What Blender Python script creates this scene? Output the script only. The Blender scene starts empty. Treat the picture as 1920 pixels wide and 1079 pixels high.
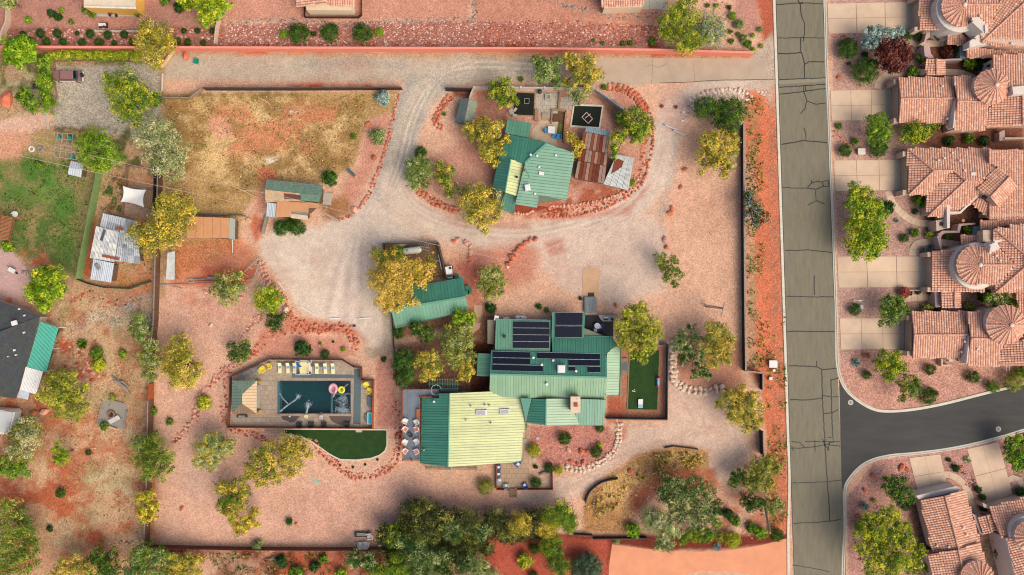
import bpy,bmesh,math,random
import numpy as np
from mathutils import Vector as Vc,Matrix,geometry as mgeo
random.seed(7);RNG=np.random.default_rng(11)
SC=bpy.context.scene;COL=SC.collection
PI=math.pi
# ------------------------------------------------------------ camera, sky, sun, exposure
H=128.0
cam=bpy.data.objects.new('camera',bpy.data.cameras.new('camera'));COL.objects.link(cam)
cam.location=(0,0,H);cam.rotation_euler=(0,0,0)
cam.data.sensor_width=36;cam.data.lens=24;cam.data.clip_start=1;cam.data.clip_end=9000
SC.camera=cam
SUN_EL,SUN_AZ=47,128
world=bpy.data.worlds.new('World');SC.world=world;world.use_nodes=True
wn=world.node_tree.nodes;wl=world.node_tree.links
sky=wn.new('ShaderNodeTexSky');sky.sky_type='NISHITA';sky.sun_disc=False
sky.sun_elevation=math.radians(SUN_EL);sky.sun_rotation=math.radians(SUN_AZ)
sky.air_density=0.6;sky.dust_density=4.0;sky.ozone_density=1.0
bg=wn['Background'];bg.inputs[1].default_value=0.13
wl.new(sky.outputs[0],bg.inputs[0])
sd=bpy.data.lights.new('sun','SUN');sd.energy=1.15;sd.angle=math.radians(58);sd.color=(1,.88,.68)
sun=bpy.data.objects.new('sun',sd);COL.objects.link(sun)
_el,_az=math.radians(SUN_EL),math.radians(SUN_AZ)
sv=Vc((math.sin(_az)*math.cos(_el),math.cos(_az)*math.cos(_el),math.sin(_el)))
sun.rotation_euler=sv.to_track_quat('Z','Y').to_euler()
SC.view_settings.view_transform='Standard';SC.view_settings.look='None'
SC.view_settings.gamma=1;SC.view_settings.use_curve_mapping=False
SC.view_settings.exposure=1.04
try:
 SC.cycles.pixel_filter_type='BLACKMAN_HARRIS';SC.cycles.filter_width=1.1;SC.cycles.max_bounces=5;SC.cycles.transparent_max_bounces=6
except Exception: pass
# ------------------------------------------------------------ helpers
K=0.66
def lin(c):
 return tuple((v/255/12.92 if v/255 <= .04045 else ((v/255+.055)/1.055)**2.4) for v in c)
def alb(c,k=None): return tuple(x*(k or K) for x in lin(c))
def W(px,py,z=0.0):
 f=(H-z)/H/10.0
 return Vc(((px-960)*f,(539.5-py)*f,z))
def nodes(m):
 m.use_nodes=True;nt=m.node_tree
 return nt,nt.nodes,nt.links,nt.nodes['Principled BSDF']
MATS={}
def M(key,rgb=(128,128,128),rough=.8,var=.18,sc=1.5,bump=.0,metal=0,rnd=.0,attr=False,spec=.4,k=None,stretch=None,speck=.06):
 """procedural paint/stone/wood: base colour x world noise x per-piece variation"""
 if key in MATS: return MATS[key]
 m=bpy.data.materials.new(key);nt,N,L,B=nodes(m)
 B.inputs['Roughness'].default_value=rough;B.inputs['Metallic'].default_value=metal
 B.inputs['Specular IOR Level'].default_value=spec
 geo=N.new('ShaderNodeNewGeometry');vec=geo.outputs['Position']
 if stretch:
  mp=N.new('ShaderNodeMapping');mp.inputs['Scale'].default_value=stretch
  L.new(vec,mp.inputs[0]);vec=mp.outputs[0]
 n1=N.new('ShaderNodeTexNoise');n1.inputs['Scale'].default_value=sc;n1.inputs['Detail'].default_value=5
 n1.inputs['Roughness'].default_value=.65
 L.new(vec,n1.inputs['Vector'])
 mr=N.new('ShaderNodeMapRange');mr.inputs[1].default_value=.3;mr.inputs[2].default_value=.7
 mr.inputs[3].default_value=1-var;mr.inputs[4].default_value=1+var
 L.new(n1.outputs['Fac'],mr.inputs[0]);fac=mr.outputs[0]
 n3=N.new('ShaderNodeTexNoise');n3.inputs['Scale'].default_value=7;n3.inputs['Detail'].default_value=2;L.new(geo.outputs['Position'],n3.inputs['Vector'])
 m3=N.new('ShaderNodeMapRange');m3.inputs[1].default_value=.25;m3.inputs[2].default_value=.75;m3.inputs[3].default_value=1-speck;m3.inputs[4].default_value=1+speck
 L.new(n3.outputs['Fac'],m3.inputs[0]);q3=N.new('ShaderNodeMath');q3.operation='MULTIPLY';L.new(fac,q3.inputs[0]);L.new(m3.outputs[0],q3.inputs[1]);fac=q3.outputs[0]
 if rnd:
  oi=N.new('ShaderNodeObjectInfo');m2=N.new('ShaderNodeMapRange')
  m2.inputs[3].default_value=1-rnd;m2.inputs[4].default_value=1+rnd
  L.new(oi.outputs['Random'],m2.inputs[0])
  mu=N.new('ShaderNodeMath');mu.operation='MULTIPLY';L.new(fac,mu.inputs[0]);L.new(m2.outputs[0],mu.inputs[1]);fac=mu.outputs[0]
 vm=N.new('ShaderNodeVectorMath');vm.operation='SCALE'
 if attr:
  at=N.new('ShaderNodeAttribute');at.attribute_name='Col';L.new(at.outputs['Color'],vm.inputs[0])
 else: vm.inputs[0].default_value=alb(rgb,k)
 L.new(fac,vm.inputs['Scale']);L.new(vm.outputs[0],B.inputs['Base Color'])
 if bump:
  b=N.new('ShaderNodeBump');b.inputs['Strength'].default_value=bump;b.inputs['Distance'].default_value=.05
  n2=N.new('ShaderNodeTexNoise');n2.inputs['Scale'].default_value=sc*5;n2.inputs['Detail'].default_value=3
  L.new(vec,n2.inputs['Vector']);L.new(n2.outputs['Fac'],b.inputs['Height']);L.new(b.outputs[0],B.inputs['Normal'])
 MATS[key] =m;return m
def leafmat():
 if 'leaves' in MATS: return MATS['leaves']
 m=bpy.data.materials.new('leaves');m.use_nodes=True;nt=m.node_tree;N=nt.nodes;L=nt.links;N.clear()
 at=N.new('ShaderNodeAttribute');at.attribute_name='Col'
 d=N.new('ShaderNodeBsdfDiffuse');t=N.new('ShaderNodeBsdfTranslucent');mx=N.new('ShaderNodeMixShader')
 o=N.new('ShaderNodeOutputMaterial');mx.inputs[0].default_value=.2
 g=N.new('ShaderNodeBsdfGlossy');g.inputs['Roughness'].default_value=.45;g.inputs['Color'].default_value=(.9,.9,.9,1)
 m2=N.new('ShaderNodeMixShader');m2.inputs[0].default_value=.012
 L.new(at.outputs['Color'],d.inputs[0]);L.new(at.outputs['Color'],t.inputs[0])
 L.new(d.outputs[0],mx.inputs[1]);L.new(t.outputs[0],mx.inputs[2])
 L.new(mx.outputs[0],m2.inputs[1]);L.new(g.outputs[0],m2.inputs[2]);L.new(m2.outputs[0],o.inputs[0])
 MATS['leaves'] =m;return m
class MB:
 """collects faces in world (or local) coordinates"""
 def __init__(s): s.v=[];s.f=[];s.c=[]
 def add(s,vs,fs,col=None):
  b=len(s.v);s.v += [tuple(v) for v in vs];s.f += [tuple(i+b for i in f) for f in fs]
  s.c += [col]*len(fs)
 def box(s,c,size,rz=0,col=None,tilt=None):
  x,y,z=[d/2 for d in size];R=Matrix.Rotation(rz,3,'Z')
  if tilt: R=R @ Matrix.Rotation(tilt[0],3,'X') @ Matrix.Rotation(tilt[1],3,'Y')
  P=[Vc(c) + R @ Vc((a*x,b*y,e*z)) for e in (-1,1) for a,b in ((-1,-1),(1,-1),(1,1),(-1,1))]
  s.add(P,[(3,2,1,0),(4,5,6,7),(0,1,5,4),(1,2,6,5),(2,3,7,6),(3,0,4,7)],col);return s
 def bar(s,a,b,w,h,col=None):
  a,b=Vc(a),Vc(b);d=(b-a)
  if d.length < 1e-5: return s
  dn=d.normalized();up=Vc((0,0,1)) if abs(dn.z) < .95 else Vc((1,0,0))
  sx=dn.cross(up).normalized()*w/2;sy=sx.cross(dn).normalized()*h/2
  P=[p+i*sx+j*sy for p in (a,b) for i,j in ((-1,-1),(1,-1),(1,1),(-1,1))]
  s.add(P,[(0,1,2,3),(7,6,5,4),(0,4,5,1),(1,5,6,2),(2,6,7,3),(3,7,4,0)],col);return s
 def tube(s,pts,rs,n=8,col=None,caps=True):
  pts=[Vc(p) for p in pts];rs=rs if isinstance(rs,(list,tuple)) else [rs]*len(pts);V=[]
  for i,p in enumerate(pts):
   d=(pts[min(i+1,len(pts)-1)]-pts[max(i-1,0)]).normalized()
   up=Vc((0,0,1)) if abs(d.z) < .9 else Vc((1,0,0))
   a=d.cross(up).normalized();b=a.cross(d)
   V += [p+rs[i]*(math.cos(2*PI*k/n)*a+math.sin(2*PI*k/n)*b) for k in range(n)]
  F=[(i*n+k,i*n+(k+1) % n,(i+1)*n+(k+1) % n,(i+1)*n+k) for i in range(len(pts)-1) for k in range(n)]
  if caps: F += [tuple(range(n))[::-1],tuple((len(pts)-1)*n+k for k in range(n))]
  s.add(V,F,col);return s
 def lathe(s,c,prof,n=16,col=None,a0=0,sx=1,sy=1,rz=0):
  c=Vc(c);V=[];R=Matrix.Rotation(rz,3,'Z')
  for r,z in prof:
   V += [c+R @ Vc((r*sx*math.cos(a0+2*PI*k/n),r*sy*math.sin(a0+2*PI*k/n),z)) for k in range(n)]
  F=[(i*n+k,i*n+(k+1) % n,(i+1)*n+(k+1) % n,(i+1)*n+k) for i in range(len(prof)-1) for k in range(n)]
  F += [tuple(range(n))[::-1],tuple((len(prof)-1)*n+k for k in range(n))]
  s.add(V,F,col);return s
 def prism(s,pts,z0,z1,col=None,cap=True,bottom=False):
  """xy outline, extruded; caps triangulated so that concave outlines work"""
  pts=[(p[0],p[1]) for p in pts]
  if area(pts) < 0: pts=pts[::-1]
  n=len(pts);V=[(x,y,z0) for x,y in pts]+[(x,y,z1) for x,y in pts]
  F=[(i,(i+1) % n,n+(i+1) % n,n+i) for i in range(n)]
  if cap:
   tri=mgeo.tessellate_polygon([[Vc((x,y,0)) for x,y in pts]])
   for t in tri:
    a,b,c=[pts[i] for i in t]
    if area((a,b,c)) < 0: t=t[::-1]
    F.append(tuple(n+i for i in t))
    if bottom: F.append(tuple(t[::-1]))
  s.add(V,F,col);return s
 def slab(s,P,n,t,col=None):
  """thick plate: polygon P (3D) extruded down by t along -n"""
  k=len(P);Q=[p-n*t for p in P]
  F=[(i+k,(i+1) % k+k,(i+1) % k,i) for i in range(k)]
  nrm=sum(((P[i]).cross(P[(i+1) % k]) for i in range(k)),Vc()).dot(n)
  tri=mgeo.tessellate_polygon([P]);T=[]
  for a in tri:
   if (P[a[1]]-P[a[0]]).cross(P[a[2]]-P[a[0]]).dot(n) < 0: a=a[::-1]
   T.append(tuple(a));T.append(tuple(i+k for i in a[::-1]))
  if nrm < 0: F=[f[::-1] for f in F]
  s.add(list(P)+Q,F+T,col);return s
 def mesh(s,name,off=Vc((0,0,0))):
  me=bpy.data.meshes.new(name)
  me.from_pydata([(x-off[0],y-off[1],z-off[2]) for x,y,z in s.v],[],s.f)
  if any(c is not None for c in s.c):
   at=me.color_attributes.new('Col','FLOAT_COLOR','CORNER');buf=[]
   for f,c in zip(s.f,s.c): buf += list((*(c or (.3,.3,.3)),1.0))*len(f)
   at.data.foreach_set('color',buf)
  me.validate();me.update();return me
def area(p):
 return sum(p[i][0]*p[(i+1) % len(p)][1]-p[(i+1) % len(p)][0]*p[i][1] for i in range(len(p)))/2
ORG={}
def TH(name,label,cat,loc,group=None,rz=0):
 o=bpy.data.objects.new(name,None);COL.objects.link(o);o.location=loc;o.rotation_euler=(0,0,rz)
 o.empty_display_size=.3
 o['label'] =label;o['category'] =cat
 if group: o['group'] =group
 ORG[o.name] =Vc(loc);return o
def obj(name,mb,mat,parent=None,local=False,label=None,loc=None,kind=None):
 off=Vc((0,0,0))
 if parent is not None and not local: off=ORG[parent.name]
 elif loc is not None and not local: off=Vc(loc)
 me=mb if isinstance(mb,bpy.types.Mesh) else mb.mesh(name,off)
 o=bpy.data.objects.new(name,me);COL.objects.link(o)
 if mat is not None and not me.materials: me.materials.append(mat)
 if parent is not None: o.parent=parent;ORG[o.name] =ORG.get(parent.name,Vc())
 elif loc is not None: o.location=loc;ORG[o.name] =Vc(loc)
 else: ORG[o.name] =Vc()
 if label: o['label'] =label
 if kind: o['kind'] =kind
 return o
def tag(o,label,cat,group=None,kind=None):
 o['label'] =label;o['category'] =cat
 if group: o['group'] =group
 if kind: o['kind'] =kind
 return o
def dup(root,loc,rz=0,label=None,sc=None,group=None):
 def cp(o,par):
  c=o.copy();COL.objects.link(c)
  if par is not None: c.parent=par
  for ch in o.children: cp(ch,c)
  return c
 r=cp(root,None);r.location=loc;r.rotation_euler=(0,0,rz)
 if sc: r.scale=sc if isinstance(sc,(tuple,list)) else (sc,sc,sc)
 if label: r['label'] =label
 if group: r['group'] =group
 return r
def place(root,px,py,z,rz,used,label,sc=None,group=None):
 """first use moves the prototype itself, later uses copy it"""
 L=W(px,py,z)
 if not used.get(root.as_pointer()):
  used[root.as_pointer()] =1;root.location=L;root.rotation_euler=(0,0,rz)
  if sc: root.scale=sc if isinstance(sc,(tuple,list)) else (sc,sc,sc)
  root['label'] =label
  if group: root['group'] =group
  return root
 return dup(root,L,rz,label,sc,group)
USED={}
def smooth(pts,n=6,closed=False):
 out=[];m=len(pts)
 rng=range(m) if closed else range(m-1)
 for i in rng:
  g=(lambda k: pts[k % m]) if closed else (lambda k: pts[max(0,min(m-1,k))])
  p0,p1,p2,p3=g(i-1),g(i),g(i+1),g(i+2)
  for j in range(n):
   t=j/n
   out.append(tuple(.5*(2*p1[a]+(p2[a]-p0[a])*t+(2*p0[a]-5*p1[a]+4*p2[a]-p3[a])*t*t+(3*p1[a]-p0[a]-3*p2[a]+p3[a])*t**3) for a in range(2)))
 if not closed: out.append(tuple(pts[-1][:2]))
 return out
def wxy(pts,z=0): return [tuple(W(x,y,z)[:2]) for x,y in pts]
def offset(pts,d):
 """xy outline moved inward by d"""
 s=1 if area(pts) > 0 else -1;n=len(pts);out=[]
 for i in range(n):
  a,b,c=Vc(pts[i-1]),Vc(pts[i]),Vc(pts[(i+1) % n])
  e1=(b-a).normalized();e2=(c-b).normalized()
  n1=Vc((-e1.y,e1.x))*s;n2=Vc((-e2.y,e2.x))*s
  m=n1+n2
  if m.length < .1: m=n1
  m=m.normalized();k=d/max(.35,m.dot(n1));out.append(tuple(b+m*k))
 return out
def sheet(name,pts,z,mat,label=None,cat=None,kind='structure',thick=.0,parent=None,group=None):
 """flat surface at height z with skirts down to the ground"""
 mb=MB().prism(wxy(pts,z),max(-.02,z-thick) if thick else -.01,z)
 o=obj(name,mb,mat,parent)
 if parent is None:
  if kind == 'structure': o['kind'] ='structure'
  if label: o['label'] =label
  if cat and kind != 'structure': o['category'] =cat
 return o
def ribbon(mb,pts,hw,z,col=None,closed=False,top=None):
 """band of half-width hw metres along px points"""
 P=[W(x,y,z) for x,y in pts];n=len(P);V=[]
 for i in range(n):
  d=(P[(i+1) % n if closed else min(i+1,n-1)]-P[(i-1) % n if closed else max(i-1,0)]);d.z=0
  d.normalize();s=Vc((-d.y,d.x,0));V += [P[i]+s*hw,P[i]-s*hw]
 F=[]
 for i in range(n if closed else n-1):
  j=(i+1) % n;F.append((2*i+1,2*j+1,2*j,2*i))
 if top is None: mb.add(V,F,col);return
 k=len(V);V2=V+[v+Vc((0,0,top)) for v in V];G=[]
 for i in range(n if closed else n-1):
  j=(i+1) % n
  G += [(2*i+1+k,2*j+1+k,2*j+k,2*i+k),(2*i+1,2*j+1,2*j+1+k,2*i+1+k),(2*j,2*i,2*i+k,2*j+k)]
 if not closed: G += [(0,1,1+k,k),(2*n-1,2*n-2,2*n-2+k,2*n-1+k)]
 mb.add(V2,G,col)
ORD=['first','second','third','fourth','fifth','sixth','seventh','eighth','ninth','tenth','eleventh','twelfth','thirteenth','fourteenth','fifteenth']
def ordl(i,n,a='left',b='right'):
 if i == 0: return a+'most'
 if i == n-1: return b+'most'
 return ORD[i]+' from the '+a
# ------------------------------------------------------------ ground: one fine sheet, painted by place, split into its kinds
def vnoise(x,y,sc,seed):
 """smooth value noise on arrays, 0..1"""
 r=np.random.default_rng(seed).random((257,257));X=x/sc;Y=y/sc
 xi=np.floor(X).astype(int);yi=np.floor(Y).astype(int);fx=X-xi;fy=Y-yi
 fx=fx*fx*(3-2*fx);fy=fy*fy*(3-2*fy);a=xi % 256;b=yi % 256
 return (r[a,b]*(1-fx)+r[a+1,b]*fx)*(1-fy)+(r[a,b+1]*(1-fx)+r[a+1,b+1]*fx)*fy
def fbm(x,y,sc,seed,o=4):
 s=0;t=0
 for i in range(o): s=s+vnoise(x,y,sc/2**i,seed+i)*.6**i;t += .6**i
 return s/t
def sdist(X,Y,pts,closed=True):
 d=np.full(X.shape,1e9);ins=np.zeros(X.shape,bool);n=len(pts)
 for i in range(n if closed else n-1):
  x0,y0=pts[i];x1,y1=pts[(i+1) % n];dx,dy=x1-x0,y1-y0
  L=dx*dx+dy*dy+1e-9;t=np.clip(((X-x0)*dx+(Y-y0)*dy)/L,0,1)
  d=np.minimum(d,np.hypot(X-x0-t*dx,Y-y0-t*dy))
  if closed and y0 != y1: ins ^= ((y0 > Y) != (y1 > Y)) & (X < dx*(Y-y0)/dy+x0)
 return np.where(ins,-d,d) if closed else d
STEP=3.0
ax=np.concatenate([[-29000,-9000,-3000,-1200,-500,-250,-120,-60,-30],np.arange(-12,1934,STEP),[1950,1980,2040,2160,2400,3100,4900,11000,31000]])
ay=np.concatenate([[-29000,-9000,-3000,-1200,-500,-250,-120,-60,-30],np.arange(-12,1094,STEP),[1110,1140,1200,1320,1560,2260,4000,10000,30000]])
GX,GY=np.meshgrid(ax,ay)
CC=np.empty(GX.shape+(3,));CC[:] =lin((220,174,143));GR=np.full(GX.shape,.55)
CAT=np.zeros(GX.shape,int)
CATS=['ground','gravel_driveway','dry_field','lawn','red_soil','gravel_path']
wob=(fbm(GX,GY,28,3)-.5)*26;fine=(fbm(GX,GY,9,90,2)-.5)
def paint(rgb,pts,soft=5,hw=None,cat=None,amt=1,grain=None,w=1,noise=0,sm=False,nseed=5,nsc=30):
 if sm: pts=smooth(pts,6,hw is None)
 xs=[p[0] for p in pts];ys=[p[1] for p in pts];mg=(hw or 0)+soft+25
 i0,i1=np.searchsorted(ax,[min(xs)-mg,max(xs)+mg]);j0,j1=np.searchsorted(ay,[min(ys)-mg,max(ys)+mg])
 S=(slice(j0,j1),slice(i0,i1));X,Y=GX[S],GY[S]
 d=sdist(X,Y,pts,hw is None)-(hw or 0)+wob[S]*w*.5
 m=np.clip(.5-d/(2*soft),0,1);m=m*m*(3-2*m)*amt
 mc=m > .5
 if noise: m=m*np.clip((fbm(X,Y,nsc,nseed)-.5)*noise+.5,0,1)
 tc=np.array(lin(rgb))*1.06;tc=tc+(tc.mean()-tc)*.1
 CC[S] += (tc-CC[S])*m[...,None]
 if grain is not None: GR[S] += (grain-GR[S])*m
 if cat is not None: CAT[S] =np.where(mc,CATS.index(cat),CAT[S])
P=paint
P((186,130,108),[(-40,-300),(420,-300),(420,90),(-40,90)],4,w=.3)
P((204,142,114),[(425,-300),(880,-300),(880,36),(425,40)],4,w=.3)
P((202,138,108),[(885,-300),(1240,-300),(1240,45),(885,38)],4,w=.3)
P((165,112,94),[(0,52),(420,50),(420,90),(0,90)],4,w=.3)
P((178,118,98),[(425,46),(885,38),(1240,48),(1245,88),(425,88)],5,w=.5,grain=.9)
P((176,90,52),[(430,82),(1240,82),(1240,92),(430,92)],4,noise=6,nsc=20)
P((196,138,115),[(1360,-60),(1420,-60),(1425,60),(1390,70)],7)
P((190,96,62),[(1412,-60),(1450,-60),(1452,70),(1430,80)],6,cat='red_soil')
P((190,148,108),[(285,95),(1420,95),(1420,112),(285,112)],5,w=.6)
P((198,98,58),[(430,92),(620,92),(620,103),(430,104)],4,noise=5,nsc=25)
P((190,105,70),[(1000,92),(1420,92),(1420,110),(1000,104)],4,noise=4,nsc=15)
P((190,170,144),[(270,132),(340,126),(700,130),(860,132),(1130,132),(1200,132)],8,hw=23,cat='gravel_driveway',grain=.4,w=.6)
P((166,160,142),[(560,118),(700,116),(760,120)],12,hw=8,grain=.6,amt=.7);P((160,158,138),[(770,150),(880,120),(1000,130)],14,hw=10,grain=.6,amt=.7)
P((196,84,44),[(520,163),(640,160),(745,164)],6,hw=3,w=1.5,noise=4)
P((194,178,154),[(865,130),(800,165),(762,230),(745,320),(720,380),(650,440)],10,hw=30,cat='gravel_driveway',w=.5,sm=True,grain=.5)
P((160,156,146),[(775,150),(745,200),(722,300),(700,380)],8,hw=7,w=.7,sm=True,amt=.6)
P((205,182,156),[(880,112),(815,140),(775,200),(752,290),(722,380)],5,hw=5,w=.3,sm=True,amt=.75)
P((150,150,140),[(790,215),(765,280),(750,345)],9,hw=6,w=.6,sm=True,amt=.5)
P((216,194,170),[(486,452),(520,420),(600,425),(700,370),(790,440),(740,480),(735,600),(738,640),(700,655),(660,620),(600,600),(560,580),(520,520),(490,480)],9,cat='gravel_driveway',w=.6,grain=.25)
P((214,190,166),[(735,340),(760,385),(830,425),(950,445),(1070,430),(1170,400),(1225,340),(1245,270),(1262,215),(1330,170),(1420,165)],12,hw=24,cat='gravel_driveway',w=.5,sm=True,grain=.25)
P((214,186,162),[(1000,455),(1130,420),(1225,400),(1250,430),(1245,545),(1160,572),(1060,545),(1020,500)],14,cat='gravel_driveway',w=.8,grain=.3)
P((220,196,170),[(745,330),(760,380),(800,410),(850,428)],5,hw=4,sm=True,amt=.6,w=.4)
P((222,198,176),[(700,400),(645,460),(620,540),(612,600)],8,hw=6,sm=True,amt=.6,w=.6)
P((220,188,166),[(760,450),(900,455),(1060,440),(1180,400),(1235,320),(1250,250)],8,hw=4,sm=True,amt=.6,w=.6)
P((170,166,152),[(1272,200),(1268,270),(1255,340),(1240,400)],9,hw=4,sm=True,amt=.75,w=.5)
P((196,118,92),[(860,480),(985,450),(1010,470),(1000,520),(960,545),(890,545),(850,500)],16,amt=.75)
P((190,98,66),[(1020,455),(1055,452),(1060,475),(1030,478)],9,amt=.7)
P((200,116,88),[(975,395),(1110,398),(1180,385),(1225,340),(1180,400),(1100,412),(980,410)],6,amt=.8)
P((193,110,86),[(830,410),(990,420),(1000,432),(850,425)],8,amt=.5)
P((196,136,112),[(850,190),(900,165),(1100,165),(1175,210),(1215,260),(1205,340),(1130,385),(980,400),(930,390),(800,360),(790,300),(870,260)],10,amt=.7)
P((178,116,86),[(840,240),(945,235),(930,340),(870,300)],12,amt=.45)
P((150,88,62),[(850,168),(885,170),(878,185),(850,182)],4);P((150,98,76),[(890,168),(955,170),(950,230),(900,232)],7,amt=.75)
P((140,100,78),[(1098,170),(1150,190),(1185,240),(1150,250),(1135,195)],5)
P((172,92,60),[(1060,335),(1130,348),(1175,360),(1130,378),(1055,392)],8,noise=4,nsc=20)
P((160,70,38),[(940,375),(1062,382),(1062,398),(960,402)],5,cat='red_soil')
P((205,138,112),[(1140,165),(1180,180),(1205,215),(1190,215)],5)
P((184,146,88),[(309,176),(745,172),(735,215),(690,225),(665,310),(610,345),(500,340),(455,400),(445,470),(330,520),(308,470)],5,cat='dry_field',w=.5,grain=.8)
P((212,174,112),[(310,178),(690,180),(660,310),(520,340),(400,390),(320,380)],12,noise=6,nsc=70,nseed=12)
P((150,112,56),[(310,178),(690,180),(660,310),(520,340),(400,390),(320,380)],12,noise=7,nsc=34,nseed=31,amt=.8)
P((204,124,80),[(400,200),(640,200),(650,290),(420,290)],20,noise=6,nsc=50,nseed=44,amt=.85)
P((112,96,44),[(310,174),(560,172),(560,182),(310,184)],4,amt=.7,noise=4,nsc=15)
P((224,150,120),[(395,220),(425,220),(432,250),(410,262),(392,245)],6,amt=.7);P((218,208,184),[(520,206),(580,208),(560,214),(530,212)],3,noise=6,nsc=6);P((224,205,170),[(495,295),(525,290),(520,306),(495,310)],4,noise=6,nsc=8)
P((206,112,76),[(478,310),(515,320),(515,340),(490,342)],6);P((204,126,92),[(478,350),(498,355),(498,400),(480,400)],9,amt=.7);P((204,112,76),[(475,402),(495,410),(492,440),(480,455),(472,430)],6)
P((206,140,112),[(690,225),(735,212),(715,290),(668,380),(640,395),(640,345),(672,310)],8,cat='ground',amt=.9)
P((172,118,72),[(600,375),(650,370),(660,405),(610,410)],8)
P((200,110,66),[(330,455),(455,450),(480,470),(480,520),(440,540),(320,540)],10,amt=.75,cat='red_soil')
P((196,138,98),[(345,460),(440,455),(470,490),(400,510)],12,amt=.5,noise=4,nsc=25)
P((206,86,50),[(380,500),(485,500),(470,535),(370,535)],6,amt=.6)
P((215,165,138),[(296,545),(480,540),(520,600),(430,650),(440,800),(600,850),(800,900),(1080,920),(1080,990),(700,1020),(285,1020)],12,amt=.6)
P((196,98,60),[(330,550),(400,548),(420,600),(350,590)],15,amt=.5,noise=4,nsc=30)
P((205,168,146),[(340,850),(400,880),(420,900),(350,935),(330,900)],20,amt=.5)
P((202,120,90),[(505,590),(650,605),(690,640),(660,630),(540,622),(470,660)],6,amt=.8)
P((205,140,112),[(450,665),(520,630),(640,630),(670,665),(640,672),(510,670)],5)
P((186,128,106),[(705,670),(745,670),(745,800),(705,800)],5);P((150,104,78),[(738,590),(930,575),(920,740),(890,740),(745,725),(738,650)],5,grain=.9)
P((168,150,122),[(680,655),(745,650),(745,665),(690,675)],4,cat='gravel_path',amt=.8);P((178,160,132),[(718,560),(745,565),(742,655),(720,655)],5,amt=.75)
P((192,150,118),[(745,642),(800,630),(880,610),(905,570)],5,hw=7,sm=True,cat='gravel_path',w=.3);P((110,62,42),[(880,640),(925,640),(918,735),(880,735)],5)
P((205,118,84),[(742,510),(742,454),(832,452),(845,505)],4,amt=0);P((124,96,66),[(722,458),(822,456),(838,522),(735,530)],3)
P((178,78,50),[(850,490),(905,500),(905,575),(880,580)],10,amt=.6)
P((214,180,154),[(1255,690),(1290,735),(1350,740),(1395,790),(1405,850),(1370,900),(1335,905),(1330,845),(1260,830),(1190,850),(1130,890),(1080,935),(980,945),(940,925),(1000,905),(1090,890),(1150,850),(1175,800),(1250,795)],8,cat='gravel_driveway',w=.6,grain=.4)
P((196,128,108),[(990,800),(1140,795),(1160,830),(1130,870),(1060,880),(995,860)],4,grain=.95);P((196,78,44),[(1090,880),(1150,860),(1170,820),(1172,800),(1158,840),(1120,868)],5,amt=.8)
P((178,118,86),[(1140,640),(1250,648),(1248,788),(1136,785)],4);P((186,120,92),[(1262,650),(1390,640),(1395,735),(1300,725),(1270,712)],10,amt=.8)
P((190,84,52),[(1170,790),(1172,760),(1160,745),(1140,750),(1136,800)],4,amt=.6)
P((176,128,76),[(1096,935),(1150,885),(1200,850),(1270,838),(1330,845),(1325,880),(1250,895),(1215,920),(1190,960),(1170,1000),(1092,1000)],6,cat='dry_field',w=.8,grain=.9)
P((214,166,96),[(1120,920),(1200,850),(1320,845),(1320,875),(1220,890),(1160,960)],10,noise=6,nsc=22,nseed=8);P((186,98,60),[(1250,885),(1340,880),(1350,920),(1230,925),(1190,970),(1180,930)],7,amt=.85,cat='red_soil')
P((122,52,34),[(1062,1000),(1110,1002),(1180,1004),(1480,1000),(1475,1016),(1380,1030),(1240,1033),(1150,1022),(1140,1090),(890,1090),(905,1000),(960,1010)],5,cat='red_soil',w=.4);P((190,88,62),[(905,1010),(1000,1015),(1060,1005),(1140,1010),(1140,1090),(900,1090)],6,amt=.8)
P((196,150,120),[(1345,915),(1375,905),(1385,940),(1420,975),(1395,975),(1365,945)],6)
P((180,92,62),[(1340,925),(1460,925),(1470,1000),(1340,1005)],8,amt=.7,noise=4,nsc=16)
P((210,116,74),[(1396,170),(1452,165),(1462,400),(1472,700),(1480,1000),(1440,1005),(1440,850),(1425,720),(1396,690)],4,cat='red_soil',w=.4,grain=.7)
P((188,116,82),[(1436,170),(1454,165),(1462,400),(1472,700),(1478,1000),(1455,1000),(1450,700),(1440,400)],6,noise=3,nsc=25,w=.8)
P((222,120,76),[(1412,170),(1440,200),(1440,640),(1415,700)],8,noise=6,nsc=45,nseed=77);P((204,150,118),[(1396,300),(1414,300),(1416,690),(1396,690)],4,w=.5,amt=.9)
P((168,136,88),[(1400,190),(1420,190),(1424,680),(1405,680)],6,noise=5,nsc=18,amt=.7)
P((206,160,138),[(1230,170),(1300,180),(1290,240),(1250,250)],10,amt=.6);P((200,172,146),[(1395,165),(1450,120),(1452,160),(1448,200),(1430,175)],7,amt=.9,cat='gravel_driveway')
P((196,172,146),[(1408,108),(1448,60),(1452,150),(1410,160)],5,cat='gravel_driveway')
P((180,142,100),[(-60,90),(310,90),(310,560),(290,560),(290,1100),(-60,1100)],3,w=.2,grain=.7,amt=.9)
P((184,166,120),[(0,100),(90,100),(100,240),(0,215)],8,noise=5,nsc=18);P((112,110,58),[(0,95),(90,95),(95,170),(0,170)],8,noise=6,nsc=22,nseed=9,cat='lawn')
P((182,168,144),[(102,125),(180,122),(300,112),(300,270),(250,262),(150,240),(100,240)],5,cat='gravel_driveway',w=.6,grain=.9);P((112,116,62),[(110,115),(300,108),(300,122),(110,124)],5,noise=4,nsc=12);P((100,100,56),[(100,238),(260,240),(300,262),(300,330),(240,330),(120,262)],8,noise=5,nsc=16)
P((216,172,142),[(-60,240),(50,215),(95,210),(98,232),(50,252),(-60,270)],7,cat='gravel_path',w=.5);P((214,150,112),[(-60,250),(50,245),(60,270),(35,320),(-60,310)],10,amt=.8)
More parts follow.
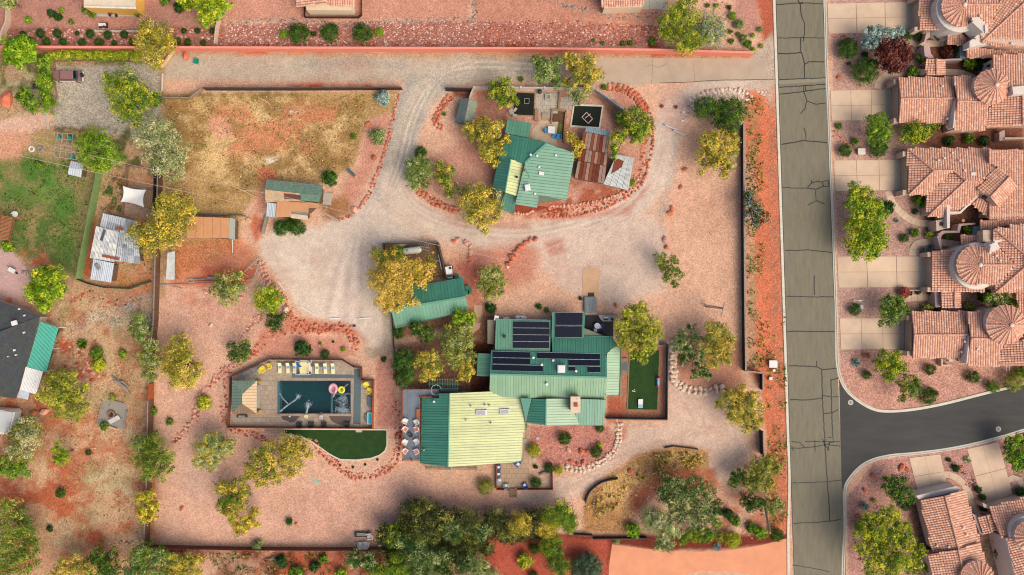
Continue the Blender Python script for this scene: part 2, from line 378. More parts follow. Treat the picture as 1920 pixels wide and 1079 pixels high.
P((166,142,84),[(35,300),(70,250),(180,235),(195,330),(160,520),(70,490),(-60,460),(-60,320)],8,noise=4,nsc=22,nseed=21,cat='lawn')
P((112,116,58),[(-60,320),(45,292),(120,300),(182,330),(160,400),(150,520),(90,490),(-60,450)],10,cat='lawn',amt=.6);P((84,122,44),[(-60,320),(45,292),(120,300),(182,330),(160,400),(150,520),(120,480),(90,380),(30,380),(-60,380)],14,noise=3,nsc=30,nseed=4,cat='lawn',amt=1);P((96,142,46),[(20,320),(100,310),(110,370),(40,380)],14,amt=.7,noise=3,nsc=30)
P((84,112,44),[(-60,380),(20,380),(150,390),(140,510),(60,480),(-60,440)],14,noise=4,nsc=20,nseed=66,amt=.9);P((80,96,46),[(195,330),(240,330),(232,400),(185,400)],6,noise=5,nsc=12)
P((204,96,54),[(40,470),(80,470),(100,500),(60,500)],6,noise=3,nsc=14);P((168,88,52),[(165,420),(178,400),(170,520),(150,520)],5)
P((206,166,154),[(-60,465),(20,467),(52,505),(68,530),(60,570),(55,590),(-60,560)],3,w=.2,grain=.2,cat='gravel_path')
P((178,132,68),[(215,495),(285,490),(285,550),(215,545)],6,noise=3,nsc=12);P((166,156,138),[(170,575),(220,570),(285,545),(288,610),(240,605),(210,620),(190,600),(120,640),(125,615)],7,grain=.9)
P((226,214,190),[(160,590),(180,570),(185,605),(160,620)],6,amt=.8);P((178,148,98),[(105,575),(170,560),(160,600),(120,615)],8,noise=3,nsc=14)
P((190,84,56),[(105,640),(180,630),(185,700),(150,720),(110,690)],9,noise=4,nsc=24,nseed=71);P((166,128,84),[(200,640),(290,640),(285,800),(200,800)],12,amt=.7,noise=3,nsc=20)
P((186,84,40),[(-60,740),(60,745),(90,770),(40,800),(-60,800)],8,cat='red_soil',amt=.9)
P((198,92,48),[(-60,890),(60,900),(150,920),(140,980),(60,960),(-60,930)],10,amt=.9,w=1.5,cat='red_soil');P((206,172,128),[(45,870),(120,860),(140,930),(80,930)],12,noise=4,nsc=22)
P((196,174,124),[(150,870),(230,870),(250,950),(200,985),(130,970)],12,noise=4,nsc=18,nseed=19,cat='dry_field');P((196,78,40),[(140,980),(255,985),(265,1020),(130,1025)],8,cat='red_soil',amt=.85,noise=5,nsc=30);P((200,88,44),[(80,850),(130,865),(160,930),(110,940)],8,amt=.6,noise=4,nsc=20)
P((190,126,98),[(85,1030),(130,1025),(70,1100),(20,1100)],7)
P((120,60,40),[(290,1028),(720,1030),(720,1100),(290,1100)],4,cat='red_soil',noise=2.5,nsc=40,w=.4);P((186,92,58),[(470,1035),(720,1032),(720,1100),(480,1100)],8,noise=4,nsc=30)
P((172,132,98),[(390,1045),(470,1040),(500,1080),(400,1090)],9,noise=4,nsc=20)
P((192,149,128),[(1552,-300),(2600,-300),(2600,760),(1920,730),(1700,775),(1600,760),(1575,700)],3,w=.1,grain=.75)
P((200,144,120),[(1575,700),(1600,650),(1920,700),(1920,730),(1780,760),(1660,775),(1600,750)],6,w=.5,grain=.9,amt=.8)
P((132,84,62),[(1720,60),(1920,60),(1920,290),(1760,285),(1700,262),(1720,150)],5,w=.5);P((132,90,66),[(1730,400),(1850,380),(1850,450),(1740,470)],5,w=.3)
P((190,138,120),[(1590,930),(1640,865),(1920,810),(2600,760),(2600,1500),(1590,1500)],3,w=.1,grain=.9);P((120,86,68),[(1700,940),(1740,940),(1760,1040),(1720,1030)],6);P((150,120,96),[(1838,1015),(1860,1000),(1890,1090),(1850,1090)],5)
P((170,124,84),[(300,-20),(-20,560),(-20,1090),(300,1090)],20,noise=4,nsc=40,nseed=55,amt=0)
P((126,112,66),[(-60,560),(290,560),(290,1100),(-60,1100)],10,noise=6,nsc=34,nseed=57,amt=.3);P((194,92,52),[(-60,720),(290,800),(290,1100),(-60,1100)],20,noise=5,nsc=60,nseed=91,amt=.55);P((186,96,58),[(-60,560),(290,560),(290,1100),(-60,1100)],10,noise=6,nsc=24,nseed=92,amt=.5);P((216,186,138),[(-60,560),(290,560),(290,1100),(-60,1100)],10,noise=7,nsc=26,nseed=63,amt=.45)
P((196,100,62),[(200,330),(290,330),(290,560),(200,560)],10,noise=6,nsc=20,nseed=72,amt=.4)
for i,(x,y,r) in enumerate(((1090,500,60),(1300,400,70),(600,960,80),(420,600,60),(880,940,50),(1320,780,40),(560,500,60),(640,130,60),(1000,60,80))): P((188,120,92),[(x-r,y-r*.6),(x+r,y-r*.5),(x+r*.8,y+r*.6),(x-r*.9,y+r*.5)],25,noise=4,nsc=30,nseed=80+i,amt=.28)
for i in range(5): P((238,214,192) if i % 2 else (186,162,144),[(735-i*2,330),(705-i*5,395),(650+i*7,460),(622+i*14,540),(612+i*16,600)],5,hw=2.2,sm=True,amt=.45,w=1.6)
for i in range(10): P((236,210,188) if i % 2 else (176,146,124),[(1010+i*9,470),(1100,440-i*3),(1200,395-i*3),(1238+i*2,330),(1252+i*2,260)],2.5,hw=.8,sm=True,amt=.4,w=.5)
for i in range(5): P((236,216,190) if i % 2 else (150,146,130),[(1000,118+i*4),(880,112+i*5),(812+i*4,148),(768+i*5,215),(745+i*5,300),(728+i*4,350)],3,hw=1.3,sm=True,amt=.5,w=.5)
for i in range(5): P((232,208,184) if i % 2 else (168,142,122),[(742+i*5,350),(775+i*3,395-i*3),(850,430-i*5),(960,448-i*5),(1070,432-i*5),(1170-i*3,395-i*4),(1228-i*4,320),(1250-i*3,240)],3,hw=1.2,sm=True,amt=.4,w=.5)
for i in range(5): P((226,200,170) if i % 2 else (176,140,112),[(1260+i*8,730),(1300+i*9,800),(1200+i*5,850-i*4),(1120,890-i*4),(1000,935-i*3)],3,hw=1,sm=True,amt=.35,w=.5)
val=.88+.24*fbm(GX,GY,60,200)
CC *= (val*(1+.16*fine))[...,None];CC *= K
ny,nx=GX.shape;idx=np.arange(nx*ny).reshape(ny,nx)
vx=(GX.ravel()-960)/10;vy=(539.5-GY.ravel())/10
quads=np.stack([idx[1:,:-1],idx[1:,1:],idx[:-1,1:],idx[:-1,:-1]],-1).reshape(-1,4)
fc=CAT[:-1,:-1].ravel()
POOL=[(521,715),(657,716),(657,775),(520,774)]
qcx=(GX[:-1,:-1]+STEP/2).ravel();qcy=(GY[:-1,:-1]+STEP/2).ravel()
keep=~((qcx > 519) & (qcx < 659) & (qcy > 713) & (qcy < 777))
def npmesh(name,V,F4,colv=None,mat=None):
 me=bpy.data.meshes.new(name);nf=len(F4)
 me.vertices.add(len(V));me.vertices.foreach_set('co',np.ascontiguousarray(V,dtype=np.float32).ravel())
 me.loops.add(nf*4);me.loops.foreach_set('vertex_index',np.ascontiguousarray(F4,dtype=np.int32).ravel())
 me.polygons.add(nf);me.polygons.foreach_set('loop_start',np.arange(0,nf*4,4,dtype=np.int32))
 me.polygons.foreach_set('loop_total',np.full(nf,4,dtype=np.int32))
 if colv is not None:
  at=me.color_attributes.new('Col','FLOAT_COLOR','POINT');at.data.foreach_set('color',np.ascontiguousarray(colv,dtype=np.float32).ravel())
 me.update(calc_edges=True)
 if mat: me.materials.append(mat)
 return me
def groundmat():
 m=bpy.data.materials.new('ground_gravel');nt,N,L,B=nodes(m)
 at=N.new('ShaderNodeAttribute');at.attribute_name='Col';geo=N.new('ShaderNodeNewGeometry')
 B.inputs['Roughness'].default_value=.95;B.inputs['Specular IOR Level'].default_value=.04
 def noise(s,d,r=.6):
  n=N.new('ShaderNodeTexNoise');n.inputs['Scale'].default_value=s;n.inputs['Detail'].default_value=d;n.inputs['Roughness'].default_value=r
  L.new(geo.outputs['Position'],n.inputs['Vector']);return n
 def rng(o,a,b,c,d):
  r=N.new('ShaderNodeMapRange');L.new(o,r.inputs[0])
  for i,v in enumerate((a,b,c,d)): r.inputs[i+1].default_value=v
  return r.outputs[0]
 def mul(a,b):
  x=N.new('ShaderNodeMath');x.operation='MULTIPLY';L.new(a,x.inputs[0]);L.new(b,x.inputs[1]);return x.outputs[0]
 vo=N.new('ShaderNodeTexVoronoi');vo.inputs['Scale'].default_value=5.2;L.new(geo.outputs['Position'],vo.inputs['Vector'])
 sx=N.new('ShaderNodeSeparateXYZ');L.new(vo.outputs['Color'],sx.inputs[0])
 peb=rng(sx.outputs[0],0,1,-.4,.4)
 g=N.new('ShaderNodeMath');g.operation='MULTIPLY_ADD';L.new(peb,g.inputs[0]);L.new(at.outputs['Alpha'],g.inputs[1]);g.inputs[2].default_value=1
 n1=noise(.55,6);n2=noise(3.2,4)
 f=mul(mul(g.outputs[0],rng(n1.outputs['Fac'],.3,.7,.93,1.07)),rng(n2.outputs['Fac'],.3,.7,.86,1.14))
 n3=noise(2.1,2);f=mul(f,rng(n3.outputs['Fac'],.68,.74,1,.62))
 vm=N.new('ShaderNodeVectorMath');vm.operation='SCALE';L.new(at.outputs['Color'],vm.inputs[0]);L.new(f,vm.inputs['Scale'])
 L.new(vm.outputs[0],B.inputs['Base Color'])
 b=N.new('ShaderNodeBump');b.inputs['Strength'].default_value=.6;b.inputs['Distance'].default_value=.06
 L.new(vo.outputs['Distance'],b.inputs['Height']);L.new(b.outputs[0],B.inputs['Normal']);return m
GM=groundmat();colv=np.concatenate([CC.reshape(-1,3),GR.reshape(-1,1)],1)
for ci,cn in enumerate(CATS):
 F=quads[(fc == ci) & keep];u,inv=np.unique(F,return_inverse=True)
 V=np.stack([vx[u],vy[u],np.zeros(len(u))],1)
 o=obj(cn,npmesh(cn,V,inv.reshape(-1,4),colv[u],GM),None);o['kind'] ='structure'
# ------------------------------------------------------------ roads, kerbs, concrete drives
asph=M('old_asphalt',(128,121,99),.9,.15,.8,.3,stretch=(2.2,.35,1),speck=.16);blk=M('new_asphalt',(66,65,61),.85,.24,.35,.2,stretch=(.35,1.6,1),speck=.1)
conc=M('kerb_concrete',(216,208,186),.85,.12,1.2,.1);drv=M('tan_concrete',(214,182,148),.85,.07,.4,.1)
pinkc=M('pink_concrete',(232,156,114),.85,.12,.3,.1);seal=M('crack_sealant',(34,34,32),.6,.2,3);saw=M('saw_joint',(128,104,80),.9,.15,3)
RL=lambda y: 1454+y*.0318+(4 if y > 900 else 0)*0
RR=lambda y: 1544+y*.037 if y < 560 else 1565+(y-560)*.042
ys=[-400,-100,0,140,280,420,560,640,700,760,830,900,960,1079,1200,1500]
road=sheet('road',[(RL(y),y) for y in ys]+[(RR(y),y) for y in reversed(ys)],.012,asph)
mb=MB();ribbon(mb,[(1455,154),(1500,152),(1549,149)],.42,.022);b=obj('road_band',mb,M('pale_asphalt',(146,138,116),.9,.1,2));b['kind'] ='structure'
UPK=[(1543,-400),(1543.5,0),(1552.5,270),(1562.5,530),(1565.5,620),(1567,680),(1574,712),(1585,733),(1605,752),(1632,768),(1660,774),(1710,771),(1770,760),(1845,741),(1920,721),(2100,660),(2500,520)]
LOK=[(1576,1500),(1578,1079),(1581.5,1000),(1581,924),(1589,899),(1611,874),(1636,860),(1670,852),(1714,848),(1764,842),(1814,833),(1866,820),(1920,804),(2100,745),(2500,600)]
sheet('side_road',[(1573,690)]+smooth(UPK[6:],4)+smooth(LOK[3:],4)[::-1]+[(1578,905)],.016,blk)
def kerb(name,pts,hw,top,wide,sidepx):
 s=smooth(pts,5);P=wxy(s);n=len(P);mb=MB();V=[]
 for i in range(n):
  a=Vc(P[max(i-1,0)]);c=Vc(P[min(i+1,n-1)]);d=(c-a).normalized();nn=Vc((-d.y,d.x))*sidepx
  for w,z in ((0,.024),(.28,.034),(.34,.13),(.52,.135),(.54,0)): V.append((P[i][0]+nn.x*w,P[i][1]+nn.y*w,z))
 F=[(i*5+k,(i+1)*5+k,(i+1)*5+k+1,i*5+k+1) for i in range(n-1) for k in range(4)]
 if sidepx < 0: F=[f[::-1] for f in F]
 mb.add(V,F[:]);o=obj(name,mb,conc);o['kind'] ='structure';return o
kerb('kerb',[(RL(y),y) for y in ys[:12]]+[(1480.5,1000),(1481,1060),(1481,1200)],0,0,0,-1)
kerb('kerb',UPK,0,0,0,1)
kerb('kerb',LOK,0,0,0,-1)
random.seed(5)
def wig(pts,a=1.1,step=5):
 out=[]
 for (x0,y0),(x1,y1) in zip(pts,pts[1:]):
  n=max(1,int(math.hypot(x1-x0,y1-y0)/step))
  for i in range(n):
   t=i/n;out.append((x0+(x1-x0)*t+random.uniform(-a,a)*(i > 0)*.6,y0+(y1-y0)*t+random.uniform(-a,a)*(i > 0)*.6))
 return out+[pts[-1]]
def across(y,dy=0): return [(RL(y)+1,y),((RL(y)+RR(y))/2,y+dy),(RR(y)-1,y+dy*.5)]
mb=MB()
CR=[across(9,-3),[(1496,0),(1500,8),(1505,4)],[(1500,8),(1503,30),(1509,45),(1508,66),(1506,78)],[(1457,72),(1500,71),(1545,72)],[(1501,71),(1502,98),(1509,120),(1508,147)],
 [(1459,101),(1480,101),(1502,99)],[(1509,121),(1517,116),(1546,116)],[(1461,150),(1500,148),(1548,146)],[(1461,164),(1500,162),(1548,158)],[(1461,177),(1505,172),(1548,166)],
 [(1507,160),(1507,172),(1513,190),(1509,205),(1501,214)],[(1511,160),(1511,172)],[(1513,190),(1530,196),(1548,194)],[(1507,241),(1511,250),(1511,264)],[(1465,271),(1508,264),(1551,268)],
 [(1467,352),(1500,353),(1514,353)],[(1514,353),(1520,345),(1530,341),(1541,342),(1545,350),(1530,355),(1514,353)],[(1541,342),(1553,338),(1553,350),(1541,349)],[(1530,355),(1530,377),(1514,385)],[(1530,377),(1546,382)],
 [(1522,338),(1522,345)],[(1472,470),(1518,469),(1560,474)],[(1527,517),(1527,554)],[(1474,556),(1520,557),(1563,557)],[(1476,622),(1565,622)],[(1479,686),(1531,688),(1541,693),(1569,691)],[(1531,677),(1531,687)],
 [(1541,693),(1542,740),(1545,800),(1548,850),(1551,900),(1554,940),(1556,978)],[(1481,750),(1520,750),(1541,747),(1543,742),(1558,745)],[(1558,711),(1560,780),(1561,820)],[(1559,713),(1573,709)],[(1559,745),(1573,744)],
 [(1545,776),(1560,774),(1571,768)],[(1483,841),(1500,841),(1520,839),(1550,834),(1575,837)],[(1509,828),(1575,829)],[(1528,825),(1528,847)],[(1484,828),(1500,830),(1509,839)],[(1542,823),(1546,835),(1555,845)],[(1556,828),(1552,845)],
 [(1551,820),(1562,822),(1563,830),(1551,832)],[(1486,906),(1550,904),(1579,900)],[(1488,982),(1530,980),(1577,975)],[(1485,1060),(1520,1065),(1556,1073)],[(1484,836),(1488,846)]]
for c in CR: ribbon(mb,wig(c),random.uniform(.07,.11),.026)
ribbon(mb,wig([(RL(y)+.8,y) for y in range(-20,1100,20)],.3,20),.05,.027);ribbon(mb,wig([(RR(y)-.8,y) for y in range(-20,690,20)],.3,20),.05,.027)
o=obj('crack_seal',mb,seal,road);o['kind'] ='stuff'
def sD(name,quad,nu,nv,mat,z=.03,mono=None):
 a,b,c,d=[Vc(wxy([q])[0]) for q in quad];base=sheet(name,quad,z-.012,saw)
 for i in range(nu):
  for j in range(nv):
   def q(u,v): return (a.lerp(b,u)).lerp(d.lerp(c,u),v)
   e=.003;u0,u1,v0,v1=i/nu+e,(i+1)/nu-e,j/nv+e*1.5,(j+1)/nv-e*1.5
   obj('slab',MB().prism([q(u0,v0),q(u1,v0),q(u1,v1),q(u0,v1)],z-.012,z),mat,base)
 return base
tanr=M('tan_slab',(224,194,162),.85,.1,.35,.08,rnd=.04)
sD('driveway',[(1551,7),(1713,4),(1714,60),(1553,64)],3,2,tanr)
sD('driveway',[(1557,170),(1671,168),(1672,226),(1559,227)],3,2,tanr)
sD('driveway',[(1563,301),(1690,300),(1691,357),(1566,359)],3,2,tanr)
sD('driveway',[(1569,481),(1736,481),(1737,539),(1572,540)],3,2,tanr)
sD('driveway',[(1574,597),(1695,597),(1695,655),(1577,656)],3,2,tanr)
sD('driveway',[(1705,859),(1763,852),(1778,917),(1722,929)],2,2,tanr)
sD('driveway',[(1813,842),(1872,829),(1899,928),(1843,945)],2,2,tanr)
def walk(pts,hw,name='path',mat=None,joint=9,z=.037):
 s=smooth(pts,6);mb=MB();ribbon(mb,s,hw,.004,top=z-.016);base=obj(name,mb,saw);base['kind'] ='structure'
 P=[Vc(wxy([p])[0]) for p in s];acc=[0]
 for a,b in zip(P,P[1:]): acc.append(acc[-1]+(b-a).length)
 n=max(1,round(acc[-1]/(joint/10)));L=acc[-1]
 def at(t):
  for i in range(len(P)-1):
   if acc[i+1] >= t-1e-6:
    u=(t-acc[i])/max(1e-6,acc[i+1]-acc[i]);p=P[i].lerp(P[i+1],u);d=(P[i+1]-P[i]).normalized();return p,Vc((-d.y,d.x))
  return P[-1],Vc((0,1))
 for k in range(n):
  p0,n0=at(L*k/n+.02);p1,n1=at(L*(k+1)/n-.02)
  obj('slab',MB().prism([p0+n0*hw,p1+n1*hw,p1-n1*hw,p0-n0*hw],z-.012,z),mat or tanr,base)
walk([(1645,167),(1650,150),(1668,139),(1700,136),(1735,136),(1800,137),(1830,150)],.6,joint=12)
walk([(1690,60),(1698,75),(1712,82),(1730,82),(1775,82)],.6,joint=12)
walk([(1665,358),(1672,378),(1688,398),(1708,413),(1730,419),(1754,419)],.62,joint=9)
walk([(1711,480),(1712,464),(1722,456),(1745,454),(1775,456),(1800,460)],.62,joint=12)
walk([(1688,566),(1700,560),(1730,558),(1765,558)],.62,joint=11)
walk([(1764,890),(1785,892),(1808,908),(1822,940),(1832,970)],.62,joint=16)
walk([(1889,902),(1905,895),(1915,905),(1920,925)],.55,joint=14)
for x in ((1570,360),(1583,660),(1551,67),(1560,169),(1567,478)): pass
sheet('paved_lane',smooth([(1128,112),(1240,109),(1340,110),(1430,112),(1434,130),(1436,149),(1340,153),(1236,157),(1136,160),(1118,140)],3,True),.02,M('lane_concrete',(192,170,144),.9,.12,.35,.2,speck=.09))
mb=MB();ribbon(mb,wig([(1236,156),(1280,155),(1340,151),(1452,149)],.6),.05,.03);o=obj('lane_crack',mb,seal);o['kind'] ='structure'
mb=MB()
for c in ([(1210,125),(1222,122),(1235,127),(1250,120)],[(1224,110),(1222,158)],[(1301,118),(1302,152)]): ribbon(mb,wig(c,.8),.03,.027)
o=obj('lane_crack',mb,saw);o['kind'] ='structure'
sheet('apron_drive',[(1148,1021),(1182,1026),(1225,1031),(1300,1036),(1370,1032),(1430,1022),(1479,1009),(1480,1100),(1430,1085),(1400,1076),(1360,1072),(1310,1072),(1280,1079),(1260,1110),(1141,1110),(1142,1060)],.02,pinkc)
def cover(px,py,label):
 L=W(px,py,.02);t=TH('manhole_cover',label,'manhole cover',L,'manhole covers in the black side road')
 obj('collar',MB().lathe(L,[(.5,0),(.5,.012),(.3,.012)],20),M('cover_concrete',(196,190,176),.8,.15,4),t)
 obj('lid',MB().lathe(L,[(.3,.0),(.3,.02),(.0,.022)],16),M('cover_iron',(150,140,126),.6,.2,8),t)
 obj('lifting_hole',MB().lathe(L+Vc((-.05,.08,0)),[(.07,.02),(.07,.026),(0,.026)],8),seal,t)
cover(1595,755,'round pale manhole cover beside the curved kerb where the black road starts')
cover(1872,805,'dull brown manhole cover in the black road near the right edge')
# ------------------------------------------------------------ roofs and houses
CAMP=Vc((0,0,H))
class Plane:
 def __init__(s,refs):
  a,b,c=[W(*r) for r in refs];n=(b-a).cross(c-a).normalized()
  if n.z < 0: n=-n
  s.p=a;s.n=n
 def at(s,px,py,up=0):
  d=W(px,py,0)-CAMP;t=(s.p+s.n*up-CAMP).dot(s.n)/d.dot(s.n);return CAMP+d*t
def clipstrip(P,u0,u1):
 def half(Q,f):
  out=[]
  for i in range(len(Q)):
   a,b=Q[i],Q[(i+1) % len(Q)];fa,fb=f(a),f(b)
   if fa >= 0: out.append(a)
   if (fa >= 0) != (fb >= 0): t=fa/(fa-fb);out.append((a[0]+(b[0]-a[0])*t,a[1]+(b[1]-a[1])*t))
  return out
 Q=half(P,lambda p: p[0]-u0)
 return half(Q,lambda p: u1-p[0]) if Q else Q
def mface(roof,poly,refs,seam,mat,pitch=.48,deck=None,t=.05,name='roof_panel',gap=.05,rib=True):
 """standing-seam face: dark deck, then one sheet-metal panel per seam bay"""
 pl=Plane(refs);P=[pl.at(*p) for p in poly]
 d=(pl.at(*seam[1])-pl.at(*seam[0])).normalized();e=pl.n.cross(d).normalized();o0=P[0]
 obj('roof_deck',MB().slab([p-pl.n*(t-.012) for p in P],pl.n,.16),deck or M('roof_deck',(22,62,50),.8,.1),roof)
 Q=[((p-o0).dot(e),(p-o0).dot(d)) for p in P]
 u0=min(q[0] for q in Q);u1=max(q[0] for q in Q);n=max(1,round((u1-u0)/pitch));w=(u1-u0)/n
 for k in range(n):
  R=clipstrip(Q,u0+k*w+gap/2,u0+(k+1)*w-gap/2);S=[]
  for r in R:
   if not S or math.hypot(r[0]-S[-1][0],r[1]-S[-1][1]) > .01: S.append(r)
  if len(S) > 2 and math.hypot(S[0][0]-S[-1][0],S[0][1]-S[-1][1]) < .01: S.pop()
  if len(S) < 3 or abs(area(S)) < .03: continue
  mb=MB().slab([o0+e*a+d*b for a,b in S],pl.n,t)
  if rib:
   v=[q[1] for q in S if q[0] < u0+k*w+gap]+[]
   if len(v) >= 2: mb.bar(o0+e*(u0+k*w+gap/2)+d*min(v)+pl.n*.02,o0+e*(u0+k*w+gap/2)+d*max(v)+pl.n*.02,.035,.05)
  obj(name,mb,mat,roof)
 return pl
def ridge(roof,a,b,mat,w=.3,name='ridge_cap',up=.05):
 A,B=W(*a),W(*b);A.z += up;B.z += up
 obj(name,MB().bar(A,B,w,.06),mat,roof)
TILEC=[(236,178,146),(232,170,138),(238,184,152),(226,162,132),(244,194,164),(232,174,142)]
def tile_face(mb,base,poly,refs,down,cols=TILEC,cw=.44,cl=.47,seed=1,inset=.0):
 """barrel tiles in courses: each tile an arc of faces whose lower end laps over the next"""
 pl=Plane(refs);P=[pl.at(*p) for p in poly]
 d=(pl.at(*down[1])-pl.at(*down[0])).normalized();e=pl.n.cross(d).normalized();o0=P[0];n=pl.n
 base.slab([p-n*.08 for p in P],n,.14)
 Q=[((p-o0).dot(e),(p-o0).dot(d)) for p in P]
 u0=min(q[0] for q in Q);u1=max(q[0] for q in Q);v0=min(q[1] for q in Q);v1=max(q[1] for q in Q)
 rr=random.Random(seed);cc=[alb(c) for c in cols]
 def inside(u,v):
  r=False;m=len(Q)
  for i in range(m):
   (x0,y0),(x1,y1) =Q[i],Q[(i+1) % m]
   if (y0 > v) != (y1 > v) and u < (x1-x0)*(v-y0)/(y1-y0)+x0: r=not r
  return r
 nu=max(1,round((u1-u0)/cw));cw=(u1-u0)/nu;nv=int((v1-v0)/cl)+1
 for i in range(nu):
  uc=u0+(i+.5)*cw
  for j in range(nv):
   vt=v1-(j+1)*cl;
   if not inside(uc,vt+cl*.5):
    continue
   k=rr.choice(cc);f=rr.uniform(.9,1.08);col=tuple(x*f for x in k)
   V=[]
   for v,lift in ((vt+.05,-.03),(vt+cl,.04)):
    for a in (-1,-.55,0,.55,1):
     h=.085*math.cos(a*PI/2)**.8 if abs(a) < 1 else 0
     V.append(o0+e*(uc+a*cw*.43)+d*v+n*(h+lift-.04))
   mb.add(V,[(q,q+1,q+6,q+5) for q in range(4)]+[(5,6,7,8,9)],col)
 return pl
def tile_caps(mb,a,b,r=.17,seed=3,cols=((222,164,134),(214,152,124),(230,176,146))):
 A,B=W(*a),W(*b);L=(B-A).length;n=max(1,round(L/.42));rr=random.Random(seed)
 d=(B-A).normalized();s=d.cross(Vc((0,0,1))).normalized();up=s.cross(d)
 for i in range(n):
  p=A+(B-A)*(i/n);q=A+(B-A)*((i+1)/n);V=[]
  for c,rad,lf in ((p,r*.85,.02),(q,r,.05)):
   for t in range(6): th=PI*t/5;V.append(c+s*rad*math.cos(th)+up*(rad*.8*math.sin(th)+lf))
  f=rr.uniform(.9,1.08);col=tuple(x*f for x in alb(rr.choice(cols)))
  mb.add(V,[(k,k+6,k+7,k+1) for k in range(5)]+[(6,11,10,9,8,7)],col)
def walls(parent,poly,ztop,mat,inset=.35,z0=-.02,name='wall',topz=None):
 pts=offset(wxy(poly,ztop),inset)
 if area(pts) < 0: pts=pts[::-1]
 return obj(name,MB().prism(pts,z0,topz or ztop-.12),mat,parent)
def opening(parent,name,a,b,z,z0,z1,mat,t=.06,frame=None,pane=None):
 """panel standing on a wall line a-b (px at height z)"""
 A,B=Vc(wxy([a],z)[0]),Vc(wxy([b],z)[0]);d=(B-A).normalized();nn=Vc((-d.y,d.x))*t
 q=obj(name,MB().prism([A+nn,B+nn,B-nn,A-nn],z0,z1),mat,parent)
 if frame:
  mb=MB();nn2=nn*1.5;h=.08
  for (p0,p1,za,zb) in ((A,A+d*h,z0,z1),(B-d*h,B,z0,z1),(A,B,z0-h,z0),(A,B,z1,z1+h)):
   mb.prism([p0+nn2,p1+nn2,p1-nn2,p0-nn2],za,zb)
  obj('frame',mb,frame,q)
 return q
def boxpx(parent,name,px,py,w,d,z0,z1,mat,rz=0,label=None):
 """box given by its top centre in the picture, size in metres"""
 c=W(px,py,z1);return obj(name,MB().box((c.x,c.y,(z0+z1)/2),(w,d,z1-z0),rz),mat,parent,label=label)
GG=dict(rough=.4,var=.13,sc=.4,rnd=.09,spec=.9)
mgreen=M('green_metal',(88,148,114),**GG);mlite=M('pale_green_metal',(150,188,140),**GG);mdark=M('deep_and_shaded_green',(62,132,104),**GG)  # mdark: real deep green, also a darkened copy painting shade on slopes facing away
msage=M('lit_green_metal',(128,168,124),**GG);mtrim=M('green_trim',(96,160,130),.4,.05)  # msage: paler copy of the green, sunlight painted into south and east slopes
mgold=M('sunlit_green_metal',(188,196,122),**GG)  # mgold: same roof metal, low sun glow painted into the east slopes
mstone=M('chimney_stone',(232,200,170),.9,.25,3,.5);mW=M('white_paint',(232,230,222),.6,.05);msolar=M('solar_glass',(14,17,28),.12,.2,1,spec=.6);malu=M('aluminium',(176,176,172),.4,.1,3,metal=.6)
mwallg=M('sage_stucco',(120,130,108),.9,.08,2,.2);mwood=M('weathered_wood',(150,122,92),.85,.25,2,.3,rnd=.12,stretch=(3,3,3));mred=M('redwood',(168,86,52),.8,.2,2,.3,rnd=.1)
mBk=M('black_metal',(32,32,34),.5,.2,3);mdeck=M('blue_grey_deck',(124,136,146),.75,.14,1.5,.1,rnd=.1);mglass=M('window_glass',(60,84,92),.08,.1,2,spec=.8)
# ============ the big green-roofed house
def onplane(pl,px,py,up=0): return pl.at(px,py,up)
hs=TH('ranch_house','large ranch house under many green metal roofs with solar panels and a stone chimney','house',W(1020,720,0))
def rpart(parent,outline,z,mat=None,name='roof'):
 """fascia board round the eaves: carries the faces as its sub-parts"""
 P=wxy(outline,z);mb=MB();n=len(P)
 for i in range(n): mb.bar((*P[i],z-.12),(*P[(i+1) % n],z-.12),.06,.2)
 return obj(name,mb,mat or mtrim,parent)
walls(hs,[(930,600),(1033,602),(1031,660),(928,657)],2.9,mwallg);walls(hs,[(1034,590),(1146,633),(1148,660),(1036,660)],2.9,mwallg,.2)
walls(hs,[(921,657),(1138,664),(1136,750),(918,742)],3.0,mwallg,.5);walls(hs,[(1138,664),(1165,662),(1163,741),(1136,741)],2.8,mwallg,.4)
walls(hs,[(896,663),(921,664),(919,706),(894,705)],2.6,mwallg);walls(hs,[(985,745),(1136,748),(1131,797),(985,792)],2.9,mwallg)
walls(hs,[(791,745),(980,745),(979,866),(840,874),(789,868)],3.3,mwallg,.8,topz=2.55)
R1=rpart(hs,[(930,600),(1033,602),(1031,660),(928,657)],3.1)
p1=mface(R1,[(930,598),(1033,600),(1031,661),(928,657)],[(930,600,3.1),(1033,602,3.1),(930,657,3.6)],[(950,600),(949,655)],mgreen)
R2=rpart(hs,[(1036,586),(1097,587),(1094,634),(1034,633)],3.6)
p2=mface(R2,[(1036,586),(1097,587),(1094,635),(1034,633)],[(1036,586,3.5),(1097,587,3.5),(1034,633,4.0)],[(1060,587),(1059,633)],mdark)
R3=rpart(hs,[(1035,633),(1148,631),(1151,640),(1136,664),(1036,661)],3.2)
mface(R3,[(1035,633),(1148,631),(1158,648),(1136,664),(1036,661)],[(1035,633,3.0),(1148,631,3.0),(1036,661,3.9)],[(1080,633),(1080,660)],mdark)
Z0,Z1=3.9,5.4
R4=rpart(hs,[(921,657),(1138,664),(1136,750),(935,745),(918,732)],Z0-.4)
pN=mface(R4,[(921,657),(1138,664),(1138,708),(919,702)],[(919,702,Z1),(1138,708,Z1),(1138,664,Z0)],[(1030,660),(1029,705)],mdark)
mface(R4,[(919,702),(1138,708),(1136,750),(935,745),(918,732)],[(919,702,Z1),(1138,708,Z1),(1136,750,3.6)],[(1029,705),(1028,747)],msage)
ridge(R4,(919,702,Z1),(1138,708,Z1),mtrim)
R5=rpart(hs,[(1138,664),(1163,648),(1165,662),(1163,741),(1136,741)],3.3)
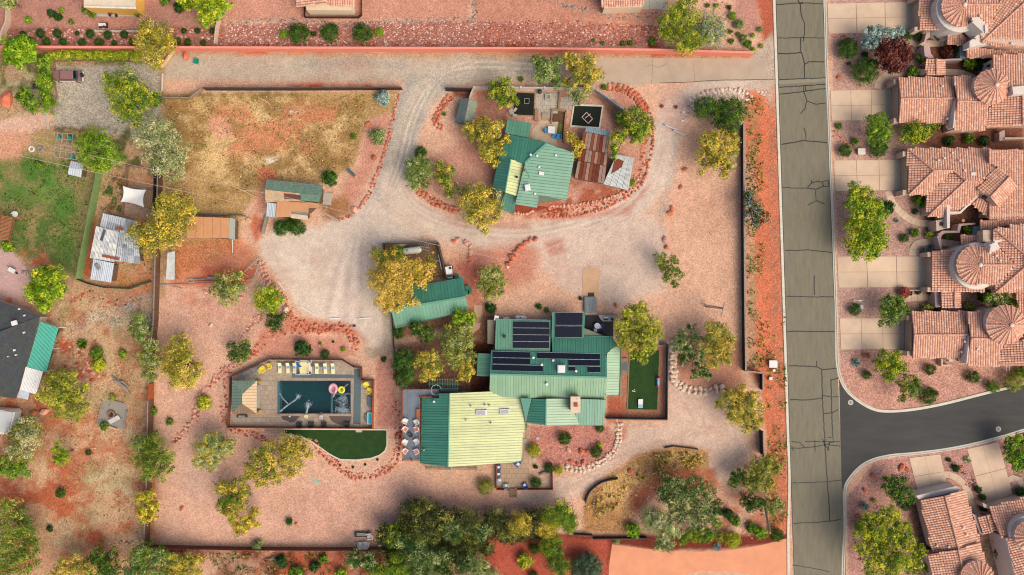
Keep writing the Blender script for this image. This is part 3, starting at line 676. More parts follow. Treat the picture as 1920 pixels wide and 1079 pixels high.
mface(R5,[(1138,663),(1152,650),(1165,655),(1163,741),(1136,741)],[(1138,664,4.2),(1136,741,4.2),(1164,700,3.0)],[(1138,700),(1164,700)],msage)
R6=rpart(hs,[(896,663),(921,664),(919,706),(894,705)],2.8)
mface(R6,[(896,663),(921,664),(919,706),(894,705)],[(896,663,2.8),(894,705,2.8),(920,685,3.2)],[(896,684),(920,684)],mgreen)
R7=rpart(hs,[(977,747),(1136,750),(1131,798),(1024,798),(985,793)],3.2)
obj('roof_wall',MB().slab([W(976,747,4.4),W(997,748,4.6),W(986,791,3.4)],Vc((0,0,1)),.2),M('flat_green_sheet',(84,146,120),.4,.05,spec=.8),R7)
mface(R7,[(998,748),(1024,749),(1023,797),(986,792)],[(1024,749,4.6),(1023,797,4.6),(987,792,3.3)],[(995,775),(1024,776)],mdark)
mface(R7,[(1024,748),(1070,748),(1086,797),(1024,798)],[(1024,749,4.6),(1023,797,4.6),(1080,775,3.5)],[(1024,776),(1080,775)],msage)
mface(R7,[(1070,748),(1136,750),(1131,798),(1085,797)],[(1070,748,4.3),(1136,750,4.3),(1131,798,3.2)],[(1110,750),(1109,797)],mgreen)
ridge(R7,(1024,749,4.62),(1023.5,798,4.62),mtrim,.2)
R8=rpart(hs,[(791,745),(823,747),(823,738),(932,734),(975,747),(986,795),(986,810),(979,866),(840,876),(788,869)],3.2)
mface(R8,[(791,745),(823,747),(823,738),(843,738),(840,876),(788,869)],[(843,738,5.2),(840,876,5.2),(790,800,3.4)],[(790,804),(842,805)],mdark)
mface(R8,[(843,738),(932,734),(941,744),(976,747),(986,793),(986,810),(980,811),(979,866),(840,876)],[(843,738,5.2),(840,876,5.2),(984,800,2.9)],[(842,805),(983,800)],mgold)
ridge(R8,(843,738,5.2),(840,876,5.2),mtrim,.2)
obj('roof_patch',MB().slab([Plane([(843,738,5.2),(840,876,5.2),(984,800,2.9)]).at(x,y,.08) for x,y in ((893,765),(971,761),(973,765),(893,769))],Vc((0,0,1)),.02),M('cream_flashing',(214,214,170),.4,.05),R8)
plW=Plane([(843,738,5.2),(840,876,5.2),(984,800,2.9)])
for i,(x,y) in enumerate(((902,774),(946,772))):
 c=plW.at(x,y,.22);s=obj('skylight',MB().box(c,(1.75,.95,.3),math.radians(-1),tilt=(0,.16)),malu,hs)
 obj('pane',MB().box(c+Vc((0,0,.16)),(1.45,.72,.03),math.radians(-1),tilt=(0,.16)),M('skylight_pane',(150,152,160),.15,.05),s)
 obj('flashing',MB().box(c+Vc((-.95 if i else .95,0,-.08)),(.3,.95,.2),0),mW,s)
def vent(parent,pl,px,py,r=.12,h=.4,mat=None,name='roof_vent'):
 p=pl.at(px,py,0);obj(name,MB().lathe(p,[(r,0),(r,h),(r*1.5,h),(r*1.4,h+.12),(0,h+.16)],10),mat or malu,parent)
for x,y in ((883,761),(918,760),(910,759),(874,787),(921,793)): vent(hs,plW,x,y)
vent(hs,Plane([(843,738,5.2),(840,876,5.2),(790,800,3.4)]),814,753,.15,.3,mW);vent(hs,Plane([(843,738,5.2),(840,876,5.2),(790,800,3.4)]),795,843)
for x,y in ((1000,671),(1037,676),(1016,684),(1080,696)): vent(hs,pN,x,y,.16,.2,mW)
vent(hs,p1,946,631,.2,.35,mBk)
pS=Plane([(919,702,Z1),(1138,708,Z1),(1136,750,3.6)]);vent(hs,pS,1025,720,.18,.5,mW)
c=pN.at(1052,691);obj('roof_cooler',MB().box(c+Vc((0,0,.4)),(1.35,1.35,1.0)).box(c+Vc((0,0,.93)),(1.1,1.1,.08)),mW,hs)
c=W(1079,759,5.9);ch=obj('chimney',MB().prism(offset([(c.x-.8,c.y-1.35),(c.x+.8,c.y-1.35),(c.x+.9,c.y),(c.x+.8,c.y+1.3),(c.x-.7,c.y+1.35),(c.x-.85,c.y)],.02),3.4,5.9),mstone,hs)
obj('chimney_cap',MB().box((c.x,c.y,5.96),(1.75,2.9,.12)),mstone,ch);obj('flue',MB().box((c.x+.05,c.y,6.1),(.6,.7,.25)),M('flue_clay',(150,84,58),.8,.2,4),ch)
def module(pl,quad,up=.16):
 P=[pl.at(x,y,up) for x,y in quad];m=obj('solar_panel',MB().slab(P,pl.n,.05),msolar,hs)
 mb=MB();cx=sum(P,Vc())/4
 mb.bar(P[0]+pl.n*.01,P[1]+pl.n*.01,.045,.05);mb.bar(P[2],P[3],.03,.04)
 obj('module_frame',mb,malu,m)
def array(pl,x0,y0,x1,y1,nx_,ny_,sk=.004,g=.5):
 for i in range(nx_):
  for j in range(ny_):
   a=x0+(x1-x0)*i/nx_+g*.3;b=x0+(x1-x0)*(i+1)/nx_-g*.3;t=y0+(y1-y0)*j/ny_+g;u=y0+(y1-y0)*(j+1)/ny_-g*.2
   s=lambda x: (x-x0)*sk
   module(pl,[(a,t+s(a)),(b,t+s(b)),(b,u+s(b)),(a,u+s(a))])
array(p1,962,602,1030,653,3,4,.01);array(p2,1042,586,1092,610,4,1);array(p2,1041,611,1091,633,3,1)
array(pN,924,658.5,994,682.5,3,2,.02);array(pN,923,683,1018,695,4,1,.025);array(pN,1007,660.5,1125,672.5,5,1,.02);array(pN,1066,674,1125,686,3,1,.01);array(pN,1066,687,1078,696,1,1);array(pN,1102,687,1126,698.5,1,1)
opening(hs,'window',(1158,690),(1158,712),1.5,.9,2.1,mglass,.3,mW);opening(hs,'door',(1155,670),(1155,680),1.5,0,2.1,mred,.3)
for x0,x1 in ((797,845),(848,894)):
 a,b=W(x0,873 if x0 < 840 else 872,1.1),W(x1,880 if x0 < 840 else 879,1.1)
 mb=MB();A=W(x0+1,880,1.1);B=W(x1,881,1.1);mb.bar(A,B,.08,.08,None);mb.bar(A-Vc((0,0,.9)),B-Vc((0,0,.9)),.06,.06)
 for k in range(23): p=A.lerp(B,k/22);mb.bar(p,p-Vc((0,0,1)),.05,.05)
 for q in (A,B): mb.bar(q,q+Vc((0,1.0,0)),.08,.08);mb.bar(q,(q.x,q.y,0),.1,.1)
 obj('porch_railing',mb,mdark,hs)
def dz(x,y,z=3.0): return W(x,y,z)
dk=TH('balcony_deck','raised blue grey balcony deck with orange brown railing on the west side of the house','deck',W(775,800,0))
dpts=[(756,729),(825,729),(824,743),(790,743),(787,864),(755,862)]
x0,x1=dz(756,800).x,dz(823,800).x;xm=dz(788,800).x
n=24;
yb,yt=dz(770,862).y,dz(770,730).y;ym=dz(800,743).y
for k in range(16):
 a=x0+(xm-x0)*k/16;obj('deck_board',MB().box((a+(xm-x0)/32,(yb+yt)/2,2.95),((xm-x0)/16-.03,yt-yb,.06)),mdeck,dk)
for k in range(16):
 a=xm+(x1-xm)*k/16;obj('deck_board',MB().box((a+(x1-xm)/32,(ym+yt)/2,2.95),((x1-xm)/16-.03,yt-ym,.06)),mdeck,dk)
mb=MB();mb.box(((x0+xm)/2,(yb+yt)/2,2.82),(xm-x0,yt-yb,.16));obj('joists',mb,mred,dk)
def railing(parent,pts3,mat,h=1.0,post=1.8,name='railing',w=.09):
 for a,b in zip(pts3,pts3[1:]):
  a,b=Vc(a),Vc(b);mb=MB();mb.bar(a+Vc((0,0,h)),b+Vc((0,0,h)),w*1.3,.06);mb.bar(a+Vc((0,0,.15)),b+Vc((0,0,.15)),.05,.05)
  m=max(1,int((b-a).length/.4))
  for k in range(m+1): q=a.lerp(b,k/m);mb.bar(q,q+Vc((0,0,h)),.03,.03)
  obj(name,mb,mat,parent);m=max(1,round((b-a).length/post))
  for k in range(m+1): q=a.lerp(b,k/m);obj('post',MB().bar(q-Vc((0,0,.1)),q+Vc((0,0,h+.05)),.12,.12),mat,parent)
railing(dk,[(x1,yt,3),(x0,yt,3),(x0,yb,3),(xm,yb,3),(xm,ym,3),(xm+2.2,ym,3)],mred)
for x in (x0+.1,xm-.1):
 for y in (yb+.1,(yb+yt)/2,yt-.1): obj('support',MB().bar((x,y,0),(x,y,2.9),.16,.16),mred,dk)
obj('bench',MB().box((xm-.35,dz(788,775).y,3.3),(.5,1.7,.5)),M('orange_bench',(206,120,60),.8,.1),dk)
c=W(818,731,3);st=TH('spiral_staircase','dark green spiral staircase with a pale ring handrail at the corner of the balcony','staircase',(c.x,c.y,0))
obj('pole',MB().tube([(c.x,c.y,0),(c.x,c.y,4)],.07,8),mdark,st)
for k in range(16):
 th=k*PI*1.7/16+.6;obj('tread',MB().prism([(c.x,c.y),(c.x+.85*math.cos(th),c.y+.85*math.sin(th)),(c.x+.85*math.cos(th+.42),c.y+.85*math.sin(th+.42))],.18*k+.1,.18*k+.15),M('tread_green',(30,84,66),.5,.1),st)
obj('handrail',MB().tube([(c.x+.9*math.cos(k*PI*2/20),c.y+.9*math.sin(k*PI*2/20),3.0+.04*k) for k in range(19)],.04,6),mW,st)
c0,c1=W(806,712,2.6),W(858,729,2.6);pg=TH('pergola','green slatted pergola between the olive tree and the balcony staircase','pergola',(c0.x,c0.y,0))
for k in range(12): x=c0.x+(c1.x-c0.x)*k/11;obj('slat',MB().bar((x,c0.y+.2,2.65),(x,c1.y-.2,2.65),.1,.12),mdark,pg)
for y in (c0.y,(c0.y+c1.y)/2,c1.y): obj('beam',MB().bar((c0.x-.3,y,2.52),(c1.x+.3,y,2.52),.12,.14),mtrim if y != c0.y else mred,pg)
for x in (c0.x,c1.x):
 for y in (c0.y,c1.y): obj('post',MB().bar((x,y,0),(x,y,2.5),.12,.12),mred,pg)
sheet('landing',[(824,728),(859,729),(859,735),(826,735)],1.2,M('grey_landing',(150,150,148),.8,.1),thick=1.2)
# ============ the garage with its green gable
gs=TH('garage','long green gabled metal garage behind the golden tree and fenced yard','garage',W(805,570,0))
walls(gs,[(727,546),(868,521),(878,583),(742,616)],2.7,mwallg,.4)
RG=rpart(gs,[(727,546),(868,521),(873,557),(878,583),(742,616),(733,581)],2.7)
mface(RG,[(727,546),(868,521),(873,557),(733,581)],[(733,581,3.9),(873,557,3.9),(868,521,2.7)],[(800,535),(804,569)],mdark,.62)
mface(RG,[(733,581),(873,557),(878,583),(742,616)],[(733,581,3.9),(873,557,3.9),(878,583,2.7)],[(804,569),(810,600)],mgreen,.62)
ridge(RG,(733,581,3.92),(873,557,3.92),mtrim,.35)
# ============ upper green house
uh=TH('cottage','green metal roofed cottage with a white roof cooler inside the loop driveway','house',W(1000,310,0))
walls(uh,[(946,250),(1025,268),(1078,288),(1062,376),(1008,385),(966,383),(962,401),(925,390),(924,355)],2.7,mwallg,.5)
RU=rpart(uh,[(952,225),(996,231),(992,259),(1025,268),(1078,288),(1062,376),(1010,366),(1007,390),(966,383),(963,401),(930,396),(923,355),(935,296),(947,252)],2.8)
mface(RU,[(952,225),(996,231),(991,259),(947,250)],[(952,225,2.9),(996,231,2.9),(947,250,3.3)],[(974,228),(969,255)],mgreen,.56)
mface(RU,[(947,251),(991,260),(1025,268),(984,307),(935,296)],[(1025,268,4.6),(984,307,4.6),(947,252,3.2)],[(970,255),(962,302)],mdark,.56)
mface(RU,[(935,296),(958,299),(947,361),(923,355)],[(958,299,4.6),(947,361,4.6),(923,355,3.3)],[(930,325),(953,329)],mdark,.56)
plB=mface(RU,[(958,299),(984,307),(969,368),(947,361)],[(958,299,4.6),(947,361,4.6),(969,368,3.9)],[(953,330),(977,336)],mgold,.56)
plU=mface(RU,[(1025,269),(1078,288),(1062,376),(1010,366),(1007,390),(966,383),(984,307)],[(1025,269,4.6),(984,307,4.7),(1062,376,3.0)],[(980,330),(1070,340)],mgreen,.56)
mface(RU,[(947,361),(968,368),(963,401),(935,392)],[(947,361,3.0),(968,368,3.0),(963,401,2.6)],[(958,364),(951,397)],mdark,.56)
ridge(RU,(1026,268,4.7),(984,306,4.75),mtrim,.35);ridge(RU,(958,299,4.62),(947,361,4.62),mtrim,.2)
c=plU.at(989,353);obj('roof_cooler',MB().box(c+Vc((0,0,.4)),(1.0,1.1,.9),.15).box(c+Vc((0,0,.88)),(.8,.9,.06),.15),mW,uh)
c=plU.at(1015,326);obj('skylight',MB().box(c+Vc((0,0,.15)),(.9,.65,.3),-.15),mW,uh)
for x,y in ((995,291),(1007,293),(1042,292),(1011,314),(1003,364)): vent(uh,plU,x,y,.15,.2,mW)
vent(uh,plB,969,333,.16,.5,mBk);vent(uh,plU,983,320,.15,.3,M('rust',(150,74,40),.8,.3,6))
mb=MB();pp=[plU.at(x,y,.12) for x,y in ((984,307),(985,316),(990,325),(993,334))];mb.tube(pp,.05,6);obj('roof_pipe',mb,mtrim,uh)
rs=TH('rusty_shed','shed with a rusted corrugated roof joined to a flat grey tin roof','shed',W(1120,300,0))
rust=[M('rusty_sheet',(128,62,36),.85,.4,2.2,.2,stretch=(4,1.2,1)),M('streaked_sheet',(176,146,126),.7,.35,3,.2,stretch=(5,1,1)),M('brown_sheet',(150,82,52),.8,.3,3,.2,stretch=(4,1,1))]
walls(rs,[(1094,247),(1143,256),(1133,345),(1077,335)],2.5,M('shed_boards',(110,86,66),.9,.25,3,.3),.3)
plR=Plane([(1094,247,2.6),(1143,256,2.6),(1077,335,2.9)]);rp=rpart(rs,[(1094,247),(1143,256),(1133,345),(1077,335)],2.6,rust[0])
P4=[(1094,247),(1143,256),(1133,345),(1077,335)]
def corr(parent,pl,quad,mat,up=.06,nw=5,name='roof_sheet'):
 """one corrugated sheet on a plane"""
 a,b,c,d=[pl.at(x,y,up) for x,y in quad];V=[];m=nw*4
 for k in range(m+1):
  t=k/m;z=pl.n*(.03*math.sin(2*PI*nw*t));V += [a.lerp(b,t)+z,d.lerp(c,t)+z]
 return obj(name,MB().add(V,[(2*k+1,2*k+3,2*k+2,2*k) for k in range(m)]) or MBL(V,m),mat,parent)
def MBL(V,m):
 q=MB();q.add(V,[(2*k+1,2*k+3,2*k+2,2*k) for k in range(m)]);return q
def bil(P,u,v):
 x=(P[0][0]*(1-u)+P[1][0]*u)*(1-v)+(P[3][0]*(1-u)+P[2][0]*u)*v;y=(P[0][1]*(1-u)+P[1][1]*u)*(1-v)+(P[3][1]*(1-u)+P[2][1]*u)*v;return (x,y)
random.seed(3)
for i in range(9):
 for j in range(3):
  g=.006;v=[0,.36,.62,1]
  corr(rp,plR,[bil(P4,i/9+g,v[j]+g),bil(P4,(i+1)/9-g,v[j]+g),bil(P4,(i+1)/9-g,v[j+1]-g),bil(P4,i/9+g,v[j+1]-g)],random.choice([rust[0],rust[2],rust[1],rust[1]]),.06+.02*j,4)
grey=M('galvanised_sheet',(202,204,196),.5,.18,1.2,spec=.6,rnd=.05)
P5=[(1156,290),(1188,297),(1178,357),(1131,345)];pl5=Plane([(1156,290,2.5),(1188,297,2.5),(1131,345,2.7)]);rp2=rpart(rs,P5,2.5,grey)
for i in range(4): corr(rp2,pl5,[bil(P5,i/4+.005,0),bil(P5,(i+1)/4-.005,0),bil(P5,(i+1)/4-.005,1),bil(P5,i/4+.005,1)],grey,.05,5)
walls(rs,P5,2.4,M('shed_boards'),.3)
obj('rust_stain',MB().slab([pl5.at(x,y,.13) for x,y in ((1152,300),(1160,298),(1170,303),(1166,313),(1157,320),(1146,326),(1150,312))],pl5.n,.02),rust[0],rp2)
P6=[(1099,237),(1144,246),(1143,256),(1097,247)];pl6=Plane([(1099,237,2.3),(1144,246,2.3),(1097,247,2.6)]);rp3=rpart(rs,P6,2.3,grey)
bt=M('blue_grey_tin',(140,160,166),.5,.15,2)
for i in range(3): corr(rp3,pl6,[bil(P6,i/3+.005,0),bil(P6,(i+1)/3-.005,0),bil(P6,(i+1)/3-.005,1),bil(P6,i/3+.005,1)],bt,.05,5)
sh=TH('garden_shed','small narrow shed with a grey green shingle gable roof beside the brown driveway fence','shed',W(873,210,0))
walls(sh,[(864,185),(895,190),(888,230),(853,230)],2.1,M('shed_boards'),.25)
def shface(parent,poly,refs,down,mat,course=.3,w=.5,name='shingle',deck=None,both=True):
 pl=Plane(refs);P=[pl.at(*p) for p in poly];d=(pl.at(*down[1])-pl.at(*down[0])).normalized();e=pl.n.cross(d).normalized();o0=P[0];n=pl.n
 par=obj('roof',MB().slab([p-n*.02 for p in P],n,.12),deck or mat,parent);mb=MB();Q=[((p-o0).dot(e),(p-o0).dot(d)) for p in P]
 v0=min(q[1] for q in Q);v1=max(q[1] for q in Q);Qs=[(b,a) for a,b in Q];v=v0
 while v < v1-.05:
  R=clipstrip(Qs,v,min(v+course,v1));
  if len(R) >= 3:
   a0=min(r[1] for r in R);a1=max(r[1] for r in R);a=a0-random.uniform(0,w)
   while a < a1:
    S=clipstrip([(q[1],q[0]) for q in R],max(a,a0),min(a+w-.03,a1))
    if len(S) >= 3 and abs(area(S)) > .01: mb.slab([o0+e*s[0]+d*s[1]+n*(.02+.04*(s[1]-v)/course) for s in S],n,.015,tuple(x*random.uniform(.82,1.15) for x in alb(SHC[mat.name])))
    a += w
  v += course
 q=obj('shingles',mb,M(mat.name+'_attr',attr=True,rough=.9,var=.15,sc=3),par);q['kind'] ='stuff';return pl
SHC={'green_shingle': (112,138,118),'grey_shingle': (106,118,110),'grey_shingle_lit': (136,142,122),'charcoal_shingle': (72,76,76),'cream_shingle': (206,176,134)}
gsh=M('green_shingle',SHC['green_shingle'],.9,.15,3);s1=M('grey_shingle',SHC['grey_shingle'],.9,.15,3);s2=M('grey_shingle_lit',SHC['grey_shingle_lit'],.9,.15,3)  # s2 repeats s1 brighter, sunlight painted into the shed's east slope
shface(sh,[(864,185),(880,185),(870,232),(853,230)],[(880,185,3),(870,232,3),(853,230,2.1)],[(878,210),(858,208)],s1)
shface(sh,[(880,185),(895,191),(888,229),(870,232)],[(880,185,3),(870,232,3),(888,229,2.1)],[(875,210),(891,211)],s2)
# ============ the tiled houses east of the road
mSt=M('stucco',(214,186,160),.9,.06,1.2,.15);mSw=M('pale_stucco',(226,212,196),.9,.06,1.2,.1);mlil=M('mauve_stucco',(196,166,158),.9,.06,1.2,.1)
mtile=M('clay_tile',attr=True,rough=.8,var=.12,sc=1.1);mpan=M('tile_bed',(206,142,116),.9,.15,3);mgar=M('garage_door',(198,172,146),.7,.06);mapron=M('garage_sill',(190,182,160),.8,.08)
mfr=M('window_frame',(230,222,206),.6,.04);mteal=M('pale_window',(170,196,188),.15,.1,2,spec=.8)
SEED=[10]
def tR(parent,faces,caps=(),name='roof'):
 """faces: (poly, refs, down). One roof part; its bed, barrel tiles and ridge tiles below it"""
 base=MB();mb=MB();cp=MB()
 for poly,refs,down in faces: SEED[0] += 1;tile_face(mb,base,poly,refs,down,seed=SEED[0])
 for a,b in caps: SEED[0] += 1;tile_caps(cp,a,b,seed=SEED[0])
 r=obj(name,base,mpan,parent);r['kind'] ='stuff'
 q=obj('roof_tiles',mb,mtile,r);q['kind'] ='stuff'
 if caps: q=obj('ridge_tiles',cp,mtile,r);q['kind'] ='stuff'
 return r
def cone(parent,cx,cy,rpx,z0,z1,n=20,a0=0,a1=2*PI,wallmat=None,wallr=None,name='turret_roof'):
 """fan roof of tapering tile ribs meeting at a knob"""
 A=W(cx,cy,z1);c=Vc((A.x,A.y));r=rpx*(H-z0)/H/10;mb=MB();cp=MB();bs=MB();rr=random.Random(cx)
 k=n;ang=[a0+(a1-a0)*i/k for i in range(k+1)]
 pt=lambda t,a,up=0: Vc((c.x+r*t*math.cos(a),c.y+r*t*math.sin(a),z1+(z0-z1)*t+up))
 for i in range(k):
  p,q=pt(1,ang[i]),pt(1,ang[i+1]);bs.add([p,q,Vc((c.x,c.y,z1)),p-Vc((0,0,.2)),q-Vc((0,0,.2))],[(0,1,2),(3,4,1,0)])
  for j in range(9):
   t0,t1=.16+.84*j/9,.16+.84*(j+1)/9;nn=max(1,round(r*t1*(ang[1]-ang[0])/.36));col=tuple(v*rr.uniform(.84,1.1) for v in alb(rr.choice(TILEC)))
   for m in range(nn):
    b0=ang[i]+(ang[i+1]-ang[i])*m/nn;b1=ang[i]+(ang[i+1]-ang[i])*(m+1)/nn;bm=(b0+b1)/2;g=.06*(b1-b0)
    V=[pt(t0,b0+g,.0),pt(t0,bm,.05),pt(t0,b1-g,.0),pt(t1,b0+g,.04),pt(t1,bm,.1),pt(t1,b1-g,.04)]
    mb.add(V,[(0,3,4,1),(1,4,5,2),(3,5,4)],col)
 for i in range(k+(0 if a1-a0 > 6.2 else 1)):
  a=pt(.12,ang[i],.06);b=pt(1.03,ang[i],.06);m=max(3,round((b-a).length/.5));d=(b-a).normalized();s=d.cross(Vc((0,0,1))).normalized();up=s.cross(d)
  for j in range(m):
   p=a.lerp(b,j/m);q=a.lerp(b,(j+1)/m);r0=.06+.1*j/m;r1=.08+.1*(j+1)/m;V=[]
   for w,rad in ((p,r0),(q,r1)):
    for t in range(5): th=PI*t/4;V.append(w+s*rad*math.cos(th)+up*rad*.9*math.sin(th)+Vc((0,0,.02)))
   cp.add(V,[(x,x+5,x+6,x+1) for x in range(4)]+[(5,9,8,7,6)],tuple(v*rr.uniform(.92,1.08) for v in alb((222,160,130))))
 t=obj(name,bs,mpan,parent);x=obj('roof_tiles',mb,mtile,t);x['kind'] ='stuff';x=obj('rib_tiles',cp,mtile,t);x['kind'] ='stuff'
 obj('finial',MB().lathe((c.x,c.y,z1-.05),[(.34,0),(.4,.12),(.25,.26),(0,.32)],12),mSw,t)
 wr=wallr or r*.9
 if wallmat: obj('turret_wall',MB().lathe((c.x,c.y,0),[(wr,-.02),(wr,z0-.15),(wr*.95,z0-.15)],28),wallmat,parent)
 return c,r
def gF(h,x_t,y0,y1,z=2.75,door=(.12,.88)):
 """west front of a garage: wing walls, sill strip and panelled door; x_t is its roof edge"""
 yy=y1-y0;c=W(x_t,y0,z);d=W(x_t,y1,z);x=c.x-.05
 for k in range(4):
  z0=.02+k*.58;g=obj('garage_door_panel',MB().box((x-.02+.3,(c.y+d.y)/2,z0+.28),(.08,abs(c.y-d.y)*(door[1]-door[0]),.54)),mgar,h)
 for y in (c.y-abs(c.y-d.y)*door[0]*.5,d.y+abs(c.y-d.y)*(1-door[1])*.5): obj('wing_wall',MB().box((x-.25,y,1.3),(1.0,abs(c.y-d.y)*door[0]*.95,2.6)),mSt,h)
 obj('sill',MB().box((x-.5,(c.y+d.y)/2,.04),(.7,abs(c.y-d.y)*.78,.05)),mapron,h)
def vents(h,pts,z):
 for i,(x,y) in enumerate(pts):
  p=W(x,y,z);obj('roof_vent',MB().lathe(p-Vc((0,0,.5)),[(.14,0),(.14,.5),(.22,.5),(.2,.62),(0,.66)],9),mSw,h)
def tcap(h,name,pts,z0,z1,mat): return obj(name,MB().prism(wxy(pts,z1),z0,z1,bottom=True),mat,h)
# ---- house A, top right
hA=TH('tiled_house','tiled house at the top right corner with windowed round turret and tall chimney','house',W(1840,30,0))
walls(hA,[(1724,-60),(1800,-60),(1800,56),(1724,56)],2.9,mSt,.3)
tR(hA,[([(1723,-60),(1815,-60),(1812,56),(1724,57)],[(1723,0,2.9),(1724,57,2.9),(1812,20,4.3)],[(1800,20),(1724,20)])])
gF(hA,1724,-10,58)
c,r=cone(hA,1809,9,37,6.0,7.0,12,PI*.5,PI*1.5+.3)
cc=W(1806,12,6.0);obj('turret_wall',MB().lathe((cc.x,cc.y,0),[(4.2,0),(4.2,4.9),(4.35,4.95),(4.35,5.2),(3.9,5.25),(3.5,5.9)],30),mSw,hA)
for th in (PI*.93,PI*1.08,PI*1.23,PI*1.38):
 w=obj('window',MB().box((cc.x+4.12*math.cos(th),cc.y+4.12*math.sin(th),4.1),(.16,1.1,1.3),th),mfr,hA)
for th,(x,y) in zip((.95,1.12,1.32),((1770,18),(1775,34),(1789,44))):
 p=W(x,y,5.6);w=obj('window',MB().box(p,(.75,1.15,.12),PI*th,tilt=(0,-.5)),mfr,hA);obj('pane',MB().box(p+Vc((0,0,.06)),(.5,.85,.08),PI*th,tilt=(0,-.5)),mteal,w)
walls(hA,[(1808,-40),(1920,-60),(2000,-60),(2000,95),(1900,90),(1845,80),(1825,55)],5.6,mSt,.5)
tR(hA,[([(1811,-50),(1900,-50),(1868,9),(1812,9)],[(1812,9,6.9),(1868,9,6.9),(1811,-40,5.4)],[(1840,9),(1840,-40)]),
 ([(1812,9),(1872,9),(1858,46),(1800,46)],[(1812,9,6.9),(1868,9,6.9),(1820,46,5.8)],[(1840,9),(1840,46)])],[((1813,9,6.95),(1880,9,6.95))])
tR(hA,[([(1872,8),(1900,-50),(1960,-60),(1923,2),(1840,79),(1838,60),(1858,46)],[(1925,0,6.6),(1841,78,5.4),(1850,40,5.4)],[(1900,20),(1860,0)]),
 ([(1842,79),(1925,1),(2000,0),(2000,88),(1866,88)],[(1925,1,6.6),(1842,78,5.4),(1920,88,5.3)],[(1900,40),(1900,85)])],[((1841,79,5.45),(1924,2,6.7))])
tR(hA,[([(1813,80),(1835,90),(1880,95),(1960,92),(1960,106),(1862,109),(1813,109)],[(1813,88,3.6),(1920,88,3.6),(1813,109,2.9)],[(1850,90),(1850,109)])])
walls(hA,[(1815,90),(1960,90),(1960,108),(1815,108)],2.7,mSt,.3)
tR(hA,[([(1779,56),(1799,57),(1813,72),(1809,85),(1776,84)],[(1779,56,3.4),(1812,62,3.4),(1776,84,2.7)],[(1795,58),(1794,84)])])
walls(hA,[(1779,57),(1810,60),(1808,84),(1776,84)],2.5,mSt,.9)
ck=W(1838,46,7.2);t=obj('chimney',MB().box((ck.x,ck.y,5.6),(2.6,1.4,3.2),-.75),mSw,hA)
for s in (-1,1): obj('chimney_cap',MB().box((ck.x+.95*s,ck.y-.9*s,7.3),(.5,1.3,.3),-.75+.8*s),mSw,t)
tcap(hA,'gable_wall',[(1818,78),(1838,62),(1846,80),(1866,80),(1818,89)],3.3,5.2,mSw);opening(hA,'window',(1826,73),(1830,73),5.3,5.2,5.3,mBk)
tcap(hA,'courtyard_wall',[(1737,62),(1743,60),(1744,70),(1733,78)],0,2.2,mlil);tcap(hA,'courtyard_wall',[(1732,85),(1743,80),(1745,100),(1751,108),(1742,110),(1734,105)],0,2.2,mlil);tcap(hA,'courtyard_wall',[(1772,111),(1804,110),(1804,113),(1773,114)],0,2.2,mlil)
gt=TH('gatehouse','small tiled gate roof over the path between the two northern tiled houses','gate',W(1755,126,0),'small tiled gate roofs')
def gate(gt,quad,rid,z=2.7,zr=3.1):
 (a,b,c,d),(r0,r1) =quad,rid
 tR(gt,[([a,r0,r1,d],[(*r0,zr),(*r1,zr),(*a,z)],[r0,a]),([r0,b,c,r1],[(*r0,zr),(*r1,zr),(*b,z)],[r0,b])],[((*r0,zr+.05),(*r1,zr+.05))])
 w=offset(wxy([a,b,c,d],z),.35);cx=sum(p[0] for p in w)/4;cy=sum(p[1] for p in w)/4
 for i in range(4):
  p=Vc(w[i]);q=Vc(w[(i+1) % 4])
  if i in (0,2):
   obj('pillar',MB().bar((p.x,p.y,1.25),(*(p.lerp(q,.25)),1.25),.3,2.5),mlil,gt);obj('pillar',MB().bar((*(p.lerp(q,.75)),1.25),(q.x,q.y,1.25),.3,2.5),mlil,gt)
gate(gt,[(1737,110),(1772,111),(1772,141),(1737,141)],[(1756,110.5),(1756,141)])
# ---- house B
hB=TH('tiled_house','second tiled house from the top, with a full cone turret','house',W(1800,190,0))
walls(hB,[(1685,145),(1788,146),(1788,231),(1686,231)],2.8,mSt,.3)
tR(hB,[([(1684,145),(1787,145),(1791,184),(1690,185)],[(1690,185,4.2),(1791,184,4.2),(1684,145,2.8)],[(1740,184),(1738,146)]),
 ([(1690,185),(1791,184),(1789,240),(1774,240),(1774,231),(1685,231)],[(1690,185,4.2),(1791,184,4.2),(1685,231,2.8)],[(1740,185),(1738,231)])],[((1690,185,4.25),(1791,184.5,4.25)),((1685,146,2.95),(1690,185,4.2)),((1690,185,4.2),(1686,231,2.95))])
gF(hB,1684,149,231,2.6)
walls(hB,[(1790,145),(1860,150),(1852,245),(1790,245)],4.0,mSt,.4)
tR(hB,[([(1788,143),(1821,143),(1823,151),(1838,151),(1856,190),(1796,190)],[(1796,190,5.3),(1850,190,5.3),(1788,143,4.0)],[(1820,190),(1818,144)]),
 ([(1796,190),(1858,192),(1852,206),(1848,245),(1789,245)],[(1796,190,5.3),(1850,190,5.3),(1789,245,3.9)],[(1820,190),(1819,244)])],[((1796,190,5.35),(1860,192,5.35))])
tcap(hB,'parapet',[(1792,186),(1794,186),(1789,240),(1787,240)],3.0,4.6,mSw)
walls(hB,[(1850,215),(1866,190),(1920,180),(2000,180),(2000,236),(1852,238)],4.2,mSt,.6)
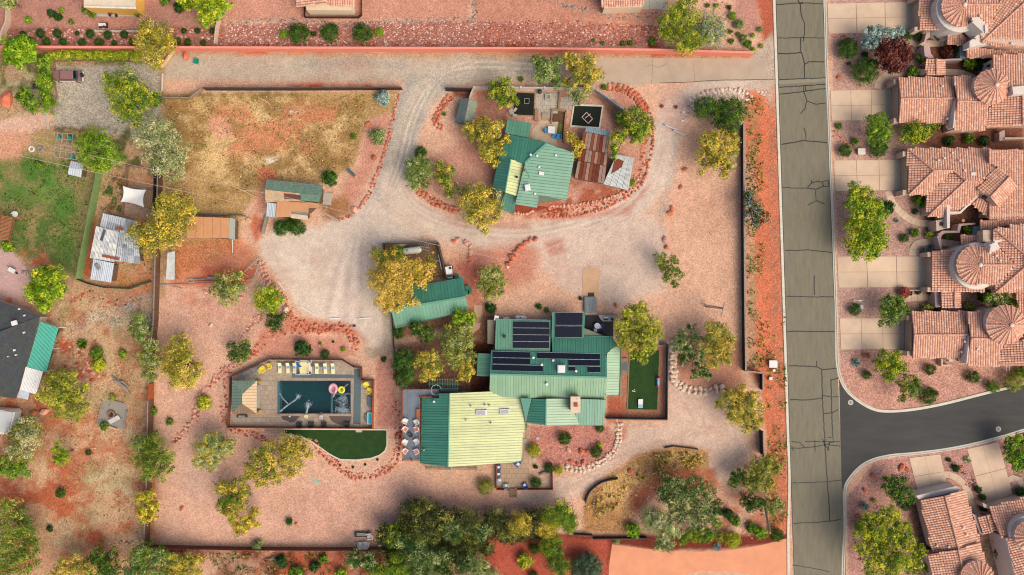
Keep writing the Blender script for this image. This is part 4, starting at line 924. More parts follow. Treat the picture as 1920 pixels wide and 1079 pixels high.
tR(hB,[([(1849,237),(1848,214),(1860,196),(1884,178),(1917,180),(1918,234)],[(1848,237,4.2),(1848,214,4.2),(1917,205,6.0)],[(1900,208),(1850,210)]),
 ([(1918,178),(2010,178),(2010,234),(1918,234)],[(1918,178,6.0),(1918,234,6.0),(2010,205,5)],[(1920,205),(1990,205)])],[((1917,179,6.1),(1918,234,6.1)),((1849,238,4.25),(1918,235,4.3))])
tR(hB,[([(1862,104),(2000,98),(2000,160),(1893,163),(1862,140)],[(1862,104,4.8),(1930,101,4.8),(1895,163,6.2)],[(1900,160),(1899,104)])])
walls(hB,[(1863,105),(2000,99),(2000,160),(1863,160)],4.6,mSw,.4)
for y in (120,129): opening(hB,'window',(1857,y),(1857,y+4),3.5,2.6,3.3,mBk,.08)
cone(hB,1869,159,32.5,5.9,7.3,20,0,2*PI,mSw)
tcap(hB,'chimney',[(1898,163),(1925,161),(1925,177),(1900,178)],3,6.9,mSw)
tcap(hB,'patio_wall',[(1874,248),(1884,244),(1884,262),(1874,265)],0,1.4,mlil);tcap(hB,'patio_wall',[(1884,258),(1925,258),(1925,261),(1884,262)],0,1.6,mSt)
# ---- house C
hC=TH('tiled_house','tiled house with hipped garage roof and a small diagonal dormer','house',W(1800,345,0))
walls(hC,[(1703,280),(1853,280),(1853,360),(1835,380),(1800,400),(1776,405),(1741,405),(1738,364),(1704,364)],2.8,mSt,.3)
zc,zr=2.9,4.7
tR(hC,[([(1701,279),(1751,320),(1704,366)],[(1701,279,zc),(1704,366,zc),(1751,320,zr)],[(1740,320),(1704,321)]),
 ([(1701,278),(1855,278),(1855,305),(1864,316),(1842,338),(1811,339),(1787,320),(1751,320)],[(1701,278,zc),(1840,278,zc),(1760,320,zr)],[(1770,318),(1768,280)]),
 ([(1751,320),(1787,320),(1738,366),(1704,366)],[(1751,320,zr),(1787,320,zr),(1704,366,zc)],[(1745,321),(1744,365)]),
 ([(1787,321),(1811,339),(1739,407),(1738,365)],[(1811,339,zr+.3),(1739,407,zc),(1738,365,zc)],[(1795,345),(1760,345)]),
 ([(1811,339),(1846,339),(1833,353),(1838,362),(1800,398),(1781,399),(1780,384),(1774,384),(1773,407),(1739,407)],[(1811,339,zr+.3),(1739,407,zc),(1800,407,zc)],[(1805,350),(1803,398)])],
 [((1751,320,zr+.05),(1788,320,zr+.05)),((1702,279,zc+.1),(1751,320,zr+.05)),((1704,366,zc+.1),(1751,320,zr+.05)),((1788,320,zr),(1811,339,zr+.3)),((1739,407,zc+.1),(1811,339,zr+.35)),((1811,339,zr+.3),(1842,339,zr+.3))])
gF(hC,1701,284,366,2.6)
tcap(hC,'parapet',[(1775,384),(1781,384),(1781,428),(1776,428)],0,3.6,mSw);tcap(hC,'parapet',[(1781,397),(1800,397),(1836,361),(1840,364),(1801,401),(1781,401)],0,3.6,mSw)
tcap(hC,'entry_wall',[(1755,414),(1775,410),(1776,428),(1756,434)],0,2.6,mSt);opening(hC,'window',(1762,420),(1768,420),2.7,2.62,2.66,mBk,.35)
walls(hC,[(1856,283),(2000,283),(2000,410),(1856,410)],3.6,mSt,.4)
tR(hC,[([(1855,281),(2000,281),(2000,412),(1855,412),(1855,378),(1873,388),(1907,348),(1872,313),(1855,306)],[(1855,281,5.0),(1990,281,5.0),(1900,412,3.4)],[(1900,290),(1900,410)])])
tR(hC,[([(1832,353),(1872,313),(1893,331),(1857,369)],[(1857,369,5.7),(1893,331,5.7),(1832,353,4.9)],[(1872,350),(1850,332)]),
 ([(1857,369),(1893,331),(1907,349),(1872,388)],[(1857,369,5.7),(1893,331,5.7),(1872,388,4.9)],[(1875,350),(1890,368)])],[((1857,369,5.75),(1893,331,5.75))],'dormer_roof')
tcap(hC,'dormer_wall',[(1834,356),(1858,371),(1870,386),(1895,360),(1880,335),(1860,330)],3.2,4.85,mSt);opening(hC,'window',(1846,368),(1851,372),4.6,3.9,4.5,mBk,.25)
tR(hC,[([(1823,383),(1838,370),(1855,383),(1854,410)],[(1838,370,3.4),(1823,383,2.9),(1854,405,3.0)],[(1845,375),(1838,395)])])
tR(hC,[([(1838,414),(2000,412),(2000,428),(1893,428),(1893,422),(1866,428),(1850,440),(1839,440)],[(1838,414,3.2),(1960,412,3.2),(1838,440,2.6)],[(1880,414),(1880,430)])])
tcap(hC,'courtyard_wall',[(1798,420),(1829,418),(1829,421),(1803,424),(1799,437),(1773,437),(1767,441),(1764,446),(1758,440),(1767,433),(1795,433)],0,2.0,mlil)
# ---- house D
hD=TH('tiled_house','fourth tiled house from the top, half round windowed turret rising from its garage roof','house',W(1830,500,0))
walls(hD,[(1750,470),(1848,468),(1848,547),(1750,547)],2.9,mSt,.3)
tR(hD,[([(1748,471),(1848,468),(1846,548),(1750,548)],[(1748,471,2.9),(1750,548,2.9),(1830,508,4.0)],[(1820,508),(1750,508)])])
gF(hD,1748,473,548,2.7)
cc=W(1834,499,5.3);obj('turret_wall',MB().lathe((cc.x,cc.y,0),[(4.1,0),(4.1,4.6),(4.25,4.65),(4.25,4.9),(3.8,4.95),(3.4,5.7)],30),mSw,hD)
for th,(x,y) in zip((.84,1.0,1.17),((1801,483),(1796,498),(1801,516))):
 p=W(x,y,5.4);w=obj('window',MB().box(p,(.75,1.15,.12),PI*th,tilt=(0,-.5)),mfr,hD);obj('pane',MB().box(p+Vc((0,0,.06)),(.5,.85,.08),PI*th,tilt=(0,-.5)),mteal,w)
cone(hD,1838,497,37,5.9,7.0,12,PI*.5,PI*1.5)
walls(hD,[(1840,465),(1930,440),(2000,430),(2000,548),(1866,546),(1840,530)],5.0,mSt,.7)
tR(hD,[([(1835,463),(1872,463),(1903,496),(1841,497)],[(1841,497,6.8),(1903,497,6.8),(1835,463,5.8)],[(1860,497),(1858,463)]),
 ([(1841,497),(1903,497),(1868,534),(1835,533)],[(1841,497,6.8),(1903,497,6.8),(1835,533,5.8)],[(1860,497),(1858,533)])],[((1843,497,6.85),(1905,497,6.85))])
tR(hD,[([(1865,430),(1920,476),(1920,503),(1867,548),(1867,535),(1905,497),(1873,463),(1862,452)],[(1865,430,5.2),(1867,548,5.2),(1920,490,6.6)],[(1910,490),(1866,490)]),
 ([(1865,428),(1895,427),(1895,421),(2000,421),(2000,476),(1921,476)],[(1865,430,5.2),(1920,476,6.6),(1990,426,5.2)],[(1930,470),(1929,425)]),
 ([(1867,549),(1920,503),(2000,500),(2000,549)],[(1867,548,5.2),(1920,503,6.6),(1990,549,5.2)],[(1930,505),(1931,548)])],[((1865,430,5.3),(1920,476,6.7)),((1867,549,5.3),(1920,503,6.7)),((1920,476,6.6),(1920,503,6.6))])
tcap(hD,'chimney_block',[(1843,432),(1865,432),(1864,453),(1843,454)],3,4.6,mSt);ck=W(1865,463,7.2);t=obj('chimney',MB().box((ck.x,ck.y,5.8),(1.5,1.4,2.8),.5),mSw,hD)
obj('chimney_cap',MB().box((ck.x+.5,ck.y+1.0,7.3),(1.4,.4,.25),.2),mSw,t);obj('chimney_cap',MB().box((ck.x-.8,ck.y-.6,7.3),(.4,1.4,.25),-.2),mSw,t)
tR(hD,[([(1801,441),(1837,441),(1840,452),(1830,464),(1805,468)],[(1801,441,3.1),(1837,441,3.2),(1805,468,2.7)],[(1820,442),(1821,466)])]);walls(hD,[(1803,443),(1837,443),(1837,463),(1806,466)],2.5,mSt,1.0)
tR(hD,[([(1820,535),(1846,535),(1846,548),(1820,548)],[(1820,535,4.1),(1846,535,4.1),(1820,548,3.6)],[(1830,535),(1830,548)])])
tcap(hD,'courtyard_wall',[(1757,443),(1764,441),(1766,467),(1763,467)],0,2.2,mlil)
gt=TH('gatehouse','small tiled gate roof over the path south of the half round turret','gate',W(1783,561,0),'small tiled gate roofs')
gate(gt,[(1766,545),(1801,544),(1802,578),(1766,578)],[(1790,544.5),(1790,578)],2.9,3.4)
tcap(gt,'wing_wall',[(1752,548),(1764,548),(1764,576),(1754,577)],0,2.0,mlil)
# ---- house E
hE=TH('tiled_house','tiled house with cone turret just above the corner of the black side road','house',W(1810,635,0))
walls(hE,[(1711,586),(1813,586),(1812,670),(1712,670)],2.8,mSt,.3)
tR(hE,[([(1709,584),(1813,584),(1817,628),(1715,628)],[(1715,628,4.2),(1817,628,4.2),(1709,584,2.8)],[(1760,628),(1758,585)]),
 ([(1715,628),(1817,628),(1813,682),(1800,682),(1797,672),(1711,672)],[(1715,628,4.2),(1817,628,4.2),(1711,672,2.8)],[(1760,628),(1758,672)])],[((1715,628,4.25),(1817,628,4.25)),((1710,585,2.95),(1715,628,4.2)),((1715,628,4.2),(1712,672,2.95))])
gF(hE,1709,592,668,2.6)
walls(hE,[(1816,586),(1880,592),(1877,686),(1818,686)],4.0,mSt,.4)
tR(hE,[([(1814,584),(1848,584),(1850,592),(1870,595),(1886,635),(1821,635)],[(1821,635,5.3),(1880,635,5.3),(1814,584,4.0)],[(1850,635),(1848,585)]),
 ([(1821,635),(1890,636),(1875,660),(1877,687),(1815,687)],[(1821,635,5.3),(1880,635,5.3),(1815,687,3.9)],[(1850,635),(1849,686)])],[((1821,635,5.35),(1888,636,5.35))])
tcap(hE,'parapet',[(1817,630),(1819,630),(1814,682),(1812,682)],3,4.6,mSw)
walls(hE,[(1880,660),(1895,640),(2000,630),(2000,683),(1880,683)],4.2,mSt,.6)
tR(hE,[([(1874,683),(1873,660),(1890,642),(2000,628),(2000,683)],[(1874,683,4.2),(1873,660,4.2),(1940,660,6.2)],[(1930,660),(1876,662)])],[((1876,684,4.25),(1990,684,4.4))])
tR(hE,[([(1905,550),(2000,550),(2000,600),(1915,600)],[(1905,550,4.8),(1990,550,4.8),(1910,600,6)],[(1930,598),(1929,552)])])
cone(hE,1897,610,37,5.9,7.4,20,0,2*PI,mSw)
tcap(hE,'patio_wall',[(1765,673),(1768,673),(1768,684),(1783,684),(1783,687),(1765,687)],0,1.2,mSt);obj('air_conditioner',MB().box(W(1781,674,1),(.8,.8,.9)).lathe(W(1781,674,1.45),[(.3,0),(.3,.05),(0,.06)],12),mSw,hE)
# ---- house F
hF=TH('tiled_house','tiled house, turned slightly, beside the very large yellow green tree','house',W(1790,1000,0))
walls(hF,[(1727,939),(1810,921),(1837,1016),(1752,1036)],2.8,mSt,.3)
tR(hF,[([(1725,938),(1772,931),(1797,1030),(1749,1036)],[(1772,931,4.2),(1797,1030,4.2),(1725,938,2.8)],[(1785,980),(1738,988)]),
 ([(1772,931),(1809,919),(1838,1016),(1797,1030)],[(1772,931,4.2),(1797,1030,4.2),(1809,919,3.0)],[(1785,980),(1824,970)])],[((1772,931,4.25),(1797,1030,4.25))])
tR(hF,[([(1741,1041),(1797,1031),(1811,1100),(1753,1100)],[(1797,1031,4.6),(1811,1100,4.6),(1741,1041,3.4)],[(1802,1060),(1745,1066)]),
 ([(1797,1031),(1838,1018),(1847,1051),(1842,1100),(1811,1100)],[(1797,1031,4.6),(1811,1100,4.6),(1838,1018,3.6)],[(1803,1060),(1845,1050)])],[((1797,1031,4.65),(1811,1100,4.65))])
walls(hF,[(1743,1043),(1838,1022),(1860,1110),(1755,1110)],3.3,mSt,.4)
cone(hF,1840,1088,31,5.2,6.4,20,0,2*PI,mSw)
tcap(hF,'parapet',[(1718,930),(1778,915),(1792,912),(1801,916),(1800,919),(1774,927),(1723,937)],0,2.6,mSw)
for k in range(5):
 a,b=(1727+k*10,930-k*2.6),(1736+k*10,927.5-k*2.6);opening(hF,'garage_door_panel',a,b,.4,.02,2.0,mgar,.1)
# ---- house G
hG=TH('tiled_house','tiled house at the lower right corner with a tall pale wall','house',W(1900,1010,0))
walls(hG,[(1857,952),(1920,934),(2000,915),(2000,1000),(1880,1004)],2.8,mSt,.3)
tR(hG,[([(1855,951),(1920,933),(2000,912),(2000,1000),(1920,1000),(1877,1008)],[(1855,951,2.9),(1920,933,2.9),(1880,1008,4.4)],[(1885,1000),(1870,950)])])
tR(hG,[([(1889,1013),(1910,1005),(1990,990),(2000,1110),(1912,1110)],[(1889,1013,5),(1912,1110,5),(1960,1050,6.4)],[(1940,1050),(1900,1060)])])
cc=W(1931,1004,5.2);obj('turret_wall',MB().lathe((cc.x,cc.y,0),[(3.4,0),(3.4,4.6),(3.55,4.7),(3.55,5.0),(3.1,5.1),(2.9,5.8)],30),mSw,hG)
cone(hG,1938,1008,26,5.9,7.2,18)
for x,y,th in ((1911,986,.85),(1903,998,1.02)): p=W(x,y,5.3);w=obj('window',MB().box(p,(.7,.95,.12),PI*th,tilt=(0,-.5)),mfr,hG);obj('pane',MB().box(p+Vc((0,0,.06)),(.45,.7,.08),PI*th,tilt=(0,-.5)),mteal,w)
walls(hG,[(1886,1010),(2000,990),(2000,1110),(1910,1110)],5.0,mSw,.1)
tcap(hG,'parapet',[(1842,943),(1856,949),(1858,956),(1845,952)],0,2.4,mSt);tcap(hG,'entry_wall',[(1823,963),(1835,970),(1843,1003),(1837,1000)],0,2.4,mlil)
gt=TH('gatehouse','small tiled gate roof between the two southern tiled houses','gate',W(1855,982,0),'small tiled gate roofs')
gate(gt,[(1835,970),(1866,963),(1875,992),(1844,1003)],[(1841,988),(1871,980)][::1] and [(1850.5,966.5),(1859.5,997.5)],2.8,3.1)
# ------------------------------------------------------------ vegetation
PAL={
 'green': ((48,84,18),(84,126,28),(136,160,46)),'bright': ((70,116,14),(116,162,26),(176,200,48)),'dark': ((28,58,22),(46,84,28),(84,116,42)),
 'olive': ((80,96,30),(134,144,52),(196,190,84)),'gold': ((110,116,32),(204,180,54),(250,218,88)),'sage': ((84,110,52),(136,158,84),(200,206,130)),
 'silver': ((108,128,80),(180,184,126),(232,224,168)),'yellowgreen': ((86,116,22),(166,180,38),(222,214,56)),'willow': ((80,106,30),(142,152,52),(204,194,80)),
 'red': ((62,26,26),(98,44,36),(140,74,56)),'orange': ((112,116,44),(222,182,80),(250,212,112)),'straw': ((150,118,66),(196,158,98),(224,192,138)),'blue': ((96,128,116),(136,164,150),(186,204,190)),'thicket': ((28,40,18),(54,66,28),(100,100,50)),'dome': ((66,88,62),(84,110,78),(112,136,100)),'clip': ((34,66,16),(56,96,22),(92,132,32)),'pink': ((128,50,40),(190,90,74),(220,130,110)) }
LM=leafmat()
GROW=1.14
def leafmesh(name,lobes,leaf=.32,dens=150,pal='green',pal2=None,mix=.3,seed=1,flat=.8,lump=.30,inner=.16,thin=0,upw=.25,clumps=1.0):
 """lobes: world-space (x,y,z,r[,pal]). Leaves sit on many small clumps spread over each lobe"""
 g=np.random.default_rng(seed);VV=[];CL=[]
 for lb in lobes:
  x,y,z,r=lb[:4];r=r*GROW;pl=lb[4] if len(lb) > 4 else pal
  n=int(max(dens,150)*1.5*r*r)+30;nc=int((16+8*min(r,4)*1.2)*clumps*(.3/lump)**1.5 if clumps == 1 else (16+8*r)*clumps)
  d=g.normal(size=(nc,3));d[:,2] =np.where(d[:,2] < -.35,-d[:,2],d[:,2])+upw*.2;d /= np.linalg.norm(d,axis=1)[:,None]
  rad=r*g.uniform(.55,.98,nc)[:,None];cc=d*rad*np.array([1,1,flat]);cr=r*lump*g.uniform(.6,1.35,nc)
  if thin: k=g.random(nc) > thin;cc,cr,d=cc[k],cr[k],d[k];nc=len(cc)
  ci=g.integers(0,nc,n);dd=g.normal(size=(n,3));dd[:,2] =np.abs(dd[:,2])*.9+dd[:,2]*.1;dd /= np.linalg.norm(dd,axis=1)[:,None]
  rr=cr[ci]*g.uniform(.55,1.05,n)**.6
  inn=g.random(n) < inner;P=cc[ci]+dd*rr[:,None];P[inn] *= g.uniform(.3,.85,inn.sum())[:,None]
  nm=dd*.75+d[ci]*.5+g.normal(size=(n,3))*.45;nm /= np.linalg.norm(nm,axis=1)[:,None]
  t=np.cross(nm,g.normal(size=(n,3)));t /= np.linalg.norm(t,axis=1)[:,None];b=np.cross(nm,t)
  s=leaf*g.uniform(.55,1.25,n)[:,None];q=g.uniform(.45,.8,n)[:,None]
  P=P+np.array([x,y,z])
  VV.append(np.stack([P-t*s*.5,P-b*s*q*.5,P+t*s*.5,P+b*s*q*.5],1))
  tone=g.random(nc);tone[g.random(nc) < .15] += .5
  p1=np.array([alb(c) for c in PAL[pl]])*1.13;p2=np.array([alb(c) for c in PAL[pal2 or pl]])*1.13;p1[0] *= .62;p2[0] *= .62;p1[2] *= 1.12;p2[2] *= 1.12  # leaf tones stretched: shaded gaps and highlights painted into random clumps
  use2=(g.random(nc) < mix)[ci];tt=np.clip(tone[ci]*.75+g.uniform(0,.35,n),0,1.0)*2;lo=np.minimum(tt.astype(int),1);f=(tt-lo)[:,None]
  c1=p1[lo]*(1-f)+p1[lo+1]*f;c2=p2[lo]*(1-f)+p2[lo+1]*f
  CL.append(np.where(use2[:,None],c2,c1)*g.uniform(.85,1.15,n)[:,None])
 V=np.concatenate(VV).reshape(-1,3);C=np.repeat(np.concatenate(CL),4,0);C=np.concatenate([C,np.ones((len(C),1))],1)
 return npmesh(name,V,np.arange(len(V)).reshape(-1,4),C,LM)
bark=M('bark',(134,112,86),.95,.3,4,.4)
TS=[100]
def tree(label,lobes,pal,pal2=None,mix=.3,name='tree',cat='tree',hz=None,dens=230,leaf=.28,group=None,thin=0,lump=.30,base=None,trunk=True,inner=.16):
 """lobes (px,py,rpx[,pal]) seen in the picture; each is set at its own height above the trunk foot"""
 TS[0] += 1;R=max(l[2] for l in lobes)/10;top=hz or min(5.2,1.9+R*.95);L=[];g=random.Random(TS[0])
 for l in lobes:
  z=max(l[2]/10*.75,top+g.uniform(-.7,.5)-(R-l[2]/10)*.35);p=W(l[0],l[1],z);L.append((p.x,p.y,z,l[2]/10*(H-z)/H)+tuple(l[3:4]))
 sw=sum(l[3]**2 for l in L);bx=sum(l[0]*l[3]**2 for l in L)/sw;by=sum(l[1]*l[3]**2 for l in L)/sw
 if base: b=W(*base,0);bx,by=b.x,b.y
 t=TH(name,label,cat,(bx,by,0),group)
 if trunk:
  mb=MB();h=top*.45;r0=.10+R*.055;f=Vc((bx+g.uniform(-.3,.3),by+g.uniform(-.3,.3),h))
  mb.tube([(bx,by,-.05),((bx+f.x)/2+.05,(by+f.y)/2,h*.5),f],[r0*1.25,r0,r0*.85],8)
  for l in L:
   e=Vc(l[:3])+Vc((g.uniform(-.3,.3),g.uniform(-.3,.3),l[3]*.3));m=f.lerp(e,.5)+Vc((g.uniform(-.3,.3),g.uniform(-.3,.3),.25))
   mb.tube([f-Vc((0,0,.1)),m,e],[r0*.62,r0*.4,r0*.12],6)
   for k in range(3):
    a=g.uniform(0,6.28);q=Vc(l[:3])+Vc((math.cos(a)*l[3]*.75,math.sin(a)*l[3]*.75,l[3]*.35));mb.tube([m,m.lerp(q,.55)+Vc((0,0,.2)),q],[r0*.3,r0*.18,r0*.06],5)
  obj('trunk',mb,bark,t)
 off=Vc((bx,by,0));L2=[(l[0]-bx,l[1]-by)+l[2:] for l in L]
 obj('crown',leafmesh('crown',L2,leaf,dens,pal,pal2,mix,TS[0],thin=thin,lump=lump,inner=inner),None,t,local=True);return t
# --- clipped and loose shrub prototypes (unit radius), copied
PROTO={}
def shrubproto(pal,kind):
 k=(pal,kind)
 if k in PROTO: return PROTO[k]
 sd=len(PROTO)+50
 t=TH('shrub','x','shrub',(0,0,0))
 if kind == 'ball': L=[(0,0,.45,.92)];me=leafmesh('foliage',L,.085,3600,pal,None,0,sd,flat=.9,lump=.16,inner=.0,clumps=9)
 elif kind == 'loose': L=[(0,0,.5,.78),(.38,.1,.45,.5),(-.33,.28,.5,.5),(-.05,-.4,.4,.5)];me=leafmesh('foliage',L,.2,620,pal,None,0,sd,lump=.32,inner=.1)
 elif kind == 'spiky':
  g=random.Random(sd);V=[];F=[];C=[]
  for i in range(46):
   a=i*2.4;el=.15+1.15*i/46;ln=g.uniform(.8,1.05);d=Vc((math.cos(a)*math.cos(el),math.sin(a)*math.cos(el),math.sin(el)*.8));s=Vc((-math.sin(a),math.cos(a),0))*.085
   V += [Vc((0,0,.05))-s*.6,d*ln*.5-s,d*ln,d*ln*.5+s+Vc((0,0,.03))]
   c=alb(g.choice(PAL[pal]));C += [(*c,1)]*4
  me=npmesh('foliage',np.array(V),np.arange(len(V)).reshape(-1,4),np.array(C),LM)
 obj('foliage',me,None,t,local=True)
 obj('stem',MB().tube([(0,0,-.02),(.03,0,.35)],[.07,.04],6),bark,t,local=True)
 PROTO[k] =t;return t
def shrub(px,py,r,label,pal='dark',kind='ball',group=None,cat='shrub',name=None,flatz=1):
 p=shrubproto(pal,kind);s=r/10;o=place(p,px,py,0,random.uniform(0,6),USED,label,(s,s,s*flatz),group)
 o['category'] =cat
 if name: o.name=name
 elif kind == 'spiky': o.name='agave';o['category'] ='agave'
 return o
def row(pts,fmt,pal='dark',kind='ball',group=None,a='left',b='right'):
 for i,p in enumerate(pts): shrub(p[0],p[1],p[2],fmt.format(ordl(i,len(pts),a,b)),pal,kind,group)
T=tree
T('round bright green tree over the west end of the pink wall',[(28,92,20),(52,92,20),(42,112,20),(25,108,14),(60,105,13),(42,86,16)],'bright',leaf=.42)
T('small feathery green conifer beside the clipped driveway hedge',[(48,184,15),(60,194,15),(52,172,10),(66,205,10)],'green','bright',lump=.22)
T('tall olive and yellow tree standing across the pink wall',[(283,58,22),(305,66,20),(272,82,18),(312,86,20),(288,104,22),(275,62,14),(296,122,12),(322,76,10)],'olive','gold',.45,dens=170)
T('dark green and lime tree in the grey gravel court',[(212,158,20),(240,156,24),(232,182,28),(262,172,24),(275,192,24),(250,212,24),(228,205,16),(262,232,12)],'green','yellowgreen',.5,dens=170)
T('small dark bush tree at the corner post of the grey court',[(297,186,12),(291,196,9)],'green',leaf=.28)
T('pale silvery tree beside the dry field fence',[(288,240,26),(312,246,26),(272,264,20),(300,270,26),(330,278,24),(322,304,22),(302,316,18),(335,326,14),(282,296,16),(344,300,10),(322,338,9)],'silver','sage',.4,dens=150,leaf=.28)
T('perfectly round bright green tree under the power lines',[(187,285,40,'bright'),(170,270,20),(205,300,20)],'bright','green',.25,dens=220,leaf=.26,lump=.2)
T('large yellow and grey green tree between the old tin house and orange shed',[(332,392,32),(308,412,28),(346,416,26),(300,442,26),(262,440,22),(282,462,20),(355,388,18),(322,448,20),(314,380,18),(250,432,10)],'olive','gold',.5,dens=165)
T('bright lime green tree beside the dark shingled house',[(82,520,20),(104,522,20),(66,548,18),(92,545,24),(114,548,14),(88,570,16)],'bright','yellowgreen',.5,leaf=.4)
T('soft pale green bushy tree by the brown fence',[(262,596,16),(256,618,14),(272,622,16),(265,636,12)],'sage','green',.5,leaf=.24,lump=.25)
T('grey green tree leaning over the brown fence',[(284,650,14),(274,672,16),(292,676,14),(284,700,16)],'sage','olive',.5,leaf=.26)
T('bright yellow green tree just east of the brown fence',[(340,642,18),(352,660,16),(322,668,20),(345,682,24),(366,700,16),(338,712,20),(318,692,14),(360,720,12),(372,684,9)],'willow','gold',.55,leaf=.28)
T('wide olive tree in the west neighbour yard',[(108,712,20),(132,708,18),(98,738,22),(128,736,24),(152,748,18),(118,765,20),(148,772,18),(160,728,9)],'olive','yellowgreen',.4)
T('pale feathery tree beside the white trailer',[(52,796,18),(36,812,18),(60,824,22),(30,842,18),(48,850,18),(66,800,14)],'silver','olive',.5,thin=.2,leaf=.26)
T('green tree at the left edge below the pale feathery tree',[(8,872,18),(24,882,18),(46,878,16)],'green','bright',.4,leaf=.28)
T('small fresh green tree beside the log edging in the west yard',[(112,842,12),(122,858,14),(110,860,10)],'bright','green',.5,leaf=.25,thin=.1)
T('dense round green tree over the brown fence',[(266,832,18),(288,826,18),(300,844,20),(268,858,20),(292,868,22),(316,858,16),(278,888,14),(304,888,14),(318,876,10)],'green','olive',.4,dens=190,leaf=.26)
T('yellow flowering tree on the lower brown fence',[(264,934,11),(282,930,12),(292,948,13),(270,958,14),(286,970,10),(272,974,9)],'yellowgreen','gold',.55,leaf=.3)
T('large green tree at the lower left edge',[(18,950,24),(44,962,18),(12,990,26),(48,995,24),(64,1020,18),(24,1028,28),(54,1050,24),(20,1066,24)],'green','olive',.5,dens=165)
T('orange tinged tree at the bottom edge left of the dark bush',[(128,1062,20),(150,1056,20),(168,1068,18),(110,1080,16)],'olive','orange',.5)
T('dark bushy tree at the bottom edge between yellow neighbours',[(196,1040,20),(212,1062,22),(190,1076,18),(178,1046,12)],'dark','green',.4)
T('broad sage green tree under the fence corner at the bottom',[(272,1038,24),(300,1042,20),(262,1066,24),(292,1074,22)],'sage','green',.5)
T('yellow and green tree right of the sage tree at the bottom',[(326,1054,20),(346,1052,18),(364,1066,18),(330,1078,20),(372,1046,11)],'olive','gold',.5)
T('olive green tree below the steel pipe rack',[(420,524,16),(444,520,14),(410,544,16),(436,546,20),(452,536,12),(424,564,12)],'sage','olive',.55,leaf=.27)
T('light green tree left of the parking area boulder',[(490,550,14),(508,546,14),(522,562,14),(502,572,18),(486,570,10),(514,582,10)],'yellowgreen','bright',.5,leaf=.28)
T('dark green tree below the parking boulder',[(512,598,13),(528,596,12),(520,612,13),(505,608,8)],'dark',leaf=.26)
T('dark and lime bush tree on the rock border by the pool',[(440,652,13),(458,648,12),(452,666,15),(464,664,9),(436,668,9)],'green','dark',.5,leaf=.26)
T('grey green tree with yellow foot in the lower west garden',[(384,830,18),(404,826,18),(424,838,18),(394,850,18),(378,862,16),(398,874,12),(434,832,10),(412,856,12)],'sage','gold',.3,leaf=.27)
T('golden tree beside the artificial turf, left of a pair',[(484,852,16),(504,846,18),(478,878,18),(504,876,22),(520,894,14),(492,900,16),(530,866,14),(468,890,10)],'gold','green',.4,dens=165)
T('golden tree overhanging the curved turf edge',[(540,830,18),(562,832,18),(548,854,20),(572,850,16),(560,876,14),(545,886,12),(532,848,12),(512,832,8)],'gold','olive',.4,dens=165)
T('tall dark and golden tree in the south west garden',[(420,912,15),(446,910,14),(428,934,18),(418,950,14),(444,938,18),(438,962,14),(460,922,12)],'green','gold',.5)
T('loose yellow tree south of the dark and golden tree',[(448,976,16),(468,972,16),(458,992,14),(478,960,10),(442,988,8),(482,984,7)],'gold','yellowgreen',.3,leaf=.28,thin=.15)
T('green tree with bare twigs over the lane',[(1008,118,14),(1026,132,20),(1014,146,14),(1044,118,12),(1042,144,12),(1046,160,10)],'sage','green',.6,thin=.12,leaf=.27)
T('loose yellow tree over the white fence by the lane',[(1068,112,14),(1088,122,18),(1106,112,13),(1104,140,18),(1122,142,13),(1082,148,15),(1070,134,10),(1096,160,12),(1060,156,9)],'gold','olive',.45,thin=.15,leaf=.28)
T('grey green tree inside the white fence beside the dark turf',[(1072,172,12),(1088,184,14),(1102,170,10),(1080,192,8)],'sage',leaf=.25)
T('dark green and yellow tree above the narrow garden shed',[(926,162,12),(944,156,14),(930,178,14),(950,176,16),(964,188,10),(944,194,12)],'green','yellowgreen',.45)
T('golden green tree beside the cottage roof',[(884,244,16),(906,236,16),(930,240,16),(900,264,18),(924,264,18),(914,288,16),(936,282,14),(924,304,12),(948,262,10),(874,238,9)],'gold','olive',.45)
T('small yellow tree against the rusty shed',[(1072,262,10),(1084,276,12),(1078,290,9),(1066,254,7)],'gold',leaf=.27)
T('dense green tree with visible limbs by the grey tin roof',[(1168,222,15),(1188,214,14),(1206,228,16),(1180,240,16),(1202,250,15),(1158,258,14),(1190,262,12),(1152,278,11),(1212,240,12),(1150,294,7)],'green','yellowgreen',.35)
T('grey green twiggy tree west of the cottage island',[(774,310,14),(794,308,16),(784,328,18),(770,330,12),(802,324,12),(776,348,12),(798,346,10)],'sage','green',.5,thin=.15,leaf=.26)
T('green and yellow tree on the rock border west of the cottage',[(826,312,11),(838,322,14),(832,340,14),(848,352,12),(842,366,9),(822,330,9)],'green','gold',.4,leaf=.28)
T('big golden tree where the loop driveway forks',[(890,360,20),(916,370,20),(876,382,20),(902,392,24),(930,388,16),(884,408,16),(906,418,18),(928,410,12),(870,364,12),(910,434,8)],'gold','olive',.45,dens=170)
T('grey green tree between garage and rock arc',[(908,512,14),(928,508,14),(920,530,20),(940,530,13),(904,536,12),(920,554,14),(936,548,9)],'sage','olive',.6,leaf=.27)
T('dark olive tree between the road fence and white rocks',[(1318,204,22),(1342,208,23),(1370,210,26),(1364,234,22),(1330,198,17),(1316,208,16),(1348,212,16),(1366,200,18),(1384,198,14),(1392,214,13),(1378,226,16),(1362,236,17),(1344,232,12),(1372,246,13)],'dark','green',.4,leaf=.2,dens=260,lump=.2,hz=3)
T('yellow olive tree below the white rocks',[(1326,262,17),(1348,258,16),(1370,262,15),(1334,284,20),(1360,284,20),(1322,302,14),(1346,306,17),(1366,308,14),(1312,288,10),(1358,328,10),(1378,282,8),(1314,322,7)],'olive','gold',.55)
